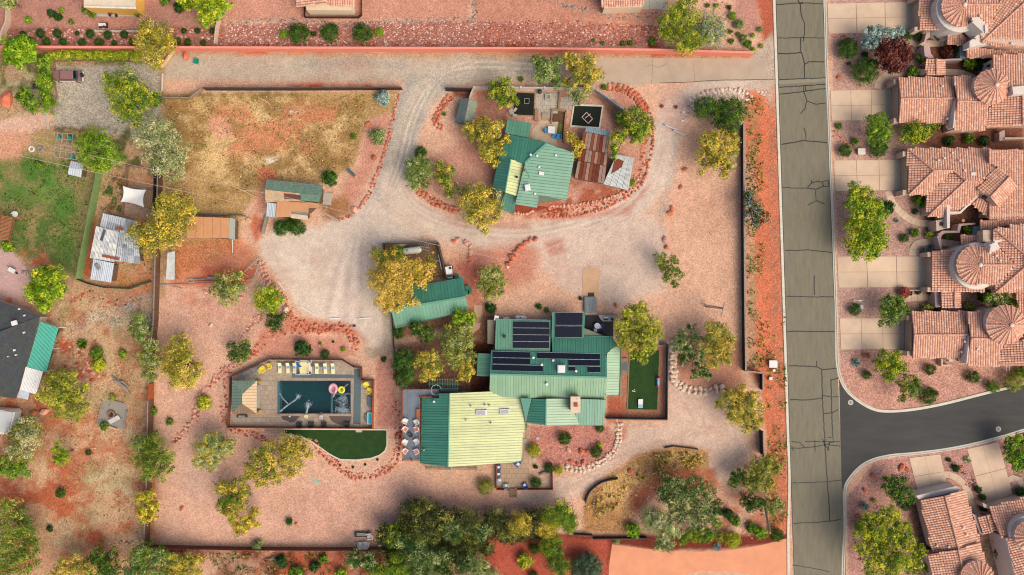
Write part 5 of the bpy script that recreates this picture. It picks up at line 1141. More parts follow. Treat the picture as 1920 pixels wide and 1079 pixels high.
T('dark pine bush against the road side of the fence',[(1404,362,11),(1406,380,13),(1418,392,13),(1410,408,14),(1428,408,15),(1416,420,11),(1400,370,8)],'dark','blue',.3,lump=.22,leaf=.24)
T('small green tree alone on the red gravel by the boulders',[(1236,484,12),(1244,498,11),(1262,488,10),(1258,508,13),(1272,516,9),(1248,522,9),(1264,532,8)],'green','olive',.4,thin=.1,leaf=.27)
T('huge golden tree over the garage corner',[(704,474,12,'green'),(722,486,18,'green'),(744,478,16,'green'),(716,506,22),(742,504,26),(724,534,26),(704,528,18),(752,528,24),(776,506,20),(796,508,18),(790,526,16),(742,558,20),(718,560,16),(760,548,18),(772,566,14),(726,580,12),(808,492,10,'green'),(748,576,12)],'orange','gold',.5,dens=175,hz=5.8)
T('tall olive tree west of the house wing',[(846,618,16),(868,618,18),(838,640,18),(860,642,22),(880,640,14),(842,664,16),(866,664,18),(884,668,12),(850,682,12)],'sage','olive',.55,dens=165)
T('yellow olive tree over the balcony stair',[(792,672,14),(812,664,12),(800,690,16),(820,688,14),(794,706,10),(778,682,10),(812,704,10)],'olive','gold',.4,thin=.05)
T('golden tree touching the annex roof corner',[(866,684,12),(882,680,12),(872,700,13),(884,696,9),(864,710,8)],'gold','olive',.4)
T('bright green lime tree at the garage south east corner',[(862,594,13),(880,592,12),(872,608,14),(884,604,9),(856,606,8)],'bright','yellowgreen',.4,leaf=.36)
T('dark evergreen west of the balcony stair, upper of two',[(752,672,15),(764,664,12),(758,684,18),(744,686,10)],'dark','clip',.4)
T('dark evergreen directly north of the balcony, lower of two',[(750,702,14),(766,704,14),(756,716,11)],'clip','dark',.4)
T('dark shrubby tree under the garage eave',[(786,618,14),(804,624,14),(796,634,10),(776,614,8)],'dark','green',.5)
T('large willow with bright yellow centre beside the house',[(1180,588,20),(1200,580,16),(1168,612,20),(1196,606,22),(1222,606,18),(1180,636,22),(1208,634,24),(1196,658,18),(1228,628,15),(1166,640,12),(1222,652,12),(1204,676,9)],'willow','yellowgreen',.5,lump=.24,leaf=.3,dens=185,hz=5.5)
T('sparse dark green tree beside the flagstone path',[(1278,628,12),(1272,648,14),(1290,654,14),(1302,636,12),(1284,672,13),(1306,666,14),(1312,690,14),(1322,704,11),(1300,700,10),(1296,612,8)],'dark','sage',.5,thin=.1)
T('olive and yellow tree east of the sparse dark tree',[(1330,612,13),(1346,616,14),(1334,634,15),(1360,630,14),(1342,652,18),(1362,654,14),(1336,674,18),(1358,676,13),(1322,650,14),(1372,636,8)],'olive','gold',.4)
T('feathery yellow green tree at the fence corner by the road',[(1366,744,16),(1388,736,15),(1376,762,20),(1398,758,18),(1414,768,18),(1392,784,20),(1416,790,15),(1372,782,13),(1348,758,9),(1398,804,10),(1410,742,12)],'olive','gold',.55,thin=.1)
T('pale yellow green tree by the street below the fence corner',[(1422,868,16),(1440,866,16),(1410,886,18),(1434,886,20),(1452,878,12),(1420,906,20),(1440,908,14),(1404,908,12)],'olive','willow',.5,lump=.24)
T('dark bush tree west of the pale street tree',[(1382,892,14),(1376,904,11),(1396,900,10)],'dark','green',.4)
T('dark round tree by the leaning bare pole',[(1402,936,16),(1420,946,14),(1406,952,10)],'dark','clip',.4)
T('soft green tree right of the leaning bare pole',[(1446,936,14),(1460,948,12),(1444,956,12)],'green','sage',.5,leaf=.25)
T('huge grey green tree on the dry grass mound',[(1250,908,20),(1276,906,20),(1300,908,20),(1324,920,18),(1256,932,22),(1286,936,26),(1318,944,22),(1270,962,20),(1306,968,22),(1332,968,14),(1240,924,14),(1344,944,10)],'sage','dark',.5,dens=175,lump=.24,hz=5)
T('silvery green tree in front of the huge mound tree',[(1218,966,16),(1238,972,18),(1256,984,18),(1222,986,16),(1244,1004,17),(1234,1022,12),(1252,1024,12),(1266,1000,12)],'sage','silver',.35)
T('low bright green tree at the foot of the huge mound tree',[(1290,1000,14),(1310,1004,14),(1330,996,14),(1280,1012,10),(1344,982,10),(1322,1012,8)],'bright','green',.6,hz=2)
T('bright lime green tree at the top edge beside the beige house',[(352,2,14),(376,4,20),(402,6,18),(396,28,18),(382,40,12),(410,24,12),(424,8,12),(338,-8,14)],'bright','yellowgreen',.5,leaf=.4)
T('olive tree at the top left corner',[(8,4,16),(26,6,12),(14,-8,16)],'sage','olive',.4)
T('big leafy green tree above the east end of pink wall',[(1262,22,20),(1286,10,20),(1250,46,18),(1276,44,22),(1298,36,16),(1262,70,20),(1290,70,18),(1310,76,16),(1244,64,12),(1282,90,15),(1296,92,10)],'green','yellowgreen',.5,dens=180,leaf=.27)
T('round grey green tree beside the big leafy tree',[(1326,36,18),(1344,46,16),(1326,62,20),(1348,66,14),(1338,82,14),(1312,56,12)],'sage','blue',.3,dens=180,leaf=.24,lump=.22)
th=[((722,1000,15),'dark','small dark shrub tree at the west tip of the thicket'),((741,1006,15),'green','small light green shrub tree next to the thicket tip'),((774,964,20),'dark','dark tree rising at the upper west of the thicket'),((800,958,20),'dark','second dark crown from the west along the thicket top'),
 ((828,976,20),'dark','dull olive crown in the thicket under the porch'),((794,990,24),'dark','dark olive crown in the thicket heart'),((850,992,18),'sage','greyish crown inside the thicket'),((876,974,18),'dark','dark crown of the thicket below the round patio bush'),
 ((900,990,16),'sage','grey twiggy crown in the thicket near the patio steps'),((928,972,17),'dark','dark crown of the thicket straight below the patio steps'),((952,990,16),'olive','dull crown of the thicket right of the steps'),((976,980,17),'gold','yellow flecked crown of the thicket'),
 ((1000,972,16),'dark','dark crown of the thicket above the red slope'),((1024,984,16),'gold','orange tinged crown at the east of the thicket'),((1044,962,20),'green','fresh green crown near the east end of the thicket'),((1070,978,14),'green','small green crown closing the thicket in the east'),
 ((776,1034,24),'sage','broad silvery crown in the lower thicket'),((812,1056,24),'sage','broad grey green crown at the bottom of the thicket'),((748,1058,20),'green','green crown at the bottom left of the thicket'),((858,1046,20),'olive','olive crown of the lower thicket'),((890,1060,22),'sage','soft grey crown at the lower right of the thicket'),((920,1074,14),'silver','pale twiggy bush at the bottom edge of the thicket'),
 ((1036,1024,16),'green','rounded green crown below the thicket on the red slope'),((1046,1056,17),'clip','glossy dark green crown at the bottom beside the dome bush'),((690,1052,14),'sage','grey green bush tree left of the thicket bottom'),((662,1048,13),'sage','sage bush tree in the strip below the long fence'),((708,1074,14),'bright','bright green bush tree at the bottom edge')]
for (x,y,r),pal,lab in th:
 g=random.Random(x);r=r*1.3;T(lab,[(x,y,r)]+[(x+g.uniform(-.7,.7)*r,y+g.uniform(-.7,.7)*r,r*g.uniform(.5,.7)) for _ in range(4)],{'dark':'thicket','olive':'thicket','sage':'dark'}.get(pal,pal),{'green':'yellowgreen','sage':'sage'}.get(pal,'olive'),.22 if pal != 'sage' else .4,group='crowns of the long thicket',hz=2.2+r*.06,leaf=.24,dens=230)
for i,(x,y) in enumerate(((760,985),(812,1012),(840,1024),(788,1060),(866,1012),(905,1018),(936,992),(880,1030),(960,998),(990,994),(730,1040),(752,1030),(1012,990),(842,1076),(770,1078))):
 g=random.Random(i);T('dark low crown filling the thicket, '+['north west','west heart','middle','south west','centre','east heart','steps side','centre south','patio side','slope side','far south west','inner west','east end','bottom middle','bottom west'][i]+' part',[(x,y,20)]+[(x+g.uniform(-16,16),y+g.uniform(-14,14),13) for _ in range(4)],'thicket','olive',.2,group='crowns of the long thicket',hz=2.0,dens=230,leaf=.24)
T('tall bright green street tree, two crowns long, by the third driveway',[(1602,356,14),(1622,366,16),(1598,378,18),(1622,388,18),(1604,402,16),(1640,386,14),(1632,408,16),(1600,424,18),(1622,432,20),(1646,428,16),(1652,402,12),(1598,450,18),(1622,456,20),(1648,448,14),(1606,474,14),(1634,472,16),(1656,460,9)],'bright','yellowgreen',.45,dens=180,leaf=.36)
T('green tree beside the second driveway',[(1630,230,14),(1650,228,16),(1640,248,18),(1660,246,14),(1634,262,12),(1654,264,12)],'green','bright',.4)
T('wide green and lime tree against the garage south wall',[(1698,248,14),(1716,244,15),(1734,244,14),(1708,260,12),(1750,240,12),(1726,256,11),(1692,262,8)],'green','yellowgreen',.5,hz=2.6)
T('silvery blue leaved tree behind the dark red tree',[(1628,64,13),(1646,62,13),(1634,80,15),(1650,78,10),(1622,80,10)],'blue',leaf=.36,dens=180)
T('small silvery blue tree touching the first driveway corner',[(1668,62,11),(1684,62,10),(1676,74,10)],'blue',leaf=.34,dens=180)
T('dark red leaved tree in the first front yard',[(1652,92,17),(1680,86,15),(1668,106,20),(1694,98,16),(1658,118,15),(1682,118,17),(1702,108,10),(1672,128,12)],'red',dens=180,leaf=.36)
T('green tree over the fifth driveway corner',[(1664,566,14),(1684,566,13),(1660,584,14),(1680,584,15),(1698,580,9),(1668,600,12),(1650,606,6)],'green','sage',.3,leaf=.3)
T('lime green tree in the corner yard',[(1654,672,15),(1674,670,14),(1646,684,12),(1668,692,18),(1688,688,13),(1664,708,11)],'yellowgreen','green',.5)
T('sparse olive tree beside the ball bush in the corner yard',[(1696,716,13),(1712,716,12),(1700,734,14),(1716,730,10),(1690,748,8)],'olive','green',.5,thin=.15)
T('tree with cream blossom behind the gate roof',[(1856,560,12),(1874,562,14),(1866,578,12),(1886,568,12),(1850,556,8),(1878,580,8)],'bright','silver',.25,leaf=.34)
T('small lime green tree at the inner corner of two tiled roofs',[(1900,560,12),(1908,572,9),(1896,572,8)],'yellowgreen',leaf=.3)
T('dark green tree in the south east front yard',[(1668,902,12),(1686,900,13),(1674,918,15),(1696,922,14),(1684,938,12),(1706,936,9),(1658,912,7)],'green','dark',.4)
T('very large lime and dark green tree beside the lower tiled house',[(1626,974,14),(1646,964,16),(1668,962,18),(1614,996,16),(1640,992,20),(1664,990,22),(1690,988,16),(1612,1024,14),(1638,1020,20),(1668,1020,26),(1700,1014,18),(1720,1034,15),(1624,1046,16),(1650,1054,20),(1684,1050,24),(1708,1060,18),(1670,1076,20),(1632,1070,14)],'yellowgreen','green',.35,dens=200,lump=.24,leaf=.3,hz=6)
T('green tree at the right edge above the lower houses',[(1896,830,14),(1912,824,14),(1892,850,12),(1912,848,18),(1904,870,14),(1922,866,14)],'green','bright',.5,leaf=.36)
T('very large smooth sage dome bush at the bottom edge',[(1100,1066,27),(1086,1058,16),(1114,1058,16),(1100,1050,16),(1084,1074,14),(1116,1074,14)],'dome',leaf=.16,dens=620,lump=.16,hz=1.9,trunk=True)
row([(46,65,6),(80,65,9),(112,65,9),(147,64,5),(173,66,9),(206,68,9),(236,67,8)],'dark clipped shrub, {} of the upper row in the red rock bed',group='dark shrubs in the rock bed above the pink wall')
row([(60,78,8),(91,80,8),(122,81,8),(157,82,8),(189,82,9),(217,82,6),(252,81,8)],'dark clipped shrub, {} of the row tight against the pink wall','clip',group='dark shrubs in the rock bed above the pink wall')
row([(335,79,7),(354,81,7),(383,82,6)],'dark clipped shrub east of the olive tree, {} of the lower three','clip',group='dark shrubs in the rock bed above the pink wall')
row([(347,60,6),(372,60,6),(400,60,6)],'dark round shrub near the tan garden wall, {} of the upper three',group='dark shrubs in the rock bed above the pink wall')
for x,y,r,p,lab in ((56,40,8,'bright','small lime shrub alone in the top left garden'),(118,21,6,'bright','small lime shrub nearest the yellow wall house'),(136,43,6,'green','small green shrub just above the red rock bed'),(100,28,9,'dark','dark oval shrub, left half of a pair in the top garden'),(113,35,9,'dark','dark oval shrub, right half of a pair in the top garden'),
 (165,22,9,'green','green shrub at the left foot of the yellow wall house'),(177,30,7,'green','low green shrub at the patio edge of the yellow wall house'),(262,25,10,'green','green shrub at the right foot of the yellow wall house'),(340,18,12,'dark','dark shrub below the lime tree at the top'),
 (312,6,10,'green','green shrub left of the lime tree at the top edge')): shrub(x,y,r,lab,p,'loose')
row([(564,68,20),(622,66,18),(682,67,19)],'large dark green round shrub, {} of three above the pink wall','clip',group='large dark shrubs above the pink wall')
shrub(534,66,9,'small lime round shrub left of the three large dark ones','bright');shrub(712,63,9,'small lime round shrub right of the three large dark ones','bright');shrub(589,65,6,'small dull shrub between two large dark round ones','dark','loose')
row([(1113,77,4),(1130,82,4),(1168,83,6),(1182,82,6),(1222,80,9)],'small green tuft {} along the top of the pink wall','green','loose','tufts along the pink wall')
for x,y,r,p,k,lab in ((1326,12,5,'green','loose','small green shrub, upper left in the rocky corner bed'),(1342,12,5,'bright','loose','small lime shrub, upper right in the rocky corner bed'),(1367,16,5,'dark','loose','small dark shrub at the top of the sidewalk bed'),(1372,32,8,'bright','ball','lime ball shrub in the corner bed'),(1384,48,11,'sage','loose','spreading cactus clump in the corner bed'),
 (1369,61,5,'green','loose','small shrub left of the cactus clump'),(1383,66,5,'green','loose','small shrub under the cactus clump'),(1370,79,6,'green','loose','small green shrub right of the grey green tree'),(1393,74,9,'sage','loose','grey shrub at the end of the pink wall'),(1400,85,9,'green','loose','cactus like green shrub touching the pink wall end'),
 (1410,68,5,'bright','loose','small lime shrub beside the wall end cactus'),(1423,57,6,'sage','loose','pale shrub by the road in the corner bed'),(1426,88,5,'olive','loose','dry shrub between pink wall and road'),(1411,94,5,'bright','loose','lime tuft at the tip of the pink wall'),
 (977,150,6,'green','loose','small shrub outside the white fence'),(1132,165,6,'green','ball','small round shrub outside the white fence bend'),(1184,344,7,'bright','ball','small lime shrub at the corner of the grey tin roof'),(790,287,12,'clip','ball','dark ball shrub north of the twiggy island tree'),(833,214,7,'sage','spiky','pale spiky plant beside the narrow shed'),
 (621,336,17,'clip','loose','dark leafy shrub right of the green shingle barn'),(664,257,6,'green','loose','small green shrub in the dry field edge'),(530,428,15,'clip','ball','round dark hedge bush below the orange roof, left'),(560,428,16,'clip','ball','round dark hedge bush below the orange roof, right'),(545,424,13,'clip','ball','dark hedge bush joining the pair below the orange roof'),
 (720,187,16,'blue','loose','pale blue green shrub at the field corner by the lane'),(709,258,17,'sage','loose','grey green leafy shrub on the driveway rock border'),(570,653,18,'dark','loose','spreading dark shrub above the pool loungers'),(611,664,9,'dark','ball','dark ball shrub just above the pool fence'),(602,645,4,'sage','loose','tiny grey shrub in the pool garden'),
 (625,641,3,'dark','loose','tiny dark tuft in the pool garden'),(644,655,5,'bright','ball','tiny lime ball shrub in the pool garden'),(387,755,16,'yellowgreen','loose','yellow green shrub inside the long rock border'),(321,790,8,'green','loose','small green shrub alone near the brown fence'),(748,623,12,'clip','ball','dark shrub at the garage path corner'),
 (720,674,6,'dark','loose','small dark shrub below the grey path'),(921,578,12,'dark','loose','low dark shrub beside the stepping stones'),(1010,575,7,'clip','loose','small dark shrub above the solar roof, left one'),(1025,582,6,'green','loose','small green shrub above the solar roof, right one'),(1088,560,4,'dark','loose','tiny dark plant at the ramp'),
 (1001,843,13,'yellowgreen','ball','yellow green ball shrub beside the boardwalk'),(1058,821,13,'clip','ball','dark ball shrub, top of the south garden'),(1117,846,12,'clip','ball','dark ball shrub by the curved stone wall'),(1124,833,6,'yellowgreen','loose','small yellow shrub behind the dark ball shrub'),(979,797,10,'clip','ball','dark shrub in the corner of the two roofs'),
 (1124,802,9,'clip','ball','dark shrub at the south east house corner'),(1047,880,9,'yellowgreen','ball','lime shrub where the stone wall meets the patio'),(1029,876,10,'dark','ball','dark shrub over the driftwood'),(1004,903,11,'clip','ball','green ball shrub inside the fenced patio bed'),(1004,875,5,'dark','loose','small dark shrub in the fenced patio bed'),
 (910,909,16,'olive','ball','large dull ball shrub left of the patio'),(544,977,8,'clip','loose','small green shrub alone on the south gravel'),(485,1021,12,'sage','loose','pale green shrub on the bottom fence'),(1185,992,16,'bright','loose','bright green shrub under the mound'),(1370,1008,16,'yellowgreen','ball','yellow and orange ball shrub beside the apron'),
 (1348,1004,11,'willow','ball','small yellow shrub left of the yellow ball'),(1452,1000,14,'clip','ball','dark ball shrub under the leaning pole'),(1424,996,14,'bright','loose','lime leafy shrub left of the leaning pole foot'),(1407,988,12,'green','loose','green shrub on the slope by the logs'),(1376,974,12,'green','loose','low green shrub on the slope'),(1363,962,12,'dark','loose','dark shrub on the slope below the mound tree'),
 (1344,958,10,'dark','loose','second dark shrub on the slope, nearer the mound tree'),(1344,1025,11,'blue','spiky','pale agave at the edge of the pink apron'),(1156,1014,6,'sage','ball','small pale ball at the pink apron corner'),(985,1047,17,'yellowgreen','loose','yellow green shrub on the red slope'),(1002,1027,11,'clip','ball','dark ball shrub above the yellow green one'),
 (1000,1078,10,'dark','ball','dark shrub cut by the bottom edge'),(1583,97,20,'clip','ball','large bright ball shrub, upper of two by the first yard kerb'),(1614,138,26,'clip','ball','largest ball shrub, lower of two in the first yard'),(1620,104,7,'dark','loose','small dark shrub between the big ball shrubs'),(1580,284,13,'clip','ball','ball shrub at the kerb by the third driveway'),
 (1600,267,8,'green','loose','small green shrub above the kerb ball shrub'),(1571,238,7,'green','loose','spiky green tuft near the second driveway kerb'),(1641,282,17,'clip','ball','ball shrub under the green tree'),(1710,62,7,'olive','ball','small ball shrub at the first garage corner'),(1719,72,9,'clip','ball','dark low hedge shrub by the first garage walk'),(1700,70,8,'clip','ball','dark low hedge shrub nearer the driveway'),
 (1726,95,9,'clip','loose','dark shrub before the mauve courtyard wall'),(1723,110,12,'green','loose','green shrub beside the dark red tree'),(1706,139,13,'green','loose','green shrub at the second walk'),(1812,122,14,'bright','loose','lime shrub in the passage between the first houses'),(1835,125,13,'dark','loose','dark shrub in the passage between the first houses'),(1753,68,12,'clip','loose','dark shrub in the upper courtyard'),(1770,100,13,'red','loose','dark reddish shrubs in the upper courtyard'),(1792,96,11,'dark','loose','dark shrub by the courtyard glass door'),
 (1776,266,11,'dark','loose','dark shrub on the brown strip, left'),(1812,262,11,'green','loose','green shrub on the brown strip, middle'),(1841,266,11,'dark','loose','dark shrub on the brown strip, right'),(1720,378,15,'green','loose','green shrub in the nook beside the hipped roof'),(1714,398,6,'dark','loose','tiny shrub below the nook'),(1660,390,14,'dark','loose','dark shrub beside the tall street tree'),
 (1680,414,7,'blue','spiky','small blue agave by the curved walk'),(1692,447,9,'clip','ball','ball shrub, left of three above the fourth drive'),(1711,437,10,'green','loose','green shrub, middle of three above the fourth drive'),(1739,441,10,'olive','loose','yellowish shrub, right of three above the fourth drive'),(1730,470,10,'blue','spiky','blue agave inside the walk bend, left'),(1744,464,10,'blue','spiky','blue agave inside the walk bend, right'),
 (1774,440,9,'green','ball','ball shrub inside the mauve wall'),(1810,430,11,'bright','loose','lime leafy shrub at the courtyard window'),(1838,395,8,'dark','loose','dark plant in the brown courtyard'),(1599,581,12,'clip','ball','ball shrub at the kerb above the fifth driveway'),(1744,548,8,'dark','loose','dark shrub under the fourth garage'),(1705,550,5,'dark','loose','small plant along the low white wall'),(1720,549,5,'dark','loose','second small plant along the low white wall'),
 (1690,549,13,'pink','loose','reddish ground shrub by the low white wall'),(1734,578,12,'olive','loose','yellowish shrubs south of the arched gate'),(1757,582,9,'dark','loose','dark shrub at the gate foot'),(1812,574,11,'olive','loose','dull shrub east of the gate roof'),(1838,552,14,'dark','loose','dark shrub in the passage by the blossom tree'),(1603,680,12,'blue','spiky','large blue agave at the kerb of the corner yard'),(1622,703,9,'clip','ball','small ball shrub below the large blue agave'),(1733,741,17,'clip','ball','big ball shrub at the curb of the corner yard'),
 (1740,692,11,'clip','ball','ball shrub below the fifth garage'),(1819,706,13,'clip','ball','ball shrub, middle of the corner yard row'),(1855,724,13,'green','ball','lighter ball shrub along the curved kerb'),(1890,713,20,'olive','ball','large olive ball bush near the right edge'),(1910,697,14,'green','loose','green shrub against the patio ladder'),(1753,737,6,'pink','loose','small reddish plant right of the big ball shrub'),
 (1620,948,12,'blue','spiky','grey green agave left of the dark yard tree'),(1637,938,5,'olive','loose','tiny plant beside the yard agave'),(1777,862,5,'dark','loose','small dark shrub between the lower driveways'),(1789,877,8,'dark','loose','dark shrub under the small one between the drives'),(1812,862,10,'silver','spiky','white green agave between the lower driveways'),(1831,917,8,'dark','loose','small shrub along the walk, upper'),(1840,931,7,'dark','loose','small shrub along the walk, middle'),(1841,950,8,'dark','ball','ball shrub along the walk, lower'),
 (1908,920,10,'dark','ball','dark ball shrub near the last walk'),(1863,1010,10,'clip','loose','green climber on the pale wall, upper'),(1868,1032,13,'clip','loose','green climber on the pale wall, lower'),(1606,984,9,'bright','loose','lime shrub left of the very large tree'),(1735,1060,12,'bright','loose','lime shrub right of the very large tree'),(1694,948,9,'dark','ball','dark ball shrub under the yard tree'),
 (156,645,15,'green','spiky','spiky round green plant in the west yard'),(186,662,14,'green','loose','green shrub below the spiky plant'),(190,684,15,'yellowgreen','loose','yellow green shrub below the green one'),(234,664,9,'bright','loose','faint green shrub in the west yard'),(214,745,8,'olive','loose','small shrub above the log ring'),(168,848,6,'dark','ball','small dark shrub in the west yard'),(118,923,10,'clip','ball','single dark shrub on the bare red soil'),(96,990,7,'dark','loose','small dark shrub on the red bank'),
 (20,463,12,'bright','loose','lime shrub at the pink patio corner'),(75,310,9,'green','loose','small shrub under the power line'),(198,798,9,'green','loose','small shrub at the fire pit'),(290,770,9,'green','loose','small shrub along the brown fence'),(560,1070,16,'green','loose','green low bush at the bottom strip'),(592,1060,12,'dark','loose','dark low bush at the bottom strip'),(640,1072,12,'bright','loose','lime low bush at the bottom strip'),(608,1046,10,'green','loose','small green bush under the long fence'),(530,1050,14,'dark','loose','dark low bush beside the brush pile')):
 shrub(x,y,r,lab,p,k)
row([(638,873,4),(662,876,4),(685,871,4),(708,862,4)],'small dark grass tuft, {} of four below the curved turf','dark','spiky','tufts below the curved turf')
def hedge(label,pts,r,pal,pal2,z=1.0,**kw):
 L=[];g=random.Random(int(pts[0][0]));s=[]
 for (x0,y0),(x1,y1) in zip(pts,pts[1:]):
  n=max(1,int(math.hypot(x1-x0,y1-y0)/(r*.7)))
  s += [(x0+(x1-x0)*i/n,y0+(y1-y0)*i/n) for i in range(n)]
 s.append(pts[-1]);c=W(*s[len(s)//2],0)
 for x,y in s: p=W(x+g.uniform(-2,2),y+g.uniform(-2,2),z);L.append((p.x-c.x,p.y-c.y,z*g.uniform(.8,1.1),r/10*g.uniform(.85,1.1)))
 o=obj('hedge',leafmesh('hedge',L,.22,260,pal,pal2,.35,abs(int(c.x*10)),lump=.3,inner=.1),None,None,loc=c,local=True);tag(o,label,'hedge',kw.get('group'));return o
hedge('tall narrow bright green hedge beside the parked brown vehicle',[(86,118),(84,150),(90,180),(92,200)],13,'bright','green',1.4)
hedge('long yellow green hedge under the pink wall',[(96,104),(140,104),(190,106),(240,105),(262,106)],9,'yellowgreen','bright',1.0)
def cover(name,label,cat,polys,leaf,dens,pal,pal2=None,h=.25,seed=1,noisy=0):
 g=np.random.default_rng(seed);VV=[];CC_=[]
 for pl in polys:
  w=np.array(wxy(pl));x0,y0=w.min(0);x1,y1=w.max(0);n=int((x1-x0)*(y1-y0)*dens);X=g.uniform(x0,x1,n);Y=g.uniform(y0,y1,n)
  k=sdist(X,Y,[tuple(p) for p in w]) < 0
  if noisy: k &= fbm(X+500,Y+500,noisy,seed+7) > .5
  X,Y=X[k],Y[k];n=len(X);Z=g.uniform(0,h,n);P=np.stack([X,Y,Z],1)
  nm=g.normal(size=(n,3));nm[:,2] =np.abs(nm[:,2])+.5;nm /= np.linalg.norm(nm,axis=1)[:,None];t=np.cross(nm,g.normal(size=(n,3)));t /= np.linalg.norm(t,axis=1)[:,None];b=np.cross(nm,t)
  s=leaf*g.uniform(.5,1.4,n)[:,None];VV.append(np.stack([P-t*s*.5,P-b*s*.25,P+t*s*.5,P+b*s*.25],1))
  pp=np.array([alb(c) for c in PAL[pal]+PAL[pal2 or pal]]);CC_.append(pp[g.integers(0,6,n)]*g.uniform(.8,1.2,n)[:,None])
 V=np.concatenate(VV).reshape(-1,3);C=np.repeat(np.concatenate(CC_),4,0)
 me=npmesh(name,V,np.arange(len(V)).reshape(-1,4),np.concatenate([C,np.ones((len(C),1))],1),LM);o=obj(name,me,None);tag(o,label,cat,None,'stuff');return o
cover('leaf_litter','sparse leaf litter and twigs on the red gravel','leaf litter',[[(300,545),(480,545),(430,650),(420,800),(800,900),(1080,920),(1070,1000),(290,1018)],[(1060,440),(1385,300),(1388,730),(1260,640),(1240,560),(900,560)],[(560,30),(1240,30),(1240,88),(430,88)],[(1575,240),(1700,240),(1700,290),(1575,290)],[(1600,700),(1900,695),(1900,720),(1700,765),(1610,745)]],.2,1.1,'straw','thicket',.04,23,3.0)
cover('dry_grass','golden dry grass covering the field and the mound','dry grass',[[(310,176),(690,178),(660,310),(600,340),(500,335),(400,390),(312,330)],[(1096,935),(1150,885),(1200,850),(1270,840),(1325,848),(1320,872),(1225,895),(1190,940),(1160,990),(1100,985)]],.34,7,'straw','olive',.25,3,2.2)
cover('dry_grass','thick golden grass clumps on the mound south east','dry grass',[[(1180,870),(1230,850),(1300,845),(1325,860),(1310,875),(1240,885),(1190,905)],[(1100,950),(1150,895),(1180,905),(1150,960),(1110,975)]],.6,18,'straw','gold',.7,5,1.8)
cover('lawn_grass','green lawn tufts in the west neighbour yard','grass',[[(0,330),(50,295),(170,290),(182,330),(150,510),(80,480),(10,420)],[(196,325),(235,330),(228,390),(190,395)]],.3,11,'green','clip',.15,9,2.0)
cover('brush','low scrub and weeds along the road verge','scrub',[[(1398,180),(1430,185),(1434,690),(1402,690)],[(1436,560),(1472,560),(1476,980),(1440,990)]],.42,12,'green','olive',.4,13,2.4)
cover('brush','low weeds and leaf litter over the western yards','scrub',[[(0,95),(90,95),(95,200),(0,215)],[(110,560),(285,560),(285,1000),(130,1010),(60,760)],[(230,330),(285,330),(285,540),(225,540)]],.32,4,'olive','straw',.25,17,2.0)
cover('brush','dark scrub in the strip below the long fence','scrub',[[(290,1034),(720,1036),(720,1078),(290,1078)]],.38,16,'dark','olive',.5,19,2.6)
# ------------------------------------------------------------ rocks, borders, fences
def rockmesh(seed,sub=1):
 bm=bmesh.new();bmesh.ops.create_icosphere(bm,subdivisions=sub,radius=1);g=random.Random(seed)
 sx,sy,sz=g.uniform(.85,1.2),g.uniform(.65,.95),g.uniform(.5,.75);ph=[g.uniform(0,6) for _ in range(6)]
 for v in bm.verts:
  k=1+.16*math.sin(3*v.co.x+ph[0])+.14*math.sin(4*v.co.y+ph[1])+.1*math.sin(5*v.co.z+ph[2])+g.uniform(-.09,.09);v.co=Vc((v.co.x*sx*k,v.co.y*sy*k,v.co.z*sz*k))
 me=bpy.data.meshes.new('stone');bm.to_mesh(me);bm.free();return me
mrock=M('red_sandstone',(206,116,82),.9,.28,1.3,.5,rnd=.18);mrockp=M('pink_sandstone',(226,164,138),.9,.2,1.3,.5,rnd=.12);mrockc=M('cream_limestone',(232,204,176),.9,.15,1.3,.4,rnd=.1)
RM={m.name: [] for m in (mrock,mrockp,mrockc)}
for m in (mrock,mrockp,mrockc):
 for i in range(5): me=rockmesh(i+len(RM)*7,2 if i == 9 else 1);me.materials.append(m);RM[m.name].append(me)
def boulder(px,py,r,label,mat=mrock,group='boulders on the gravel'):
 p=W(px,py,0);g=random.Random(int(px*7+py));o=bpy.data.objects.new('boulder',g.choice(RM[mat.name]));COL.objects.link(o)
 o.location=(p.x,p.y,r*.03);s=r/10;o.scale=(s,s,s*.9);o.rotation_euler=(0,0,g.uniform(0,6));tag(o,label,'boulder',group)
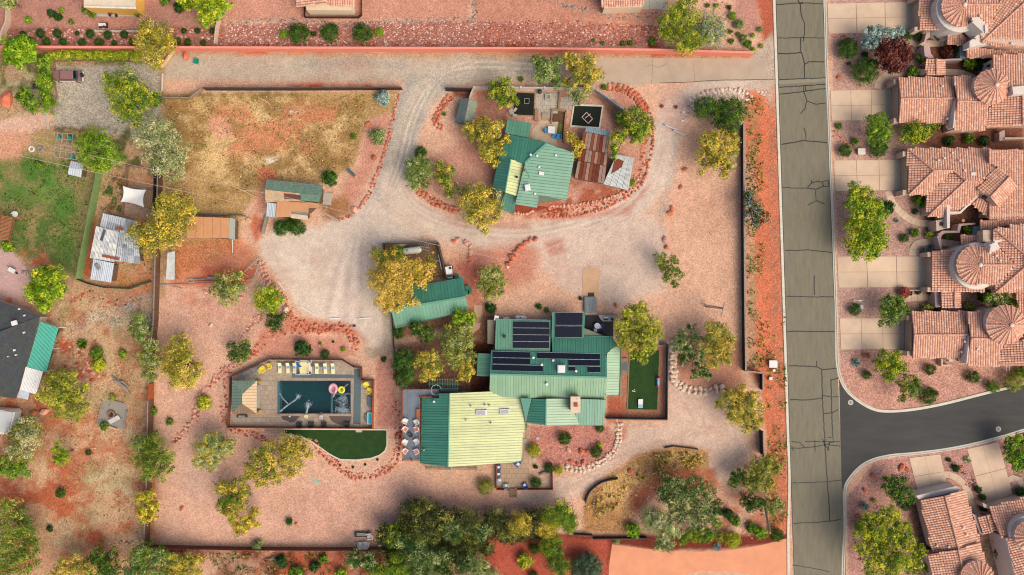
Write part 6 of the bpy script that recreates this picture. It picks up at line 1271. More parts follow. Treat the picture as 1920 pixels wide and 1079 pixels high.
for x,y,r,m,lab in ((1285,318,5.5,0,'red boulder on the driveway edge below the yellow olive tree'),(1276,352,4.5,0,'small red boulder on the driveway edge, with a dry tuft right of it'),(1260,391,6,0,'upper red boulder of a touching pair on the driveway edge'),(1256,400,6,0,'lower red boulder of a touching pair on the driveway edge'),
 (1248,451,7,1,'round pink boulder on the gravel above the lone tree'),(1249,464,5,0,'orange red rock right under the round pink boulder'),(536,581,8,2,'large pale boulder beside the lime tree at the parking area'),(665,393,7,1,'large pink boulder at the tip of the driveway rock border'),
 (15,186,15,0,'big red slab boulder at the left edge'),(350,106,9,0,'red boulder against the pink wall by the long log'),(1155,573,4.5,0,'small orange boulder north of the willow'),(1066,843,6,1,'pink boulder, upper left in the south garden'),(1090,847,7,0,'red boulder in the middle of the south garden'),(1100,846,4.5,0,'small red boulder touching the middle garden boulder'),
 (1073,867,6,0,'red boulder left of three by the curved stone wall'),(1083,870,5,0,'red boulder, middle of three by the curved stone wall'),(1094,867,6,0,'red boulder right of three by the curved stone wall'),(1182,884,7,0,'red boulder on the edge of the dry mound'),(1620,666,6,0,'red boulder, left of two beside the corner blue agave'),(1627,667,5,0,'red boulder, right of two beside the corner blue agave'),
 (1637,892,6,0,'red boulder beside the curved kerb of the lower yard'),(1690,877,7,0,'tall red boulder by the lower driveway'),(1700,880,5,0,'smaller red boulder next to the tall one by the lower driveway'),(1622,920,5,0,'red boulder in the middle of the lower yard'),(1609,968,6,0,'red boulder left of the very large lime tree'),(1573,147,5,0,'single pink red boulder in the first front yard'),
 (85,772,8,1,'pale red boulder beside the wide olive tree'),(66,773,7,0,'darker boulder by the white trailer'),(690,234,6,0,'flat red boulder in the field edge gravel'),(702,296,6,0,'flat red boulder above the blue bench'),(1691,567,4,0,'small rock by the fifth garage tree'),(1712,436,5,0,'red boulder between the three yard shrubs'),
 (341,954,5,0,'small red rock alone in the south west gravel'),(556,982,4,0,'small red rock beside the lone green shrub'),(852,453,5,0,'red boulder at the west end of the rock hook'),(874,456,7,1,'pink boulder topping the rock hook'),(859,449,6,1,'pink boulder left of the rock hook top'),(881,483,6,0,'long red boulder in the stem of the rock hook'),(881,493,4,0,'lowest red boulder of the rock hook'),(952,500,4,2,'grey stone at the foot of the rock arc'),
 (1026,871,4,0,'thin red standing rock in the south garden'),(998,842,4,0,'orange rock mound near the yellow ball shrub'),(1452,1010,4,0,'rock on the slope above the apron'),(452,558,4,1,'pink rock beside the steel pipes'),(386,548,5,1,'pink rock at the end of the pipe rack'),(396,610,4,2,'cream rock on the long rock border top')):
 boulder(x,y,r,lab,(mrock,mrockp,mrockc)[m])
def arcpts(pts,step):
 s=smooth(pts,8);out=[];acc=0;last=s[0];out.append(last)
 for p in s[1:]:
  acc += math.hypot(p[0]-last[0],p[1]-last[1]);last=p
  if acc >= step: out.append(p);acc=0
 return out
def border(label,pts,r,mat,rows=1,gap=1.7,spread=0,cat='stone border',name='rock_border',jit=.25):
 """TH whose every stone is a part"""
 s=arcpts(pts,r*gap);c=W(*s[len(s)//2],0);t=TH(name,label,cat,c);g=random.Random(int(pts[0][0]*3+pts[0][1]));ms=RM[mat.name];n=0
 for i,(x,y) in enumerate(s):
  a=s[min(i+1,len(s)-1)];b=s[max(i-1,0)];d=math.hypot(a[0]-b[0],a[1]-b[1])+1e-6;nx_,ny_=-(a[1]-b[1])/d,(a[0]-b[0])/d
  for k in range(rows):
   off=(k-(rows-1)/2)*r*gap*.95+g.uniform(-spread,spread);q=r*g.uniform(.75,1.25);p=W(x+nx_*off+g.uniform(-1,1)*r*jit,y+ny_*off+g.uniform(-1,1)*r*jit,0)
   o=bpy.data.objects.new('stone',g.choice(ms));COL.objects.link(o);o.parent=t;o.location=(p.x-c.x,p.y-c.y,q*.035);sc=q/10;o.scale=(sc,sc,sc*.8);o.rotation_euler=(g.uniform(-.2,.2),g.uniform(-.2,.2),g.uniform(0,6));n += 1
   if n >= 290: return t
 return t
def rband(label,pts,hw,size,cols,cover=.7,name='loose_rocks',cat='rocks',poly=False,seed=1):
 """loose rocks too small to pick apart, one mesh"""
 g=np.random.default_rng(seed);s=smooth(pts,6,poly) if not poly else pts
 if poly: w=np.array(s);x0,y0=w.min(0);x1,y1=w.max(0)
 else: w=np.array(s);x0,y0=w.min(0)-hw;x1,y1=w.max(0)+hw
 n=int((x1-x0)*(y1-y0)/100*cover*2.6/(size*size*1.4));X=g.uniform(x0,x1,n);Y=g.uniform(y0,y1,n)
 d=sdist(X,Y,[tuple(p) for p in s],poly)-(0 if poly else hw*g.uniform(.75,1.15,n));k=d < 0;X,Y=X[k],Y[k];n=len(X)
 base=np.array([(0,0,.8),(.9,0,.05),(.25,.85,.1),(-.75,.5,0),(-.7,-.55,.1),(.3,-.9,0)]);F=[(0,1,2),(0,2,3),(0,3,4),(0,4,5),(0,5,1)]
 r=size*.5*g.uniform(.5,1.5,n)[:,None,None];a=g.uniform(0,6.28,n);ca,sa=np.cos(a),np.sin(a)
 V=np.repeat(base[None],n,0)*g.uniform(.7,1.25,(n,6,1));x=V[...,0]*ca[:,None]-V[...,1]*sa[:,None];y=V[...,0]*sa[:,None]+V[...,1]*ca[:,None]
 V=np.stack([x*.95,y*.8,V[...,2]*.85+.0],-1)*r;V[...,0] += ((X-960)/10)[:,None];V[...,1] += ((539.5-Y)/10)[:,None];V[:,1:,2] -= .02
 me=bpy.data.meshes.new(name);V=V.reshape(-1,3);nf=n*5;me.vertices.add(len(V));me.vertices.foreach_set('co',V.astype(np.float32).ravel())
 FI=(np.array(F)[None]+np.arange(n)[:,None,None]*6).reshape(-1);me.loops.add(nf*3);me.loops.foreach_set('vertex_index',FI.astype(np.int32))
 me.polygons.add(nf);me.polygons.foreach_set('loop_start',np.arange(0,nf*3,3,dtype=np.int32));me.polygons.foreach_set('loop_total',np.full(nf,3,dtype=np.int32))
 C=np.array([alb(c) for c in cols])[g.integers(0,len(cols),n)]*g.uniform(.78,1.2,n)[:,None];C=np.repeat(np.concatenate([C,np.ones((n,1))],1),6,0)
 at=me.color_attributes.new('Col','FLOAT_COLOR','POINT');at.data.foreach_set('color',C.astype(np.float32).ravel());me.update(calc_edges=True)
 o=obj(name,me,M('loose_rock',attr=True,rough=.9,var=.1,sc=4));tag(o,label,cat,None,'stuff');return o
RED=[(196,100,66),(214,128,94),(176,84,54),(226,160,132),(150,70,46)];PNK=[(216,160,140),(190,124,104),(232,196,180),(160,96,78),(176,110,90)];WHT=[(236,220,200),(222,190,164),(244,236,224),(200,160,134)];GRY=[(150,140,126),(120,112,102),(176,166,150),(196,150,130)]
CRM=[(236,206,176),(220,176,144),(240,216,190)]
rband('bed of loose pink and white rocks above the pink wall',[(424,46),(640,42),(885,40),(885,86),(424,86)],0,.38,PNK,.95,poly=True,seed=3)
rband('bed of loose dark red rocks above the pink wall',[(888,40),(1060,38),(1230,48),(1236,82),(1180,86),(888,86)],0,.40,RED+PNK,.95,poly=True,seed=4)
rband('bed of loose red rocks round the clipped dark shrubs',[(18,56),(160,52),(420,50),(420,86),(18,86)],0,.42,PNK+RED[:2],.8,poly=True,seed=5)
rband('line of grey cobbles edging the top gravel gardens',[(430,40),(560,37),(650,46),(760,40),(884,36)],4,.4,GRY,.9,seed=6)
rband('grey cobble channel running down to the rock bed',[(889,-10),(890,20),(888,48)],5,.45,GRY,.9,seed=7)
rband('curved grey cobble channel beside the white tiled house',[(1000,-4),(1060,10),(1120,24),(1160,33),(1240,26)],5,.42,GRY,.9,seed=8)
rband('pink rocks in the corner bed by the big tree',[(1310,-4),(1345,6),(1362,20),(1370,40),(1366,70)],8,.38,PNK,.8,seed=9)
rband('wide curved band of red rocks round the cottage island',[(1185,175),(1205,200),(1212,240),(1211,280),(1204,315),(1190,345),(1165,365),(1130,382),(1090,393),(1025,398)],9,.5,RED,.9,seed=10)
border('outer ring of red stones round the cottage island',[(1150,168),(1180,172),(1203,195),(1222,222),(1224,270),(1216,310),(1200,350),(1175,370),(1140,388),(1090,403),(1040,408),(1012,408)],3,mrock,1,1.7,1)
border('row of red stones on the north bend of the island',[(1140,164),(1172,168),(1196,186),(1210,206)],3.8,mrock,3,1.6,1)
border('inner ring of small red stones below the rusty shed',[(1200,330),(1180,352),(1140,372),(1080,384),(1028,388)],3,mrockp,1,1.7)
rband('loose red rocks west of the narrow garden shed',[(846,182),(836,195),(824,212),(818,228)],5,.5,RED,.8,seed=12)
border('curved row of red stones west of the narrow garden shed',[(842,182),(832,196),(824,210),(817,224),(818,234),(832,240)],3.6,mrock,2,1.7,1)
border('row of red stones under the twiggy island tree',[(786,360),(800,372),(815,380),(830,387),(852,394)],4,mrock,2,1.7,1)
rband('loose red rocks under the golden fork tree',[(800,368),(830,384),(858,396)],6,.5,RED,.8,seed=13)
border('long row of red stones along the west driveway edge',[(748,178),(742,200),(735,232),(727,262),(718,292),(706,326),(694,356),(678,382),(660,402),(636,413)],3.1,mrock,1,1.8,1)
rband('loose red rocks along the west driveway edge',[(746,180),(738,220),(728,262),(716,300),(698,350),(675,390),(640,412)],3.5,.4,RED,.7,seed=14)
border('small ring of red stones by the cottage step',[(966,399),(978,402),(992,400),(1000,394)],3,mrockp)
border('arc of flat red rocks in the middle of the gravel',[(1003,450),(990,450),(979,462),(970,470),(964,480),(959,488),(955,496)],6,mrock,1,1.5)
border('hook of red stones east of the fenced tank yard',[(848,452),(862,452),(878,455),(883,466),(882,478)],4,mrockp,1,1.7)
border('tall border of red and pink stones beside the parking area',[(490,492),(494,510),(505,530),(520,548),(532,560)],3.6,mrockp,2,1.7,2)
rband('loose red rocks between the gate and the parking area',[(490,492),(498,515),(515,540),(538,575),(545,592)],8,.5,RED+PNK[:2],.8,seed=15)
border('upper curved border of red stones above the pool',[(542,592),(555,600),(580,613),(610,616),(640,613),(655,622),(662,635),(672,650)],3.6,mrock,2,1.9,4)
rband('wide red rock band curving above the pool',[(470,668),(490,645),(520,625),(560,618),(610,618),(645,618),(660,640),(668,655)],8,.5,RED,.9,seed=16)
rband('loose pink rocks beside the dark parking tree',[(500,590),(480,600),(466,618),(456,632)],7,.45,PNK,.7,seed=17)
rband('long curving rock border from the pool to the brown fence',[(458,672),(440,682),(420,694),(400,715),(382,735),(370,765),(362,790),(345,810),(328,830)],7,.5,RED+PNK,.9,seed=18)
border('red stones edging the long curving rock border',[(450,676),(430,690),(410,704),(392,724),(376,744),(366,770),(358,795),(340,812)],4,mrockp,1,1.9,3)
rband('red rocks outside the west side of the pool fence',[(430,700),(422,725),(419,760),(421,790),(440,808),(480,815),(500,830)],6,.5,RED,.9,seed=19)
rband('curving band of red rocks south of the artificial turf',[(590,830),(610,850),(632,868),(655,886),(680,892),(710,886),(735,868),(745,840),(746,800),(742,760)],6,.48,RED,.9,seed=20)
border('red stones along the outside of the turf rock band',[(594,842),(618,864),(645,888),(672,897),(710,892),(740,874),(750,840),(750,800)],3.5,mrock,1,1.8,1)
border('curved cream stone wall east of the south garden',[(1161,796),(1161,815),(1158,834),(1148,850),(1132,864),(1112,874),(1088,880),(1058,876)],4,mrockc,2,1.6,.5,'stone wall','stone_wall',.12)
rband('small cream stones filling the curved stone wall',[(1160,790),(1160,820),(1150,848),(1128,866),(1090,878),(1058,875)],5,.4,CRM,.7,seed=22)
border('cream flagstone strip along the east fence of the turf yard',[(1263,640),(1263,660),(1262,680),(1263,700),(1264,716)],5,mrockc,2,1.5,.5,'flagstones','flagstone_strip',.12)
border('cream stones curving toward the yellow green corner tree',[(1268,718),(1280,727),(1300,732),(1320,734),(1340,730),(1358,728)],5,mrockc,2,1.6,.5,jit=.15)
rband('heap of white rocks curving round the dark olive tree',[(1282,222),(1290,205),(1302,190),(1320,180),(1345,174),(1375,172),(1400,182)],8,.5,WHT,1.0,seed=23)
border('larger white rocks along the top of the white heap',[(1300,184),(1320,174),(1345,169),(1375,167),(1395,170),(1408,182)],4,mrockc,1,1.8,1)
rband('white rock pile at the driveway mouth by the road',[(1426,174),(1436,174)],5,.6,WHT,1.0,seed=24)
rband('red broken flagstones in the west neighbour yard',[(110,645),(140,655),(165,670),(180,690),(160,700),(135,690)],14,.8,RED[1:4]+PNK[:2],.7,seed=25)
rband('red rubble on the west slope',[(140,560),(165,548),(200,570),(250,562)],7,.5,RED,.5,seed=26)
rband('loose rocks in the log ringed corner',[(1386,975),(1400,990),(1412,1000)],10,.5,PNK,.7,seed=27)
rband('multicoloured cobbles between the lower driveways',[(1790,880),(1805,885),(1820,905)],10,.42,[(120,60,48),(200,180,160),(90,80,78),(190,110,84)],1.0,seed=28)
rband('reddish cobbles under the first front yard tree',[(1558,67),(1585,70),(1604,80)],4,.35,RED,.8,seed=29)
rband('red cobbles under the second front yard',[(1562,245),(1572,258),(1598,276)],5,.35,RED,.7,seed=30)
rband('pale and red rubble along the dry mound',[(1170,940),(1210,920),(1180,985)],16,.3,PNK,.25,seed=31)
rband('pink rubble at the south west fence corner',[(210,1018),(240,1016),(262,1010)],5,.6,PNK,.8,seed=32)
rband('scattered stones on the road verge',[(1446,300),(1458,600),(1462,800),(1466,980)],10,.2,PNK,.05,seed=33)
def pavers(name,poly,px_w,px_h,mat,z=.05,ang=0,label=None,kind='structure',base=None,stagger=True):
 """one object per slab, on a jointing bed"""
 b=sheet(name,poly,z-.015,base or M('joint_sand',(130,108,84),.95,.2,3));w=wxy(poly);cx=sum(p[0] for p in w)/len(w);cy=sum(p[1] for p in w)/len(w)
 ca,sa=math.cos(ang),math.sin(ang);Q=[((x-cx)*ca+(y-cy)*sa,-(x-cx)*sa+(y-cy)*ca) for x,y in w];u0=min(q[0] for q in Q);u1=max(q[0] for q in Q);v0=min(q[1] for q in Q);v1=max(q[1] for q in Q)
 j=0;v=v0;pw,ph=px_w/10,px_h/10;n=0
 while v < v1:
  R=clipstrip([(b_,a_) for a_,b_ in Q],v+.02,min(v+ph,v1)-.02);u=u0-(pw/2 if (stagger and j % 2) else 0)
  while u < u1 and len(R) >= 3:
   S=clipstrip([(q[1],q[0]) for q in R],u+.02,u+pw-.02)
   if len(S) >= 3 and abs(area(S)) > .04:
    obj('paver',MB().prism([(cx+a*ca-c*sa,cy+a*sa+c*ca) for a,c in S],z-.015,z),mat,b);n += 1
   u += pw
  v += ph;j += 1
 return b
mpav=M('tan_paver',(176,158,136),.9,.16,1.5,.2,rnd=.08);mpavp=M('grey_paver',(186,176,156),.9,.14,1.5,.2,rnd=.06)
def fence(label,pts,h,mat,plen=24,name='fence',cat='fence',thick=.06,postw=.12,cap=None,board=.18,group=None,post=True,postmat=None):
 w=wxy(pts);c=w[len(w)//2];t=TH(name,label,cat,(c[0],c[1],0),group)
 for a,b in zip(w,w[1:]):
  a,b=Vc(a),Vc(b);L=(b-a).length;n=max(1,round(L/(plen/10)));d=(b-a)/L;nn=Vc((-d.y,d.x))
  for i in range(n):
   p,q=a+(b-a)*i/n,a+(b-a)*(i+1)/n;m=max(1,int((q-p).length/board)) if board else 1;out=[];bk=[]
   for k in range(m):
    s=thick*(.5+(.35 if k % 2 else 0));out += [p+(q-p)*k/m+nn*s,p+(q-p)*(k+1)/m+nn*s];bk += [p+(q-p)*k/m-nn*s,p+(q-p)*(k+1)/m-nn*s]
   obj('fence_panel' if board else 'wall_section',MB().prism(out+bk[::-1],0,h),mat,t)
   if cap: obj('cap',MB().prism([p+nn*(thick+.04),q+nn*(thick+.04),q-nn*(thick+.04),p-nn*(thick+.04)],h+.003,h+.08),cap,t)
   if post: obj('post',MB().box((p.x,p.y,(h+.08)/2),(postw,postw,h+.08),math.atan2(d.y,d.x)),postmat or mat,t)
 return t
mfb=M('brown_fence',(112,78,56),.9,.25,1.2,.2,rnd=.1,stretch=(2,2,.3));mfd=M('dark_fence',(58,48,42),.85,.25,1.5,.2,rnd=.12);mpinkw=M('pink_wall_paint',(240,140,112),.85,.07,.5,.1);mwf=M('white_fence',(214,210,200),.7,.08,1.5,rnd=.04)
mcapd=M('pale_cap',(150,140,126),.7,.1,2);mfo=M('orange_fence',(180,92,48),.85,.25,1.5,.2,rnd=.15);mfg=M('green_screen',(122,150,88),.85,.18,1.2,.2);mfs=M('slate_fence',(84,88,92),.8,.15,2,rnd=.1);mbg=M('blue_grey_fence',(150,164,172),.7,.1,2)
fence('long salmon pink stucco wall across the top of the property',[(-40,95),(262,96),(600,97),(1000,98),(1240,101),(1406,106)],2.0,mpinkw,90,'wall','wall',.16,0,M('pink_cap',(244,150,128),.8,.05),board=0,post=False)
fence('dark board fence along the top of the dry field',[(388,170),(540,170),(755,169)],1.7,mfd,24,cap=M('dark_cap',(90,74,62),.8,.2))
fence('weathered rail fence kinking at the field corner',[(305,186),(360,187),(383,169)],1.1,mwood,22,cap=mcapd)
fence('tall brown board fence down the west side of the red gravel garden',[(306,298),(303,400),(300,500),(297,600),(293,640),(288,718)],1.8,mfb,22,cap=mcapd)
fence('bright orange brown section of the west board fence',[(289,719),(288,747)],2.0,mfo,28)
fence('lower brown board fence along the south west garden',[(288,748),(287,800),(285,900),(280,1020)],2.0,mfb,22,cap=mcapd)
fence('long red brown fence along the bottom of the gravel garden',[(283,1022),(450,1026),(620,1027),(700,1026),(760,1022)],1.7,M('red_brown_fence',(128,72,48),.9,.2,1.5,.2,rnd=.1),24)
fence('dark fence between the red gravel and the road verge',[(1389,236),(1390,400),(1391,540),(1393,694),(1425,698),(1425,730)],1.6,mfd,24,cap=mcapd,thick=.1)
fence('short dark fence by the street beneath the corner tree',[(1424,806),(1425,850)],1.9,mfd,22,cap=mcapd)
fence('slate coloured fence round the dark turf yard',[(1236,646),(1250,646),(1248,785),(1135,783)],1.5,mfs,26,thick=.12)
fence('white panel fence north of the cottage',[(889,168),(1108,169)],1.6,mwf,44,board=0,thick=.1,postw=.3)
fence('blue grey panel fence bending round the cottage yard',[(1109,169),(1140,190),(1167,211),(1186,262)],1.6,mbg,34,board=0,thick=.1,postw=.25)
fence('white fence from the panel fence to the narrow shed',[(888,169),(879,192)],1.6,mwf,24,board=0,thick=.1)
fence('dark brown fence at the driveway bend',[(837,171),(887,172)],2.0,M('espresso_fence',(62,44,36),.8,.2,2),50,board=.3,thick=.12)
fence('dark fence round the propane tank yard',[(723,482),(721,458),(823,457),(831,490),(840,524)],1.6,mfd,24,cap=M('dark_cap'))
fence('brown pool fence, north and west sides',[(430,800),(435,741),(435,706),(508,673),(643,674),(666,688),(679,689),(679,712),(702,713)],1.2,M('pool_fence',(128,74,50),.85,.2,2,rnd=.15),20)
fence('orange brown pool fence along the south and east sides',[(702,713),(700,802),(430,800)],1.2,mfo,20)
fence('redwood patio fence, left part',[(931,870),(931,916),(955,917)],1.0,mred,20);fence('redwood patio fence, right part round the planted bed',[(970,916),(1036,916),(1035,868)],1.0,mred,20)
fence('thin dark edging fence beside the garage path',[(735,588),(739,650),(744,724)],.5,mfd,22)
fence('tall green screened fence in the west neighbour yard',[(193,325),(173,425),(154,523)],2.0,mfg,20,board=.3)
fence('low dark green mesh fence curving below the tin house',[(148,524),(170,533),(200,540),(245,542),(285,528)],.9,M('dark_mesh',(62,84,58),.8,.2,3),22)
fence('grey beam fence above the orange roofed shed',[(372,402),(462,406)],.9,M('grey_beam',(120,118,112),.8,.15,2),30,board=0,thick=.12)
fence('curved dark retaining wall at the dry mound',smooth([(1097,940),(1103,924),(1114,912),(1130,902),(1158,896)],3),.8,mfd,14,'retaining_wall','wall',.15)
fence('short dark retaining board behind the dry mound',[(1246,839),(1262,836),(1308,842)],.5,mfd,20,'retaining_wall','wall',.1)
fence('black retaining wall left above the red slope',[(1074,1000),(1110,1002)],1.0,mBk,40,'retaining_wall','wall',.12);fence('black retaining wall right above the red slope',[(1112,1008),(1212,1007)],1.0,mBk,34,'retaining_wall','wall',.12)
fence('low white rail north of the grey gravel court',[(105,116),(190,115),(268,117)],.35,mwood,40,board=0);fence('low log rail west of the grey court, by the hedge',[(104,118),(105,160),(109,184),(99,201)],.35,mwood,20,board=0)
fence('low log rail south of the grey court',[(102,246),(122,241),(160,248)],.35,mwood,20,board=0);fence('white gate rail at the mouth of the grey court',[(306,140),(305,172)],.5,mwf,34,board=0);fence('white gate rail at the west track',[(88,206),(92,243)],.5,mwf,36,board=0)
fence('thin black wire fence round the tiled corner at the top',[(572,-10),(573,35),(673,35),(679,30),(679,-10)],.9,mBk,26,board=0,thick=.02,postw=.07);fence('tan stucco garden wall, curved, near the top left corner',smooth([(20,20),(19,45),(12,60),(6,86)],3),1.2,mSt,12,'wall','wall',.25,0,board=0,post=False)
fence('tan stucco garden wall descending to the pink wall',smooth([(420,10),(416,30),(410,55),(407,86)],3),1.2,mSt,12,'wall','wall',.25,0,board=0,post=False)
fence('small rail fence at the tin house patio',[(241,314),(240,348),(232,402)],.9,mwood,30,board=0);fence('rail fence above the sail shade patio',[(236,312),(262,314),(275,318)],.9,mwood,24,board=0);fence('dark fence right of the sail shade',[(296,318),(294,396)],1.4,mfd,26)
fence('low white wall beside the red ground shrub',[(1693,544),(1735,545)],.5,mSw,42,'wall','wall',.12,0,board=0,post=False)
# ------------------------------------------------------------ western buildings and sheds
def fR(parent,poly,refs,mat,t=.12,name='roof',up=0):
 pl=Plane(refs);return obj(name,MB().slab([pl.at(x,y,up) for x,y in poly],pl.n,t),mat,parent),pl
def sheets(parent,poly4,refs,n,mats,name='roof_sheet',up=.05,m=1,nw=3,seed=1):
 pl=Plane(refs);g=random.Random(seed)
 obj('roof_base',MB().slab([pl.at(x,y) for x,y in poly4],pl.n,.1),mats[0],parent)
 for i in range(n):
  for j in range(m):
   corr(parent,pl,[bil(poly4,i/n+.003,j/m+.004),bil(poly4,(i+1)/n-.003,j/m+.004),bil(poly4,(i+1)/n-.003,(j+1)/m-.004),bil(poly4,i/n+.003,(j+1)/m-.004)],g.choice(mats),up,nw,name)
 return pl
mboard=M('shed_boards');morange=M('tan_roll_roof',(208,150,102),.85,.1,.8,.1);mcream=M('cream_sheet',(216,194,156),.8,.15,1.5);mlt=M('pale_blue_sheet',(194,202,206),.6,.12,1.5,rnd=.08)
t=TH('barn','old barn with green shingles, cream patches and tan flat lean-to roofs below the dry field','barn',W(550,372,0))
walls(t,[(497,340),(603,350),(600,378),(578,400),(502,398)],2.4,mboard,.25)
shface(t,[(500,337),(605,348),(602,366),(497,356)],[(497,356,3.1),(602,366,3.1),(500,337,2.5)],[(550,360),(552,343)],gsh)
shface(t,[(563,363),(602,366),(598,379),(561,376)],[(563,363,3.1),(602,366,3.1),(598,379,2.6)],[(582,365),(580,377)],gsh)
csh=M('cream_shingle',SHC['cream_shingle'],.9,.15,3)
shface(t,[(497,356),(563,363),(561,377),(498,380)],[(497,356,3.1),(563,363,3.1),(498,380,2.5)],[(530,360),(528,378)],csh)
q,_=fR(t,[(533,363),(564,367),(563,375),(533,373)],[(533,363,3.12),(564,367,3.12),(533,373,2.9)],M('brown_panel',(106,62,46),.7,.15,3),.06,'roof_panel',.08)
fR(t,[(536,374),(599,382),(597,391),(578,390),(578,382),(534,378)],[(536,374,2.5),(599,382,2.5),(597,391,2.4)],morange,.1,'lean_to_roof')
r,_=fR(t,[(519,377),(579,381),(578,400),(546,398),(545,407),(517,408)],[(519,377,2.75),(579,381,2.75),(517,408,2.5)],morange,.12,'lean_to_roof')
fR(t,[(546,399),(577,401),(577,413),(545,409)],[(546,399,2.5),(577,401,2.5),(577,413,2.3)],mcream,.08,'lean_to_roof');fR(t,[(547,396),(578,399),(577,405),(546,401)],[(546,396,2.62),(578,399,2.62),(577,405,2.5)],M('grey_felt',(126,128,116),.9,.2,3),.05,'roof_patch')
sheets(t,[(501,380),(518,382),(516,408),(499,406)],[(501,380,2.5),(518,382,2.5),(499,406,2.3)],2,[mlt],m=1)
walls(t,[(520,382),(577,383),(576,410),(520,408)],2.2,mboard,.2)
obj('step',MB().box(W(614,373,.1),(1.6,2.3,.2),-.1),mpavp,t);obj('board_wall',MB().box(W(497,422,.5),(.35,3.4,1.0),-.25),mcapd,t)
t=TH('flat_roof_shed','tan flat roofed shed with a grey strip at its right end','shed',W(400,428,0));walls(t,[(350,407),(441,411),(440,450),(350,447)],2.2,mboard,.25)
for i in range(5): a,b=350+i*16,350+(i+1)*16;fR(t,[(a+.3,406+i*.6),(b-.3,406.6+i*.6),(b-.3,447),(a+.3,446.6)],[(350,406,2.5),(430,409,2.5),(350,446,2.4)],morange,.1,'roof_sheet')
fR(t,[(430.5,408.5),(441,411),(440,450),(428.5,447.5)],[(430,409,2.5),(441,411,2.45),(428,447,2.35)],M('grey_roll_roof',(170,172,160),.8,.12,2),.1,'roof_sheet');obj('board',MB().bar(W(436,450,1.2),W(436,475,.1),.14,.12),mwf,t)
t=TH('tin_roof_house','old house under patched grey blue and white tin sheets with rust stains','house',W(222,452,0));walls(t,[(193,402),(254,416),(261,492),(214,492),(180,480)],2.3,mboard,.3)
mt=[M('tin_sheet',(180,184,184),.55,.22,1.6,spec=.5,rnd=.1),M('tin_sheet_dark',(148,156,160),.55,.22,1.8,spec=.5,rnd=.1),M('tin_white',(206,206,196),.6,.2,1.5,rnd=.08)]
sheets(t,[(193,400),(228,408),(222,436),(187,425)],[(193,400,2.6),(228,408,2.7),(187,425,2.6)],3,mt[:2],m=2,seed=2);sheets(t,[(228,408),(256,415),(263,495),(216,490)],[(228,408,2.7),(256,415,2.6),(216,490,2.4)],4,mt[:2],m=6,seed=3)
sheets(t,[(180,424),(223,435),(214,492),(168,484)],[(180,424,2.9),(223,435,2.9),(168,484,2.6)],6,[mt[2],mt[0],mt[2]],m=5,up=.06,seed=4)
sheets(t,[(175,486),(214,494),(208,530),(169,524)],[(175,486,2.5),(214,494,2.5),(169,524,2.3)],4,[mlt],m=1,seed=5);walls(t,[(175,488),(213,495),(208,529),(170,523)],2.1,mboard,.2)
pl=Plane([(180,424,2.9),(223,435,2.9),(168,484,2.6)])
obj('roof_patch',MB().slab([pl.at(x,y,.16) for x,y in ((192,477),(224,484),(223,489),(191,482))],pl.n,.02),rust[2],t);obj('roof_patch',MB().slab([pl.at(x,y,.16) for x,y in ((194,430),(198,432),(193,452),(187,451))],pl.n,.02),M('dark_tin',(74,86,96),.6,.2,2),t)
obj('roof_patch',MB().slab([pl.at(x,y,.2) for x,y in ((216,426),(232,428),(231,433),(216,431))],pl.n,.02),rust[2],t)
for x,y in ((236,464),(183,498),(186,503)): vent(t,Plane([(180,424,2.8),(256,415,2.7),(216,490,2.5)]),x,y,.25,.25)
pavers('patio',[(237,345),(290,352),(288,410),(232,402)],16,14,M('old_concrete',(168,140,118),.9,.2,1.2,.2,rnd=.08),.05,-.12)
t=TH('shade_sail','white four pointed sail shade over the tin house patio','sun shade',W(252,368,0));c=[W(230,349,3),W(274,356,2.8),W(270,389,3),W(226,379,2.8)];mb=MB();V=[];N_=10
for i in range(N_+1):
 for j in range(N_+1):
  u,v=i/N_,j/N_;k=.16;uu=.5+(u-.5)*(1-k*4*v*(1-v));vv=.5+(v-.5)*(1-k*4*u*(1-u));p=(c[0].lerp(c[1],uu)).lerp(c[3].lerp(c[2],uu),vv);V.append(p-Vc((0,0,.5*math.sin(PI*u)*math.sin(PI*v))))
mb.add(V,[(i*(N_+1)+j,(i+1)*(N_+1)+j,(i+1)*(N_+1)+j+1,i*(N_+1)+j+1) for i in range(N_) for j in range(N_)]);obj('canopy',mb,mW,t)
for p in c: obj('post',MB().tube([(p.x,p.y,0),p],.05,6),malu,t)
t=TH('outdoor_table','brown slatted table beside the white shade sail','table',W(280,373,0))
for k in range(4): p=W(274+k*3.4,373,.75);obj('table_plank',MB().box(p,(.3,3.4,.06),-.12),mwood,t)
p=W(279,373,.35);obj('leg',MB().box(p+Vc((0,1.2,0)),(1.0,.12,.7)),mwood,t);obj('leg',MB().box(p-Vc((0,1.2,0)),(1.0,.12,.7)),mwood,t)
t=TH('lean_to','narrow corrugated grey lean-to roof against the brown board fence','shed',W(320,500,0));sheets(t,[(314,474),(328,471),(327,525),(311,524)],[(314,474,2.0),(328,471,1.8),(311,524,2.0)],1,[grey],m=4,nw=8)
for x,y in ((314,475),(327,473),(312,523),(326,523)): p=W(x,y,1.8);obj('post',MB().bar((p.x,p.y,0),p,.1,.1),mwood,t)
t=TH('shingled_house','charcoal shingled house at the left edge with vents and a pale skylight','house',W(20,660,0));walls(t,[(-120,520),(75,593),(30,748),(-120,735)],2.8,mSt,.4)
chs=M('charcoal_shingle',SHC['charcoal_shingle'],.9,.15,3)
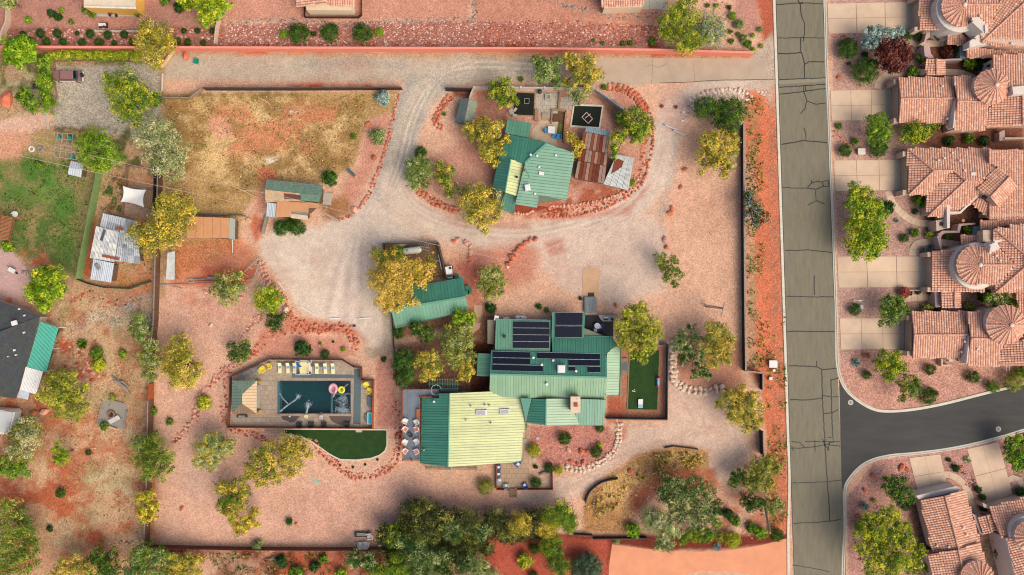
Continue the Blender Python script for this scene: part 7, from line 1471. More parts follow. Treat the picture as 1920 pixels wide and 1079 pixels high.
shface(t,[(-60,543),(75,593),(0,622),(-60,640)],[(0,565,2.9),(75,593,2.9),(0,622,4.0)],[(20,618),(30,578)],chs,.4,.8);shface(t,[(75,593),(30,748),(-60,735),(-60,640),(0,622)],[(75,593,2.9),(30,748,2.9),(0,640,4.3)],[(0,660),(55,675)],chs,.4,.8)
pl=Plane([(75,593,2.9),(30,748,2.9),(0,640,4.3)])
for x,y,w_ in ((27,606,1.0),(30,666,.3),(27,657,.4),(15,669,.2),(36,580,.3),(46,592,.3),(45,624,.35)): c_=pl.at(x,y,.15);obj('roof_vent' if w_ < 1 else 'skylight',MB().box(c_,(w_,w_*.8,.25),.3),mW,t)
mteal2=M('teal_sheet',(44,168,142),.5,.08,1,rnd=.03)
t=TH('patio_cover','bright teal sheet patio cover with a white lower end beside the charcoal house','patio cover',W(75,660,0))
for i in range(4): corr(t,Plane([(75,603,2.6),(110,615,2.4),(50,688,2.6)]),[bil([(75,603),(110,615),(87,698),(50,688)],i/4,0),bil([(75,603),(110,615),(87,698),(50,688)],(i+1)/4-.004,0),bil([(75,603),(110,615),(87,698),(50,688)],(i+1)/4-.004,1),bil([(75,603),(110,615),(87,698),(50,688)],i/4,1)],mteal2,.03,4,'cover_sheet')
for i in range(3): q4=[(48,688),(81,697),(68,740),(37,731)];corr(t,Plane([(48,688,2.6),(81,697,2.4),(37,731,2.6)]),[bil(q4,i/3,0),bil(q4,(i+1)/3-.004,0),bil(q4,(i+1)/3-.004,1),bil(q4,i/3,1)],mW,.03,4,'cover_sheet')
fR(t,[(37,731),(55,736),(52,750),(30,745)],[(37,731,2.5),(55,736,2.4),(30,745,2.5)],mlt,.05,'cover_sheet')
for x,y in ((109,615),(98,655),(86,697),(67,739)): p=W(x,y,2.3);obj('post',MB().bar((p.x,p.y,0),p,.1,.1),mW,t)
obj('rafter',MB().bar(W(77,601,2.75),W(112,613,2.5),.1,.12),mwood,t);obj('deck_rail',MB().bar(W(116,620,.9),W(104,640,.9),.08,.9),mwood,t);obj('deck_rail',MB().bar(W(103,662,.9),W(90,700,.9),.08,.9),mwood,t);obj('deck_rail',MB().bar(W(97,702,.9),W(84,735,.9),.5,.12),morange,t)
t=TH('travel_trailer','white rounded travel trailer with a teal awning strip at the left edge','trailer',W(5,792,0));P_=[(-60,764),(24,769),(28,774),(20,808),(12,815),(-60,812)]
obj('body',MB().prism(wxy(P_,2.3),.5,2.3),mW,t);obj('roof',MB().prism(offset(wxy(P_,2.4),.35),2.302,2.45),M('trailer_roof',(206,206,200),.5,.05),t);obj('awning',MB().prism(wxy([(30,786),(34,788),(26,817),(21,816)],2.1),2.05,2.15),mteal2,t);obj('rack',MB().bar(W(0,768,2.5),W(26,772,2.5),.12,.1),M('rack_brown',(150,84,66),.7),t)
for x in (-20,5): p=W(x,811,.35);obj('wheel',MB().tube([p-Vc((0,.15,0)),p+Vc((0,.15,0))],.35,14),mBk,t)
t=TH('redwood_pergola','reddish slatted pergola roof at the left edge of the lawn','pergola',W(10,428,0));A_,B_,C_,D_=W(-30,398,2.3),W(28,408,2.3),W(18,452,2.3),W(-30,446,2.3);mps=M('pergola_wood',(190,110,76),.85,.15,2,rnd=.1)
for k in range(18): u=(k+.5)/18;obj('slat',MB().bar(A_.lerp(D_,u),B_.lerp(C_,u),.13,.06),mps,t)
for u in (.55,.98): obj('beam',MB().bar(A_.lerp(B_,u)+Vc((0,0,.1)),D_.lerp(C_,u)+Vc((0,0,.1)),.12,.12),M('pergola_beam',(132,66,44),.85,.15,2),t)
for p in (B_,C_): obj('post',MB().bar((p.x-.2,p.y,0),(p.x-.2,p.y,2.2),.14,.14),mps,t)
t=TH('timber_rack','open grey timber rack with teal tubs, left of the round tree','rack',W(125,275,0));A_,B_,C_,D_=W(108,250,1.8),W(146,252,1.8),W(144,300,1.8),W(101,294,1.8);mgw=M('grey_timber',(172,166,150),.85,.15,2,rnd=.1)
for k in range(5): u=k/4;obj('rail',MB().bar(A_.lerp(B_,u),D_.lerp(C_,u),.1,.1),mgw,t)
for k in range(5): u=k/4;obj('rail',MB().bar(A_.lerp(D_,u)+Vc((0,0,.1)),B_.lerp(C_,u)+Vc((0,0,.1)),.1,.1),mgw,t)
for p in (A_,B_,C_,D_): obj('post',MB().bar((p.x,p.y,0),p,.1,.1),mgw,t)
for x,y in ((113,259),(134,261),(138,296)): tag(obj('garden_bin',MB().lathe(W(x,y,0),[(.35,0),(.45,.7),(.4,.75),(0,.72)],10),mteal2,None,loc=W(x,y,0)),{113:'teal tub at the upper left inside the grey timber rack',134:'teal tub at the upper right inside the grey timber rack',138:'teal tub at the lower right of the grey timber rack'}[x],'tub','teal tubs in the timber frame')
t=TH('small_shed','tiny pale blue grey gable shed below the grey timber rack','shed',W(141,317,0));walls(t,[(129,303),(155,307),(152,332),(127,327)],1.8,mboard,.2);sheets(t,[(133,302),(156,307),(154,318),(129,315)],[(129,315,2.3),(154,318,2.3),(133,302,1.9)],2,[mlt]);sheets(t,[(129,315),(154,318),(152,333),(127,327)],[(129,315,2.3),(154,318,2.3),(127,327,1.9)],2,[mlt])
t=TH('yellow_house','yellow walled house with a flat beige roof at the top left','house',W(206,0,0));walls(t,[(157,-80),(256,-80),(254,18),(157,14)],3.1,M('yellow_stucco',(236,180,84),.85,.06,1),.05)
fR(t,[(157,-80),(256,-80),(254,17),(157,14)],[(157,-80,3.2),(256,-80,3.2),(157,14,3.2)],M('beige_roof',(226,208,178),.85,.08,.6),.14);obj('parapet',MB().prism(wxy([(157,11),(254,14),(254,17),(157,14)],3.45),3.2,3.45),M('cream_trim',(240,226,200),.8),t)
sheet('patio',[(168,20),(258,17),(256,31),(180,31)],.05,M('blue_concrete',(176,186,184),.8,.1))
t=TH('tiled_house','house corner with grey and peach tile slopes at the top centre','house',W(620,0,0));walls(t,[(558,-80),(662,-80),(662,22),(572,21)],2.7,M('cream_stucco',(230,204,168),.9,.06),.25)
tR(t,[([(556,-60),(640,-60),(610,4),(556,14)],[(556,14,2.8),(556,-40,2.8),(610,0,4.2)],[(600,-10),(558,-5)])]);tR(t,[([(610,3),(640,-60),(662,-60),(662,13),(615,8)],[(662,13,2.8),(620,10,2.8),(630,-40,4.2)],[(640,-20),(641,12)])])
t=TH('tiled_house','house with a pale tile roof at the top edge right of centre','house',W(1168,0,0));walls(t,[(1129,-80),(1208,-80),(1208,16),(1130,18)],2.8,M('cream_stucco'),.3);tR(t,[([(1127,-60),(1208,-60),(1208,11),(1127,13)],[(1127,-60,4.5),(1208,-60,4.5),(1127,13,2.8)],[(1160,-40),(1160,10)])]);sD('patio',[(1132,-20),(1247,-20),(1247,18),(1132,19)],4,1,M('grey_slab',(186,180,160),.85,.12,1,rnd=.05))
# ------------------------------------------------------------ pool terrace
wd=[(436,741),(437,707),(509,675),(642,676),(665,690),(678,691),(678,714),(701,714),(699,801),(431,799)]
hole=[(519,713),(659,713),(659,777),(519,777)]
def ringpoly(): return None
for nm,poly in (('pool_terrace',[(436,741),(437,707),(509,675),(642,676),(665,690),(678,691),(678,712),(519,712),(519,777),(436,777),(434,770)]),('pool_terrace',[(519,778),(519,777),(659,777),(659,713),(678,713),(701,714),(699,801),(431,799),(433,778)])): pavers(nm,poly,9,9,mpav,.05)
mcop=M('coping',(170,150,128),.85,.15,2,.2,rnd=.08)
cp=sheet('pool_coping',[(516,710),(662,710),(662,713.5),(516,713.5)],.03,mcop)
for (x0,y0,x1,y1,n,vert) in ((516,709.5,662,713.6,24,0),(516,776,662,780,24,0),(516,714,520,776,10,1),(657.5,714,662,776,10,1)):
 for k in range(n):
  a,b=(x0+(x1-x0)*k/n,x0+(x1-x0)*(k+1)/n-.25) if not vert else (x0,x1);c,d=(y0,y1) if not vert else (y0+(y1-y0)*k/n,y0+(y1-y0)*(k+1)/n-.25)
  obj('coping_stone',MB().prism(wxy([(a,c),(b,c),(b,d),(a,d)],.09),.0,.09),mcop,cp)
mtile2=M('pool_plaster',(14,74,70),.6,.35,.5);mb=MB();x0,y0=W(519.5,777).xy;x1,y1=W(658.5,713).xy
mb.add([(x0,y0,-1.6),(x1,y0,-1.6),(x1,y1,-1.6),(x0,y1,-1.6),(x0,y0,0.03),(x1,y0,0.03),(x1,y1,0.03),(x0,y1,0.03)],[(0,1,2,3),(0,4,5,1),(1,5,6,2),(2,6,7,3),(3,7,4,0)])
pool=TH('swimming_pool','dark teal rectangular swimming pool with a bubbling shallow shelf at its right end','pool',(x0,y0,0));obj('basin',mb,mtile2,pool)
def px3(x,y): return W(x,y).xy
a,b=px3(619,777),px3(658.5,713);obj('shelf',MB().prism([(a[0],a[1]),(b[0],a[1]),(b[0],b[1]),(a[0],b[1])],-1.5,-.28),M('shelf_tile',(40,48,50),.5,.2,2),pool)
for (q0,q1) in (((620,740),(623.5,776)),((624,737.5),(658,740.5))): a,b=px3(*q0),px3(*q1);obj('divider',MB().prism([(a[0],b[1]),(b[0],b[1]),(b[0],a[1]),(a[0],a[1])],-.3,-.06),M('divider_tile',(120,138,138),.5,.2,2),pool)
a,b=px3(519.5,777),px3(524,713);obj('step',MB().prism([(a[0],a[1]),(b[0],a[1]),(b[0],b[1]),(a[0],b[1])],-1.5,-.1),M('step_tile',(126,146,152),.5,.15,2),pool)
m=bpy.data.materials.new('pool_water');nt,N,L,B=nodes(m);B.inputs['Base Color'].default_value=(.62,.9,.92,1);B.inputs['Transmission Weight'].default_value=1;B.inputs['IOR'].default_value=1.33;B.inputs['Roughness'].default_value=.03
nz=N.new('ShaderNodeTexNoise');nz.inputs['Scale'].default_value=2.2;nz.inputs['Detail'].default_value=4;bp=N.new('ShaderNodeBump');bp.inputs['Strength'].default_value=.35;bp.inputs['Distance'].default_value=.08;L.new(nz.outputs['Fac'],bp.inputs['Height']);L.new(bp.outputs[0],B.inputs['Normal'])
wt=obj('water',MB().prism([(x0+.02,y0+.02),(x1-.02,y0+.02),(x1-.02,y1-.02),(x0+.02,y1-.02)],-.055,-.05,bottom=True),m,pool)
def spl(pts,r,dens,seed,label,hw=0,grp='water splashes'):
 g=np.random.default_rng(seed);n=dens;V=[]
 s=smooth(pts,8) if len(pts) > 1 else pts;mb=MB()
 for i in range(n):
  c=s[g.integers(0,len(s))];p=W(c[0]+g.normal()*r,c[1]+g.normal()*r,0);k=g.uniform(.03,.09);z=g.uniform(-.05,.25)
  mb.add([(p.x-k,p.y,z),(p.x,p.y-k*.7,z+.03),(p.x+k,p.y,z),(p.x,p.y+k*.7,z-.03)],[(0,1,2,3)])
 o=obj('water_splash',mb,M('foam',(226,240,240),.5,.05),None);tag(o,label,'splash',grp,'stuff')
spl([(526,772),(537,762),(553,751),(560,744)],.7,220,1,'arching water jet from the lower left pool corner');spl([(558,745),(561,742)],2.2,80,2,'foam where the left water jet lands');spl([(525,738),(531,748),(539,756)],.5,90,3,'thin water jet from the left pool edge')
spl([(575,774),(577,766),(579,760)],.8,160,4,'water jet rising from the lower pool edge');spl([(577,760),(580,757)],3.2,120,5,'splash in the middle of the lower pool edge');spl([(634,750),(648,748),(640,768),(652,770),(630,770)],3.6,520,6,'white bubbling foam over the shallow shelf')
mmat=M('slate_mat',(92,108,108),.85,.08,1);sheet('pool_mat',[(547,701),(663,703),(663,710),(547,708.5)],.065,mmat);sheet('pool_mat',[(664,692),(677,692),(676,796),(662,795)],.066,mmat)
brownish=M('brownish_patch',(96,80,68),.6,.12,2)  # dark brown for the irregular flat patches laid on the pool terrace
def blot(cx,cy,rx,ry,seed):
 g=random.Random(seed);return [(cx+rx*math.cos(a)*g.uniform(.85,1.1),cy+ry*math.sin(a)*g.uniform(.85,1.1)) for a in [i*2*PI/26 for i in range(26)]]
sheet('brownish_patch',[(527,780.5),(563,780.5),(558,786),(551,792),(545,793),(537,789),(530,787)],.062,brownish);sheet('brownish_patch',[(616,780.5),(659,780.5),(659,790),(653,796),(640,797),(629,794),(621,789)],.062,brownish)
mtd=M('dark_turf',(20,30,14),.95,.35,.7,.4,k=.5);mturf=M('artificial_turf',(40,76,14),.95,.34,.7,.5,k=.5)
def turf(label,poly,edge,sm=0,z=.06,hw=.12,mt=None):
 P_=smooth(poly,sm,True) if sm else poly;o=sheet('turf_lawn',P_,z,mt or mturf);mb=MB();ribbon(mb,P_,hw,0,closed=True,top=z+.05);q=obj('turf_edging',mb,edge);q['kind'] ='structure';return o
turf('',[(534,805),(600,805),(725,806),(726,835),(722,846),(712,854),(695,860),(668,863),(638,862),(618,852),(600,839),(582,827),(565,819),(545,815),(534,814)],conc)
turf('',[(1180,660),(1237,657),(1233,769),(1176,768)],mwood);turf('',[(964,173),(1003,175),(1001,218),(962,216)],mwood,mt=mtd);turf('',[(1076,197),(1130,199),(1124,241),(1070,237)],conc,hw=.22,mt=mtd)
sheet('turf_step',[(667,800),(679,800),(679,811),(667,811)],.09,mpavp);pavers('path',[(497,803),(533,803),(533,813),(498,813)],12,5,mpav,.04)
mpy=M('pale_yellow_fabric',(248,236,168),.8,.05);mwf2=M('chair_white',(226,218,206),.6,.05);mcush=M('coral_cushion',(226,120,92),.8,.08);mblue=M('blue_fabric',(40,88,160),.8,.08);mdg=M('charcoal_metal',(44,46,50),.6,.1)
def legs(t,w,d,h,mat,r=.04):
 for sx in (-1,1):
  for sy in (-1,1): obj('leg',MB().tube([(sx*w/2,sy*d/2,0),(sx*w/2,sy*d/2,h)],r,5),mat,t,local=True)
def lounger():
 t=TH('sun_lounger','x','sun lounger',(0,0,0));obj('seat',MB().box((0,-.3,.34),(.62,1.35,.1)),mpy,t,local=True)
 obj('backrest',MB().box((0,.68,.5),(.62,.75,.1),tilt=(.5,0)),mpy,t,local=True);obj('towel',MB().box((.02,.15,.405),(.46,.5,.03)),M('sky_towel',(110,176,214),.9,.2,6),t,local=True);legs(t,.5,1.5,.3,mW);return t
pr=lounger()
labs=['pale yellow sun lounger, leftmost of the six above the pool','pale yellow sun lounger, second from the left above the pool','pale yellow sun lounger directly left of the canopy daybed','pale yellow sun lounger directly right of the canopy daybed','pale yellow sun lounger, second from the right above the pool','pale yellow sun lounger, rightmost of the six above the pool']
for (x,y,a),lb in zip(((526,690,0),(541,690,.05),(553.5,690,0),(595,691,0),(611,691,.05),(625,691,.05)),labs): place(pr,x,y,.05,a,USED,lb,1.0,'pale yellow loungers in a row above the pool')
def rtable():
 t=TH('side_table','x','side table',(0,0,0));obj('table_top',MB().lathe((0,0,.42),[(.32,0),(.34,.04),(0,.045)],16),M('table_grey',(96,92,88),.6,.1),t,local=True);obj('leg',MB().lathe((0,0,0),[(.22,0),(.05,.05),(.05,.42)],10),mdg,t,local=True);return t
pr=rtable()
for (x,y),lb in zip(((533.5,683.5),(547.5,683.5),(587,684.5),(603,684.5)),['round grey side table between the two leftmost loungers','round grey side table between the second and third lounger','round grey side table right of the canopy daybed','round grey side table left of the second lounger from the right']): place(pr,x,y,.05,0,USED,lb,1,'round side tables between the loungers')
t=TH('canopy_daybed','wide yellow canopy daybed with blue curtains among the pool loungers','daybed',W(572,688,.05));c=W(573,688,0)
obj('mattress',MB().box((c.x,c.y-.1,.4),(1.9,2.1,.25)),mpy,t);obj('frame',MB().box((c.x,c.y,.22),(2.4,2.5,.12)),mW,t)
for sx in (-1,1):
 for sy in (-1,1): obj('post',MB().bar((c.x+1.2*sx,c.y+1.25*sy,0),(c.x+1.2*sx,c.y+1.25*sy,2.0),.08,.08),mW,t);obj('curtain',MB().lathe((c.x+1.05*sx,c.y+1.1*sy,.3),[(.1,0),(.26,.6),(.1,1.2),(.22,1.65)],8),mblue,t)
for a_,b_ in (((-1.2,1.25),(1.2,1.25)),((-1.2,-1.25),(1.2,-1.25)),((-1.2,1.25),(-1.2,-1.25)),((1.2,1.25),(1.2,-1.25))): obj('top_rail',MB().bar((c.x+a_[0],c.y+a_[1],2.0),(c.x+b_[0],c.y+b_[1],2.0),.08,.08),mW,t)
obj('canopy_cloth',MB().prism([(c.x-1.1,c.y+1.2),(c.x-.1,c.y+.2),(c.x-.8,c.y+.1),(c.x-1.1,c.y+.5)],1.9,1.95),mblue,t);obj('armrest',MB().box((c.x+.95,c.y-.1,.6),(.2,2.1,.3)),mpy,t)
def adir(nm,mat,cush=None):
 t=TH('chair','x','chair',(0,0,0));obj('seat',MB().box((0,-.05,.38),(.6,.6,.06),tilt=(.1,0)),mat,t,local=True)
 obj('backrest',MB().box((0,.36,.66),(.62,.1,.75),tilt=(-.35,0)),mat,t,local=True)
 for s in (-1,1): obj('armrest',MB().box((s*.38,.0,.6),(.14,.75,.05)),mat,t,local=True);obj('leg',MB().box((s*.36,-.32,.3),(.08,.08,.6)),mat,t,local=True);obj('leg',MB().box((s*.36,.3,.3),(.08,.08,.6)),mat,t,local=True)
 if cush: obj('cushion',MB().box((0,-.05,.45),(.46,.46,.1)),cush,t,local=True)
 return t
pw=adir('',mwf2);pc=adir('',mwf2,mcush)
for (x,y,a,q),lb in zip(((761,789,1.2,0),(781,791,-1.1,0),(761,804,1.0,1),(781,804,-1.2,1),(761,828,1.1,0),(781,827,-1.0,0),(761,845,1.0,1),(781,846,-1.1,1)),['white balcony chair, left column, topmost','white balcony chair, right column, topmost','white balcony chair with coral cushion, left column, second from top','white balcony chair with coral cushion, right column, second from top',
 'plain white balcony chair, left column, just below the black fire bowl','plain white balcony chair, right column, just below the black fire bowl','white balcony chair with coral cushion, left column, lowest','white balcony chair with coral cushion, right column, lowest']): place(pc if q else pw,x,y,3.0,a,USED,lb,1.12,'white chairs on the balcony deck')
p=W(770,815,3);t=TH('fire_bowl','black fire bowl in the middle of the balcony chairs','fire bowl',p);obj('bowl',MB().lathe(p,[(.15,0),(.42,.35),(.45,.4),(.3,.3),(0,.28)],16),mdg,t);obj('foot',MB().lathe(p,[(.3,0),(.12,.06)],12),mdg,t)
pb=adir('',M('grey_blue_chair',(150,170,180),.7),mwf2);pbl=adir('',mblue,mwf2)
place(pb,937,900,.05,2.0,USED,'grey blue cushioned patio chair nearer the blue sofa',1.1,'cushioned chairs on the south patio');place(pb,949,910,.05,3.1,USED,'grey blue cushioned patio chair by the patio steps',1.1,'cushioned chairs on the south patio');place(pbl,984,909,.05,-2.6,USED,'deep blue patio chair with white cushion at the planted bed',1.1,'cushioned chairs on the south patio')
place(pbl,971,869,.05,.9,USED,'blue chair with white towel under the yellow green roof corner',1.2,'cushioned chairs on the south patio')
t=TH('outdoor_sofa','long dark blue sofa with white pillows against the left patio fence','sofa',W(934,881,0));p=W(934,881,0);obj('seat',MB().box((p.x+.1,p.y,.3),(.7,2.2,.3)),M('navy_fabric',(60,78,110),.8),t);obj('backrest',MB().box((p.x-.3,p.y,.55),(.18,2.2,.6)),M('navy_fabric'),t)
for s in (-.7,.6): obj('pillow',MB().box((p.x+.1,p.y+s,.5),(.45,.4,.14),.1),mW,t)
pavers('patio',[(932,868),(980,866),(988,800),(994,800),(992,915),(932,915)],9,9,M('tan_patio',(190,160,128),.9,.12,1,.15,rnd=.05),.05)
t=TH('patio_stairs','short wooden stairs leading down from the south patio','stairs',W(962,926,0))
for k in range(4): p=W(962,918.5+k*4.2,.4-.1*k);obj('tread',MB().box(p,(1.3,.38,.06)),mwood,t)
for x in (955,969): obj('handrail',MB().bar(W(x,916,.9),W(x,934,.6),.07,.08),mred,t)
tag(obj('driftwood',MB().tube([W(1011,890,.15),W(1019,887,.3),W(1026,888,.25),W(1032,883,.1)],[.2,.32,.26,.1],8),mcapd,None,loc=W(1020,887,0)),'pale driftwood log under the dark shrub in the fenced bed','log')
for x,y,r,lab in ((1008,822,.35,'round pale stepping stone at the top of the south garden'),(983,827,.45,'large round pale table top beside the boardwalk'),(1002,862,.42,'round grey millstone below the yellow green ball shrub')): tag(obj('round_stone',MB().lathe(W(x,y,0),[(r,0),(r,.1),(r*.3,.12),(0,.08)],18),mpavp,None,loc=W(x,y,0)),lab,'stone disc')
fy=adir('',M('yellow_sling',(244,218,70),.8));place(fy,495,692,.05,2.2,USED,'yellow sling chair, left of the pair near the grey mats',1.3,'yellow sling chairs at the pool');place(fy,507,686,.05,-1.3,USED,'yellow sling chair, right of the pair near the grey mats',1.2,'yellow sling chairs at the pool')
place(fy,688,721,.05,.6,USED,'yellow sling chair, upper one on the right terrace',1.1,'yellow sling chairs at the pool');place(fy,694,731,.05,2.8,USED,'yellow sling chair, lower one on the right terrace',1.1,'yellow sling chairs at the pool')
bk=adir('',mdg)
for x,lb in ((563,'black chair, leftmost along the lower pool fence'),(585,'black chair, second from the left along the lower pool fence'),(609,'black chair, third from the left along the lower pool fence'),(652,'black chair, rightmost along the lower pool fence, by the brownish patch')): place(bk,x,795,.05,PI,USED,lb,1.15,'black chairs along the lower pool fence')
t=TH('inflatable_flamingo','pink inflatable flamingo float in the pool corner','pool float',W(625,729,-.04));p=W(625,729,0);mpk=M('pink_vinyl',(236,178,182),.35,.04)
R_=[(p.x+.62*math.cos(a),p.y+.78*math.sin(a),.12) for a in [i*2*PI/18 for i in range(19)]];obj('ring',MB().tube(R_,.26,10,caps=False),mpk,t);obj('floor',MB().lathe((p.x,p.y,.0),[(.55,0),(.5,.05),(0,.04)],16),M('pink_floor',(206,132,142),.4),t)
obj('neck',MB().tube([(p.x+.25,p.y-.75,.25),(p.x+.35,p.y-1.0,.7),(p.x+.3,p.y-1.25,1.0),(p.x+.2,p.y-1.45,.85)],[.16,.13,.14,.1],8),mpk,t);obj('beak',MB().tube([(p.x+.2,p.y-1.45,.85),(p.x+.15,p.y-1.62,.7)],[.09,.02],6),mdg,t)
t=TH('inflatable_ring','round bright yellow float beside the pink flamingo','pool float',W(640.5,731,-.04));p=W(640.5,731,0);R_=[(p.x+.5*math.cos(a),p.y+.5*math.sin(a),.1) for a in [i*2*PI/18 for i in range(19)]];obj('ring',MB().tube(R_,.2,8,caps=False),M('yellow_vinyl',(240,228,70),.35,.04),t);obj('floor',MB().lathe((p.x,p.y,.02),[(.4,0),(.36,.05),(0,.06)],16),M('yellow_floor',(206,204,80),.4),t);obj('handle',MB().tube([(p.x-.1,p.y-.1,.2),(p.x+.25,p.y+.15,.25)],.07,6),mdg,t);obj('mooring_pole',MB().tube([(p.x+.4,p.y+.4,.2),(p.x+1.3,p.y+1.1,.15)],.03,5),mW,t)
t=TH('gazebo','hip roofed gazebo, grey green and tan, at the west end of the pool','gazebo',W(458,745,0));C4=[(435,714),(482,714),(481,776),(434,776)];ap=(454,740,3.8);ap2=(454,757,3.8);ze=2.7;RZ=obj('roof',MB().prism(offset(wxy(C4,ze),.1),ze-.15,ze-.02),mdark,t)
def gz(poly,refs,seam,mat,n): mface(RZ,poly,refs,seam,mat,.55,M('roof_deck'),.04,'roof_board',.04,False)
gz([(435,714),(482,714),(454,740)],[(435,714,ze),(482,714,ze),ap],[(454,738),(456,715)],M('sage_board',(128,148,128),.8,.12,2,rnd=.06),4);gz([(435,714),(454,740),(454,757),(434,776)],[(435,714,ze),(434,776,ze),ap],[(452,748),(436,748)],M('sage_board'),4)
gz([(482,714),(481,776),(454,757),(454,740)],[(482,714,ze),(481,776,ze),ap],[(456,748),(480,748)],M('tan_board',(214,184,142),.8,.1,2,rnd=.05),4);gz([(434,776),(481,776),(454,757)],[(434,776,ze),(481,776,ze),ap2],[(455,758),(457,775)],M('umber_board',(138,112,84),.8,.12,2,rnd=.06),4)
for x,y in C4: p=W(x+(458-x)*.08,y+(745-y)*.08,2.5);obj('post',MB().bar((p.x,p.y,0),p,.15,.15),mwood,t)
obj('counter',MB().box(W(484,744,1),(.5,4.2,.12)),M('granite',(170,172,168),.5,.25,8),t)
def planter(x,y,lab):
 p=W(x,y,.05);t=TH('flower_planter',lab,'planter',p,'planters at the gazebo corners');obj('pot',MB().lathe(p,[(.22,0),(.32,.4),(.28,.42),(0,.38)],12),mW,t);obj('flowers',leafmesh('flowers',[(.3,0,.45,.42)],.16,700,'orange','orange',0,int(x+y)),None,t,local=True)
planter(485,715,'white pot with orange flowers at the upper gazebo corner');planter(485,772,'white pot with orange flowers at the lower gazebo corner')
p=W(457,779,.05);t=TH('grill_cart','small silver grill cart with black side shelves below the gazebo','grill',p);obj('hood',MB().tube([p+Vc((-.6,0,.85)),p+Vc((.6,0,.85))],.3,12),malu,t);obj('cart',MB().box(p+Vc((0,0,.4)),(1.2,.5,.8)),mdg,t)
for s in (-1,1): obj('side_shelf',MB().box(p+Vc((s*.85,0,.8)),(.4,.45,.05)),mdg,t)
for q,lb in ((((450,701),(467,693),(472,702),(455,710)),'lower grey sunbed pad along the slanted pool fence'),(((470,692),(487,684),(491,693),(475,702)),'upper grey sunbed pad along the slanted pool fence')):
 cc_=W(sum(a for a,b in q)/4,sum(b for a,b in q)/4,0);t=TH('sunbed_pad',lb,'sunbed',cc_,'grey sunbed pads');obj('pad',MB().prism(offset(wxy(q,.4),.03),.28,.4),M('grey_pad',(134,136,138),.85,.06),t);obj('frame',MB().prism(offset(wxy(q,.4),.1),.05,.28),mdg,t)
t=TH('plunge_tub','white framed turquoise tub on the right pool terrace','tub',W(693,785,0));obj('rim',MB().prism(wxy([(689,774),(697.5,774),(697.5,796),(689,796)],.5),.05,.5),mW,t);obj('water',MB().prism(offset(wxy([(689,774),(697.5,774),(697.5,796),(689,796)],.5),.13),.4,.51),M('turquoise_water',(50,170,190),.1,.05),t)
tag(obj('storage_bench',MB().prism(wxy([(690,744),(698,744),(698,763),(690,763)],.5),.05,.5),mmat,None,loc=W(694,753,0)),'slate coloured storage bench on the right pool terrace','bench');tag(obj('storage_box',MB().prism(wxy([(684,777),(688.5,777),(688.5,790),(684,790)],.4),.05,.4),mmat,None,loc=W(686,783,0)),'small slate box left of the turquoise tub','box')
t=TH('float_ring_small','small yellow ring on the lower pool edge','pool float',W(574,781,.05));p=W(574,781,.1);obj('ring',MB().tube([(p.x+.28*math.cos(a),p.y+.28*math.sin(a),.16) for a in [i*2*PI/14 for i in range(15)]],.12,8,caps=False),M('pale_yellow_vinyl',(244,234,150),.4),t);obj('centre',MB().lathe((p.x,p.y,.06),[(.2,0),(.18,.05),(0,.05)],12),mW,t)
tag(obj('ball',MB().lathe(W(543.5,780.5,.06),[(0,0),(.14,.04),(.2,.18),(.14,.32),(0,.36)],12),mW,None,loc=W(543.5,780.5,0)),'small white ball beside the left brownish patch','ball');t=TH('pool_seat','white pool lift seat at the lower pool edge','seat',W(602,780,0));obj('seat',MB().box(W(602,782,.5),(.6,.5,.08)),mW,t);obj('backrest',MB().box(W(602,785,.7),(.6,.08,.5)),mW,t);obj('arm',MB().tube([W(600,779,.1),W(600,775,.8),W(604,773,.6)],.05,6),malu,t)
# ------------------------------------------------------------ main house entry side
sheet('walkway',[(1093,504),(1124,504),(1123,556),(1092,556)],.05,M('tan_walk',(212,170,128),.85,.08,.8));t=TH('entry_ramp','grey slatted entry ramp between tan walkway and solar roof','ramp',W(1108,572,0));a_,b_=W(1095,557,.3),W(1119,588,.9)
for k in range(9): u=k/9;obj('plank',MB().box((a_.x+(b_.x-a_.x)*(k+.5)/9,(a_.y+b_.y)/2,.55),((b_.x-a_.x)/9-.04,abs(b_.y-a_.y),.08)),M('ramp_grey',(132,140,142),.8,.15,2,rnd=.1),t)
for x in (a_.x,b_.x): obj('handrail',MB().bar((x,a_.y,1.2),(x,b_.y,1.3),.06,.08),mdg,t)
tag(obj('door_mat',MB().prism(wxy([(1102,549),(1114,549),(1114,556),(1102,556)]),.05,.075),mBk,None,loc=W(1108,552,0)),'black door mat where the tan walkway meets the ramp','mat')
sheet('entry_deck',[(1097,592),(1150,592),(1150,632),(1096,632)],.3,M('black_decking',(44,42,44),.8,.12,2,stretch=(4,1,1)))
t=TH('bistro_table','round white bistro table on the black entry deck','table',W(1119,611,.3));p=W(1119,611,.3);obj('table_top',MB().lathe(p+Vc((0,0,.7)),[(.55,0),(.55,.04),(0,.06)],18),mW,t);obj('leg',MB().lathe(p,[(.3,0),(.05,.05),(.05,.7)],8),malu,t)
place(pbl,1125,613,.3,-1.2,USED,'blue chair right of the white bistro table',1,'blue chairs at the bistro table');place(pbl,1116,620,.3,2.9,USED,'blue chair below the white bistro table',1.1,'blue chairs at the bistro table')
t=TH('barbecue_counter','grey angled outdoor counter with two dark appliances by the willow','counter',W(1140,597,0));obj('worktop',MB().prism(wxy([(1122,591),(1160,592),(1160,603),(1131,603),(1126,599)],1.0),.3,1.0),M('counter_stone',(170,168,156),.7,.15,3),t);obj('hob',MB().box(W(1136,598,1.08),(.8,.6,.16)),mdg,t);obj('hob',MB().box(W(1148,599,1.08),(.5,.5,.14)),mdg,t);obj('lid',MB().box(W(1136,596,1.2),(.8,.25,.12)),mW,t)
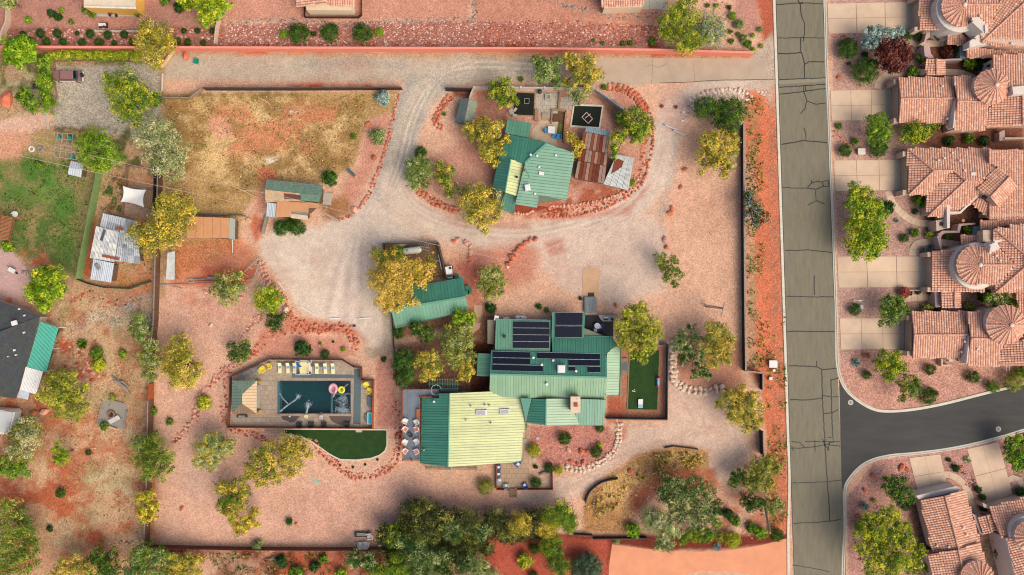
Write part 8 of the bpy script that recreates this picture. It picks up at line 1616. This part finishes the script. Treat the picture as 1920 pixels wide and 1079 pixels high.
t=TH('propane_tank','small white horizontal tank behind the north solar roof','tank',W(976,596,0));obj('tank',MB().tube([W(965,596,1),W(968,596,1),W(984,596.5,1),W(987,596.5,1)],[.18,.42,.42,.18],14),mW,t);obj('valve',MB().lathe(W(976,596,1.38),[(.12,0),(.12,.12),(0,.14)],10),mdg,t)
for x in (969,983): obj('foot',MB().box(W(x,597,.35),(.12,.7,.7)),mdg,t)
tag(obj('meter_box',MB().box(W(949,598,1),(1.1,.6,1.2)),mW,None,loc=W(949,598,0)),'low white box beside the small white tank','box');t=TH('standing_umbrella','folded white unit at the north west roof corner','cabinet',W(931,597,0));obj('cabinet',MB().box(W(931,597,1.4),(.7,.8,2.8),-.2),mW,t);obj('lid',MB().box(W(931,597,2.85),(.8,.9,.08),-.2),mW,t)
t=TH('side_shed_roof','flat olive grey side roof left of the solar roof','lean-to',W(921,620,0));fR(t,[(914,600),(928,600),(926,646),(914,645)],[(914,600,2.2),(928,600,2.2),(914,645,2.1)],M('olive_grey',(138,128,104),.85,.1),.1,'roof');p=W(921,622,0);obj('post',MB().bar((p.x-.5,p.y,0),(p.x-.5,p.y,2.1),.1,.1),mwood,t)
for i,q in enumerate((((889,572),(904,572),(903,583),(901,595),(889,593)),((893,606),(902,605),(899,616),(889,624),(882,628),(884,618)))):
 o=sheet('stepping_path',q,.06,M('path_flag',(206,168,138),.9,.15,1.5,.2,rnd=.1));
# ------------------------------------------------------------ tank yard
t=TH('propane_tank','long cream propane tank in the fenced yard under the golden tree','tank',W(770,471,0));obj('tank',MB().tube([W(755,472,1.2),W(758,471.6,1.2),W(786,468.5,1.2),W(790,468,1.2)],[.3,.62,.62,.3],16),M('tank_cream',(226,220,200),.5,.08,2),t);obj('dome',MB().lathe(W(764,470,1.75),[(.25,0),(.25,.2),(0,.25)],12),malu,t)
for x in (762,782): obj('cradle',MB().box(W(x,472,.4),(.25,1.0,.8)),mpavp,t)
def ladder(a,b,w,n,label):
 A_,B_=W(*a),W(*b);d=(B_-A_).normalized();s=d.cross(Vc((0,0,1))).normalized()*w/2;t=TH('ladder',label,'ladder',(A_+B_)/2,'ladders lying in the tank yard')
 for k in (-1,1): obj('rail',MB().bar(A_+s*k,B_+s*k,.09,.06),malu,t)
 for k in range(n): p=A_.lerp(B_,(k+.5)/n);obj('rung',MB().bar(p+s,p-s,.05,.05),malu,t)
ladder((767,459,.3),(805,461,.3),.55,10,'longer ladder along the top fence of the tank yard');ladder((785,464,.45),(806,468,.45),.5,6,'shorter ladder lying over the tank end')
tag(obj('board_offcut',MB().box(W(812,474,.1),(.5,.45,.15),.6),M('plywood',(206,170,116),.8),None,loc=W(812,474,0)),'square plywood offcut in the tank yard','board')
t=TH('handcart','red topped dark handcart in the tank yard','handcart',W(811,495,0));obj('tray',MB().box(W(809,493,.7),(.8,.4,.15),.1),M('red_plastic',(196,60,40),.5),t);obj('frame',MB().box(W(812,500,.4),(.5,1.0,.3),.1),mdg,t)
t=TH('antenna_mast','fallen white cross shaped mast in the tank yard','mast',W(825,490,0));obj('mast',MB().bar(W(822,478,.3),W(828,506,.3),.12,.1),mW,t);obj('arm',MB().bar(W(818,489,.35),(W(829,490,.35)),.1,.08),M('pale_blue_paint',(150,180,220),.6),t)
t=TH('golf_cart','small white utility cart beside the dark tank yard fence','utility cart',W(842,511,0));obj('body',MB().prism(wxy([(834,502),(847,499),(849,521),(838,523)],.9),.3,.9),mW,t);obj('roof',MB().prism(wxy([(834.5,501),(846,498.5),(848,512),(837,514)],1.7),1.6,1.7),mW,t);obj('screen',MB().prism(wxy([(838,516),(848,514.5),(849,519),(839,520.5)],1.0),.92,.98),mglass,t);obj('steering_wheel',MB().lathe(W(844,503,1.75),[(.25,0),(.25,.04),(.18,.05)],14),mdg,t)
for x,y in ((835,504),(848,502),(838,521),(850,519)): p=W(x,y,.25);obj('wheel',MB().tube([p-Vc((.12,0,0)),p+Vc((.12,0,0))],.27,12),mdg,t)
def bin_(x,y,rz,lab,s=1):
 p=W(x,y,0);t=TH('wheelie_bin',lab,'bin',p,'green bins at the garage end');obj('bin',MB().lathe(p,[(.36,0),(.46,.95)],4,a0=PI/4+rz),M('bin_green',(20,110,78),.5),t);obj('lid',MB().box(p+Vc((0,0,1.0)),(.78,.78,.1),rz),M('bin_lid',(30,130,94),.5),t)
bin_(877,540,.1,'green bin, upper one at the garage gable');bin_(882,547,.1,'green bin, right one at the garage gable');bin_(877,549,.1,'green bin, lower one at the garage gable');bin_(858,519,.1,'green bin beside the white utility cart')
# ------------------------------------------------------------ cottage yard
pavers('patio',[(1005,173),(1048,171),(1046,213),(1010,214),(1005,200)],8,8,mpavp,.05);pavers('patio',[(1052,181),(1076,184),(1072,206),(1050,203)],8,8,mpavp,.05)
sheet('patio',[(996,246),(1013,226),(1047,229),(1043,276),(1010,262),(998,262)],.05,M('sand_concrete',(206,180,148),.85,.14,1));sheet('planting_bed',[(1036,207),(1061,211),(1058,262),(1044,258),(1047,229),(1034,226)],.03,M('dark_soil',(104,74,50),.95,.3,2,.4));sheet('grass_bed',[(1046,232),(1054,233),(1052,252),(1044,250)],.05,M('bed_grass',(98,112,40),.95,.3,3))
tag(obj('fire_pit',MB().lathe(W(1027,183,0),[(.75,0),(.75,.45),(.45,.45),(.42,.1),(0,.1)],4,a0=PI/4),mpavp,None,loc=W(1027,183,0)),'square pale fire pit in the paved cottage court','fire pit')
t=TH('kettle_grill','black kettle grill at the top of the paved cottage court','grill',W(1012,173,0));obj('bowl',MB().lathe(W(1012,173,.5),[(.1,0),(.45,.25),(.45,.4),(.1,.62),(0,.64)],16),mdg,t);obj('stand',MB().tube([W(1012,173,0),W(1012,173,.5)],.08,6),mdg,t)
t=TH('patio_steps','grey steps between the paved court and the concrete patio','steps',W(1023,219,0))
for k in range(4): obj('step',MB().box(W(1024,213+k*3.2,.3-.07*k),(1.5,.32,.1)),mcop,t)
for q,lb in ((((1034,205),(1037,205),(1035,232),(1032,231)),'low stone kerb left of the cottage planting bed'),(((1060,207),(1063,208),(1058,268),(1055,267)),'long timber kerb right of the cottage planting bed'),(((1037,204),(1062,207),(1062,210),(1037,207)),'low kerb above the cottage planting bed'),(((1048,172),(1051,172),(1049,204),(1046,204)),'dark timber kerb between the two paved squares'),(((1003,205),(1010,206),(1009,227),(1002,226)),'raised soil box left of the grey steps')):
 tag(obj('kerb_wall',MB().prism(wxy(q,.4),0,.4),mwood,None,loc=W(*q[0],0)),lb,'kerb')
t=TH('patio_set','white square table with bright blue chairs on the cottage patio','table set',W(1034,245,0));obj('table_top',MB().box(W(1034,244,.8),(1.3,1.3,.06),-.1),mW,t);obj('leg',MB().box(W(1034,244,.4),(.15,.15,.8)),malu,t)
mcy=M('cyan_blue',(70,160,220),.6);pcy=adir('',mcy);place(pcy,1026,247,.05,1.5,USED,'bright blue chair left of the white square table',1.0,'bright blue chairs at the cottage');place(pcy,1040,256,.05,-2.2,USED,'bright blue chair, left of the two below the white table',1.15,'bright blue chairs at the cottage');place(pcy,1047,258,.05,-1.4,USED,'bright blue chair, right of the two below the white table',1.0,'bright blue chairs at the cottage')
tag(obj('terracotta_pot',MB().lathe(W(1063,239,0),[(.25,0),(.4,.4),(.32,.42),(0,.36)],12),M('terracotta',(196,122,70),.8),None,loc=W(1063,239,0)),'terracotta pot beside the timber kerb of the cottage','pot');tag(obj('terracotta_pot',MB().lathe(W(1039,227,0),[(.2,0),(.32,.35),(.26,.37),(0,.3)],12),M('dark_clay',(110,66,48),.8),None,loc=W(1039,227,0)),'dark clay pot at the corner of the planting bed','pot')
t=TH('goal_frame','pale pink square frame lying on the right hand dark turf','frame',W(1099,221,0));mpf=M('pale_pink_pipe',(226,196,190),.6)
q=[W(1091,220,.3),W(1100,211,.3),W(1111,223,.3),W(1103,232,.3)]
for i in range(4): obj('pipe',MB().tube([q[i],q[(i+1) % 4]],.06,6),mpf,t)
obj('pipe',MB().tube([W(1097,222,.8),W(1107,214,.8)],.06,6),mpf,t)
t=TH('goal_frame','grey frames lying on the left hand dark turf','frame',W(988,190,0));q=[W(983,185,.3),W(992,185,.3),W(992,194,.3),W(983,195,.3)]
for i in range(4): obj('pipe',MB().tube([q[i],q[(i+1) % 4]],.06,6),mcapd,t)
t=TH('garden_chair_stack','stack of pale folded chairs left of the left dark turf','chairs',W(963,211,0))
for i,(x,y,a) in enumerate(((960,213,.3),(966,206,.9),(965,217,.1),(958,208,.6))): obj('folded_chair',MB().box(W(x,y,.2+.12*i),(.8,.5,.08),a).box(W(x,y,.24+.12*i),(.6,.35,.08),a),mpavp,t)
for k in range(7): pass
pav=pavers('porch',[(1010,372),(1060,382),(1058,392),(1008,386)],8,8,M('red_flag',(206,110,74),.85,.15,1.5,.3,rnd=.15),.08)
# ------------------------------------------------------------ turf yard toys, gravel-yard things
t=TH('agility_tunnel','pink and blue toy tunnel on the right edge of the dark turf yard','toy',W(1234,717,0));obj('barrel',MB().tube([W(1234,710,.3),W(1234,724,.3)],.28,12),M('toy_blue',(110,190,210),.5),t)
for y in (709.5,724.5): obj('end_ring',MB().tube([W(1234,y-.8,.3),W(1234,y+.8,.3)],.42,12),M('toy_pink',(230,70,120),.5),t)
t=TH('cornhole_board','white and blue slanted game board at the bottom of the dark turf yard','game board',W(1201,756,0));obj('board',MB().box(W(1201,757,.3),(.85,1.7,.08),0,tilt=(.12,0)),mW,t);obj('painted_end',MB().box(W(1201,762,.28),(.83,.6,.1),0,tilt=(.12,0)),M('toy_blue'),t)
tag(obj('dog_toy',MB().tube([W(1185,733,.1),W(1188,734,.1),W(1191,734,.1)],[.1,.07,.1],8).lathe(W(1189,731,.1),[(.12,0),(.1,.1),(0,.12)],8),mW,None,loc=W(1188,733,0)),'small white toy on the dark turf, left side','toy')
sheet('yard_step',[(1165,672),(1177,672),(1177,704),(1165,704)],.25,mwood);obj('grey_mat',MB().prism(wxy([(1166,680),(1176,680),(1176,695),(1166,695)],.27),.25,.275),mmat,None)['kind'] ='structure'
t=TH('garden_bench','orange and pale blue bench below the sparse dark tree','bench',W(1279,681,0));obj('seat',MB().box(W(1280,681,.45),(.5,1.4,.08)),mlt,t);obj('backrest',MB().box(W(1276,681,.7),(.1,1.4,.5)),M('orange_bench'),t)
for y in (676,687): obj('leg',MB().box(W(1279,y,.22),(.5,.1,.44)),M('orange_bench'),t)
t=TH('garden_bench','slanting blue grey bench in the gravel beside the field','bench',W(659,325,0));p=W(659,325,0);obj('seat',MB().box((p.x,p.y,.45),(1.9,.55,.08),-.75),mmat,t);obj('backrest',MB().box((p.x+.2,p.y+.2,.7),(1.9,.1,.5),-.75),mmat,t)
for s in (-.7,.7): obj('leg',MB().box((p.x+s*.73,p.y-s*.68,.22),(.1,.5,.44),-.75),mdg,t)
for x,y,a,lb in ((527,536,-.95,'white parking stop bar beside the tall rock border'),(574,581,-.5,'slanting white parking stop bar at the parking edge'),(628,597.5,.05,'white parking stop bar in the middle of the parking edge'),(684,597,.1,'white parking stop bar nearest the garage'),(640,615,0,'faint pink stone bar on the upper rock border')):
 tag(obj('parking_stop',MB().prism([(W(x,y).x+u*math.cos(a)-v*math.sin(a),W(x,y).y+u*math.sin(a)+v*math.cos(a)) for u,v in ((-1.05,-.1),(-1.1,0),(-1.05,.1),(1.05,.1),(1.1,0),(1.05,-.1))],0,.16),mW if y < 600 else mrockp,None,loc=W(x,y,0)),lb,'parking stop','white parking stops')
tag(obj('drain_grate',MB().box(W(664,611,.03),(.6,.45,.05)),mdg,None,loc=W(664,611,0)),'small dark drain grate near the garage parking stop','grate')
for (a_,b_),lb in ((((1226,231),(1246,238)),'white gate bar, left of three at the driveway loop'),(((1247,235),(1267,243)),'white gate bar, middle of three at the driveway loop'),(((1263,245),(1284,254)),'white gate bar, right of three at the driveway loop')):
 t=TH('barrier',lb,'barrier',W(*a_,0),'white gate bars at the driveway loop');obj('rail',MB().bar(W(*a_,.6),W(*b_,.6),.18,.14),mwf,t)
 for q in (a_,b_): obj('post',MB().box(W(*q,.3),(.14,.14,.6)),mwf,t)
for x,y,lb in ((1241,200,'orange red plant tuft, left of two in the driveway mouth'),(1267,202,'orange red plant tuft, right of two in the driveway mouth')): shrub(x,y,4,lb,'pink','loose')
def pole(b,tpx,h,label,arm=None):
 B_,T_=W(*b,0),W(*tpx,h);t=TH('utility_pole',label,'utility pole',B_);obj('pole',MB().tube([B_,B_.lerp(T_,.5),T_],[.26,.22,.17],10),mpole,t)
 if arm: d=Vc((arm[0],arm[1],0)).normalized();c_=B_.lerp(T_,.97);obj('crossarm',MB().bar(c_-d*1.2,c_+d*1.2,.14,.14),mwood,t);[obj('insulator',MB().lathe(c_+d*k,[(.06,0),(.08,.1),(.05,.22),(0,.24)],8),mW,t) for k in (-1.1,-.4,.4,1.1)]
 return T_
mpole=M('pole_wood',(176,154,126),.85,.25,3)
pole((636,415),(607,399),9.5,'wooden utility pole with a crossarm right of the barn',(.35,1));pole((1324,574),(1357,579),10.5,'pale utility pole on the red gravel north of the olive tree',(.25,1));pole((1432,938),(1444,1000),10,'bare thin pole leaning over the dark round tree by the road')
mwire=M('wire',(196,180,160),.6,.05)
for pts,lb in (([(-20,280,8.5),(195,327,7.6),(400,371,7.8),(580,411,8.6),(605,414,8.8)],'lower power wire from the left edge to the wooden pole'),([(20,257,8.5),(262,313,7.6),(400,342,7.8),(540,371,8.4),(612,389,8.9)],'upper power wire from the left edge to the wooden pole'),
 ([(612,389,8.9),(780,431,8.0),(960,474,7.6),(1160,523,8.6),(1355,577,9.8)],'upper power wire between the two utility poles'),([(604,409,8.8),(780,451,7.9),(960,491,7.5),(1160,535,8.6),(1354,580,9.8)],'lower power wire between the two utility poles')):
 P3=[W(*p) for p in pts];s=[]
 for a_,b_ in zip(P3,P3[1:]): s += [a_.lerp(b_,k/6) for k in range(6)]
 tag(obj('power_wire',MB().tube(s+[P3[-1]],.035,5),mwire,None,loc=P3[0]),lb,'wire','power wires over the property')
for x,y,w_,h_,lb,c_ in ((1449.5,683,1.3,.9,'white square utility box on the road verge',mW),(1451,695,.4,.5,'tiny white box below the verge utility box',mW),(1445,710,.5,.5,'small grey round top box on the verge',malu),(1615,284.5,1.15,.8,'pale pink utility box by the third front yard',mSw),(1592,119,.45,.6,'black mailbox between the two big ball shrubs',mdg),(1614,576,.8,.4,'grey green meter lid beside the kerb ball shrub',malu)):
 t=TH('utility_box',lb,'utility box',W(x,y,0));obj('cabinet',MB().box(W(x,y,h_/2),(w_,w_*.95,h_)),c_,t);obj('lid',MB().box(W(x,y,h_+.03),(w_*1.08,w_*1.03,.06)),c_,t)
tag(obj('garden_ornament',MB().tube([W(1600,563,.2),W(1607,563,.25),W(1612,564,.2),W(1618,564,.1)],[.12,.06,.22,.05],8),mW,None,loc=W(1609,563,0)),'white elongated ornament above the kerb ball shrub','ornament')
tag(obj('utility_tub',MB().lathe(W(369,116,0),[(.6,0),(.68,.4),(.55,.42),(.5,.15),(0,.15)],4,a0=.6),M('teal_tub',(30,150,120),.6),None,loc=W(369,116,0)),'teal square tub beside the lane below the pink wall','tub')
t=TH('log','long pale log lying under the olive and yellow tree','log',W(318,110,0));obj('trunk',MB().tube([W(302,126,.25),W(315,110,.3),W(327,94,.25)],[.3,.36,.28],9),M('cut_log',(214,176,130),.9,.2,3),t)
t=TH('log','pale branch lying in the dry field','branch',W(495,190,0));obj('trunk',MB().tube([W(484,183,.1),W(496,188,.15),W(504,194,.12),W(510,203,.1)],[.1,.13,.1,.05],6),M('cut_log'),t)
t=TH('log','forked pale branch in the field left of the barn','branch',W(465,357,0));obj('trunk',MB().tube([W(438,350,.1),W(455,357,.2),W(470,365,.2),W(484,370,.1)],[.08,.14,.12,.05],6),M('cut_log'),t);obj('branch',MB().tube([W(455,357,.2),W(475,358,.15),W(488,362,.1)],[.09,.07,.03],5),M('cut_log'),t)
tag(obj('tree_stump',MB().lathe(W(467,414,0),[(.5,0),(.48,.4),(0,.44)],12),M('cut_log'),None,loc=W(467,414,0)),'round pale stump right of the tan roofed shed','stump')
t=TH('riding_mower','small black and white mower on the gravel above the rock bed','mower',W(195,49,0));p=W(195,49,0);obj('body',MB().box(p+Vc((.1,0,.35)),(1.5,.75,.4)),mdg,t);obj('hood',MB().box(p+Vc((-.2,0,.62)),(.8,.5,.25)),mW,t);obj('seat',MB().box(p+Vc((.55,0,.7)),(.35,.4,.4)),mW,t)
for sx in (-.55,.6):
 for sy in (-.38,.38): q=p+Vc((sx,sy,.2));obj('wheel',MB().tube([q-Vc((0,.08,0)),q+Vc((0,.08,0))],.22,12),mdg,t)
t=TH('red_tractor','red machine with dark wheels on the yellow house patio','tractor',W(214,26,0));p=W(214,26,0);obj('body',MB().box(p+Vc((0,.1,.6)),(1.1,.6,.6),.2).box(p+Vc((-.3,.1,1.0)),(.4,.5,.4),.2),M('tractor_red',(176,44,36),.5),t)
for sx,sy in ((-.6,-.3),(.6,-.4),(-.5,.5),(.5,.5)): q=p+Vc((sx,sy,.35));obj('wheel',MB().tube([q-Vc((.1,0,0)),q+Vc((.1,0,0))],.36,12),mdg,t)
t=TH('parked_truck','old brown off road vehicle parked in the grey gravel court','truck',W(132,145,0));p=W(133,145.5,0);mbr=M('brown_car_paint',(148,108,100),.45,.05,1,spec=.6);L_=lambda x,y,z: p+Vc((x,y,z))
obj('body',MB().prism([(p.x+a_,p.y+b_) for a_,b_ in ((-2.75,-.95),(-2.8,0),(-2.75,.95),(2.1,.98),(2.45,.9),(2.5,0),(2.45,-.9),(2.1,-.98))],.45,1.05),mbr,t)
obj('hood',MB().add([L_(-2.7,-.85,1.05),L_(-1.35,-.9,1.2),L_(-1.35,.9,1.2),L_(-2.7,.85,1.05),L_(-2.7,-.85,1.0),L_(-1.35,-.9,1.0),L_(-1.35,.9,1.0),L_(-2.7,.85,1.0)],[(0,1,2,3),(0,4,5,1),(2,6,7,3),(3,7,4,0),(1,5,6,2)]) or (lambda q: (q.add([L_(-2.7,-.85,1.05),L_(-1.35,-.9,1.2),L_(-1.35,.9,1.2),L_(-2.7,.85,1.05),L_(-2.7,-.85,1.0),L_(-1.35,-.9,1.0),L_(-1.35,.9,1.0),L_(-2.7,.85,1.0)],[(0,1,2,3),(0,4,5,1),(2,6,7,3),(3,7,4,0),(1,5,6,2)]),q)[1])(MB()),mbr,t)
def frust(name,x0,x1,y,z0,z1,tx0,tx1,ty,mat): q=MB();q.add([L_(x0,-y,z0),L_(x1,-y,z0),L_(x1,y,z0),L_(x0,y,z0),L_(tx0,-ty,z1),L_(tx1,-ty,z1),L_(tx1,ty,z1),L_(tx0,ty,z1)],[(4,5,6,7),(0,1,5,4),(1,2,6,5),(2,3,7,6),(3,0,4,7)]);obj(name,q,mat,t)
frust('cabin_glass',-1.3,2.0,.88,1.05,1.62,-.95,1.75,.74,mglass);frust('roof',-.98,1.5,.78,1.6,1.74,-.9,1.4,.72,mbr);frust('windscreen',-1.34,-1.0,.84,1.08,1.6,-1.0,-.96,.74,mglass)
frust('rear_window',1.42,1.95,.8,1.1,1.66,1.4,1.75,.7,M('dark_window',(24,24,28),.2));obj('spare_wheel',MB().tube([L_(2.6,.1,1.1),L_(2.85,.1,1.1)],.42,16),mdg,t);obj('bumper',MB().box(L_(2.62,0,.55),(.18,1.85,.2)),mW,t);obj('bumper',MB().box(L_(-2.85,0,.55),(.18,1.8,.2)),malu,t)
obj('side_trim',MB().box(L_(-.1,-1.0,.62),(4.6,.06,.3)),mW,t)
for sx in (-1.8,1.6):
 for sy in (-.9,.9): w_=obj('wheel',MB().tube([L_(sx,sy-.13,.4),L_(sx,sy+.13,.4)],.4,16),mdg,t);obj('hub',MB().tube([L_(sx,sy-.15,.4),L_(sx,sy+.15,.4)],.18,10),malu,w_)
for s in (-.65,.65): obj('headlight',MB().tube([L_(-2.85,s,.8),L_(-2.76,s,.8)],.13,10),mW,t)
t=TH('picnic_bench','dark bench with a pale seat pad at the bottom fence','bench',W(679,1001,0));p=W(679,1001,0);obj('seat',MB().box(p+Vc((0,0,.45)),(2.6,.9,.1)),mdg,t);obj('pad',MB().box(p+Vc((.2,.05,.55)),(2.2,.6,.1)),mcapd,t);obj('bar',MB().bar(p+Vc((1.3,.9,.5)),p+Vc((1.2,-.3,.5)),.12,.1),mdg,t);obj('leg',MB().box(p+Vc((-1.1,0,.2)),(.1,.8,.4)),mdg,t);obj('leg',MB().box(p+Vc((1.1,0,.2)),(.1,.8,.4)),mdg,t)
for x,y,a,lb in ((694,1004,-1.4,'white chair, upper one beside the dark bench at the bottom fence'),(678,1020,PI,'white chair, lower left one at the bottom fence'),(688,1019,PI-.1,'white chair, lower right one at the bottom fence')): place(pw,x,y,0,a,USED,lb,1.35,'white chairs at the bottom fence')
for x,y,lb in ((587,898,'round grey green paving disc, left of three in the south gravel'),(592,903,'round grey green paving disc, middle of three in the south gravel'),(597,905,'round grey green paving disc, right of three in the south gravel')): tag(obj('paving_disc',MB().lathe(W(x,y,0),[(.42,0),(.42,.06),(0,.07)],14),M('sage_disc',(176,184,160),.8),None,loc=W(x,y,0)),lb,'paving disc','round discs in the south gravel')
for i,(a_,b_,r_) in enumerate((((296,534,.2),(400,531,.3),.07),((362,524,.3),(420,522,.3),.1),((364,528,.3),(412,529,.3),.1),((388,520,.5),(412,521,.5),.14),((324,536,.1),(341,541,.1),.05))): tag(obj('steel_pipe',MB().tube([W(*a_),W(*b_)],r_,7),malu,None,loc=W(*a_)),['long thin pale pipe running from the brown fence','upper grey pipe in the stack beside the olive tree','lower grey pipe in the stack beside the olive tree','thick short pipe on top of the stack','thin hose end below the long pale pipe'][i],'pipe','pipes beside the olive tree')
tag(obj('coiled_hose',MB().tube([(W(360,527).x+math.cos(a)*(1.0-.04*a),W(360,527).y+math.sin(a)*(.55-.02*a),.15+.02*a) for a in [i*.45 for i in range(34)]],.05,5),mpavp,None,loc=W(360,527,0)),'pale coiled hose on the red soil','hose')
t=TH('timber_gate','open grey timber gate beside the parking rock border','gate',W(470,505,0))
for a_,b_ in (((484,486),(455,513)),((488,489),(476,523)),((484,486),(490,488)),((456,513),(466,519)),((466,500),(474,505)),((476,523),(462,527))): obj('gate_rail',MB().bar(W(*a_,.9),W(*b_,.7),.14,.12),mgw,t)
t=TH('fire_pit','round stone fire pit in the gravel square edged by logs','fire pit',W(210,777,0));obj('ring',MB().lathe(W(210,777,0),[(.75,0),(.75,.4),(.5,.42),(.45,.1),(0,.1)],16),M('brick_ring',(150,110,90),.9,.25,5),t);obj('ash',MB().lathe(W(210,777,.1),[(.44,0),(.3,.08),(0,.1)],12),M('ash',(60,52,48),.9),t)
sheet('gravel_pad',[(190,752),(238,757),(234,805),(182,800)],.02,M('grey_gravel',(158,150,136),.95,.25,5,.4))
for (a_,b_),lb in ((((192,752),(183,795)),'squared log edging left of the fire pit'),(((203,750),(232,757)),'squared log edging above the fire pit'),(((238,770),(233,798)),'squared log edging right of the fire pit')): tag(obj('log_edging',MB().bar(W(*a_,.12),W(*b_,.12),.28,.24),mcapd,None,loc=W(*a_,0)),lb,'log','logs round the fire pit')
t=TH('slatted_bench','white slatted bench tilted beside the fire pit','bench',W(214,787,0));p=W(214,787,.45)
for k in range(5): obj('slat',MB().box(p+Vc((-.1*k+.2,.14*k-.3,0)),(2.1,.12,.05),.5),mW,t)
for s in (-.8,.8): obj('leg',MB().box(p+Vc((s*.87,s*.48,-.22)),(.1,.6,.44),.5),mW,t)
tag(obj('beam',MB().bar(W(191,796,.2),W(219,805,.25),.3,.24),M('cut_log'),None,loc=W(205,800,0)),'short pale beam below the fire pit','beam')
tag(obj('driftwood_pile',MB().tube([W(210,705,.2),W(222,718,.4),W(235,728,.3),W(244,740,.2)],[.15,.3,.3,.1],7).tube([W(212,714,.2),W(230,716,.5),W(242,726,.2)],[.1,.2,.08],6).tube([W(218,702,.2),W(226,722,.4),W(240,738,.2)],[.08,.18,.08],6),mcapd,None,loc=W(225,720,0)),'grey heap of driftwood above the fire pit','wood pile',kind='stuff')
tag(obj('brush_pile',MB().tube([W(495,1050,.1),W(510,1048,.4),W(528,1052,.1)],[.1,.16,.05],5).tube([W(500,1056,.1),W(512,1044,.4),W(524,1058,.1)],[.06,.12,.05],5).tube([W(498,1046,.1),W(514,1054,.4),W(520,1044,.1)],[.06,.12,.05],5),mcapd,None,loc=W(510,1050,0)),'grey brush pile under the long bottom fence','brush pile',kind='stuff')
t=TH('kettle_grill','black covered grill beside the tall hedge at the top left','grill',W(69,163,0));obj('bowl',MB().lathe(W(69,163,.4),[(.1,0),(.5,.3),(.5,.5),(.1,.8),(0,.82)],14),mdg,t);obj('stand',MB().tube([W(69,163,0),W(69,163,.45)],.1,6),mdg,t)
t=TH('wheelbarrow','white and black wheelbarrow on the pink patio at the left edge','wheelbarrow',W(27,508,0));p=W(27,508,0);obj('tray',MB().box(p+Vc((-.1,.1,.55)),(1.2,.8,.3),-.5),mW,t);obj('wheel',MB().tube([p+Vc((.55,-.5,.25)),p+Vc((.65,-.4,.25))],.25,12),mdg,t);obj('handle',MB().bar(p+Vc((-.2,.6,.6)),p+Vc((-1.0,1.0,.6)),.06,.06),mdg,t)
t=TH('garden_chair','white rounded garden chair beside the redwood pergola','chair',W(29,401,0));obj('seat',MB().lathe(W(29,402,.4),[(.5,0),(.55,.1),(0,.12)],12),mW,t);obj('backrest',MB().box(W(26,399,.7),(.8,.2,.6),.6),mW,t);obj('leg',MB().tube([W(29,402,0),W(29,402,.4)],.2,8),mW,t)
t=TH('bicycle','dark bicycle lying on the pink patio','bicycle',W(47,510,0));p=W(47,510,.1)
for s in (-.45,.45): obj('wheel',MB().tube([p+Vc((s+.28*math.cos(a),.28*math.sin(a),0)) for a in [i*2*PI/12 for i in range(13)]],.03,5,caps=False),mdg,t)
obj('frame',MB().tube([p+Vc((-.45,0,.02)),p+Vc((0,.3,.02)),p+Vc((.4,.25,.02)),p+Vc((.45,0,.02))],.03,5),mdg,t)
t=TH('fire_bowl','orange bowl on the pink patio above the charcoal house','bowl',W(18,564,0));obj('bowl',MB().lathe(W(18,564,.1),[(.3,0),(.55,.3),(.45,.28),(0,.15)],14),M('copper',(206,110,70),.5),t);obj('foot',MB().lathe(W(18,564,0),[(.3,0),(.2,.1)],10),mdg,t)
for x,y,a,lb in ((60,280,0,'white rimmed wheel in the grass left of the round tree'),(76,279,0,'grey ring in the grass left of the round tree')): tag(obj('old_wheel',MB().tube([(W(x,y).x+.45*math.cos(t_),W(x,y).y+.45*math.sin(t_),.12) for t_ in [i*2*PI/14 for i in range(15)]],.14,6,caps=False),mW if x < 70 else malu,None,loc=W(x,y,0)),lb,'wheel')
tag(obj('stone_wall',MB().prism(wxy([(175,57),(260,57),(260,60),(175,60)],.4),0,.4),mpavp,None,loc=W(218,58,0)),'low cream block wall above the clipped shrubs','wall')
t=TH('patio_ladder','pale frame ladder at the lowest tiled house garden','frame',W(1890,690,0));
for x in (1887,1893): obj('rail',MB().bar(W(x,684,1),W(x,698,1),.08,.08),mSw,t)
for y in (688,694): obj('rung',MB().bar(W(1887,y,1),W(1893,y,1),.06,.06),mSw,t)
tag(obj('glass_door',MB().prism(wxy([(1801,88),(1812,88),(1811,110),(1800,109)],1.6),0,1.6),mteal,None,loc=W(1806,99,0)),'pale teal glass screen in the upper courtyard','glass screen');tag(obj('glass_door',MB().prism(wxy([(1826,425),(1837,424),(1838,441),(1827,441)],1.6),0,1.6),mteal,None,loc=W(1832,432,0)),'pale teal glass screen in the middle courtyard','glass screen')
t=TH('wall_lantern','glowing orange courtyard lantern by the middle tiled house','lantern',W(1805,414,0));obj('shade',MB().lathe(W(1805,414,1.4),[(.3,0),(.3,.2),(0,.25)],12),M('warm_clay',(240,150,90),.6),t);obj('post',MB().tube([W(1805,414,0),W(1805,414,1.4)],.05,6),mdg,t)
for h,pts in ((hC,((1760,301,4.2),(1771,297,4.1),(1786,287,3.6),(1800,301,4.2),(1809,320,4.9))),(hE,((1809,641,4.2),(1803,660,3.6),(1833,655,4.9))),(hB,((1767,162,3.7),(1776,223,3.5),(1860,130,5.7))),(hD,((1868,480,6.6),(1876,489,6.9),(1877,528,6.1))),(hF,((1807,990,4.1),(1813,1003,4.0),(1779,1026,3.9),(1757,1024,3.3))),(hA,((1838,30,6.6),(1897,82,5.7)))):
 for x,y,z in pts: vents(h,[(x,y)],z)
p=W(1824,329,4.9);obj('roof_box',MB().box(p,(.8,1.0,.4)),mSw,hC)
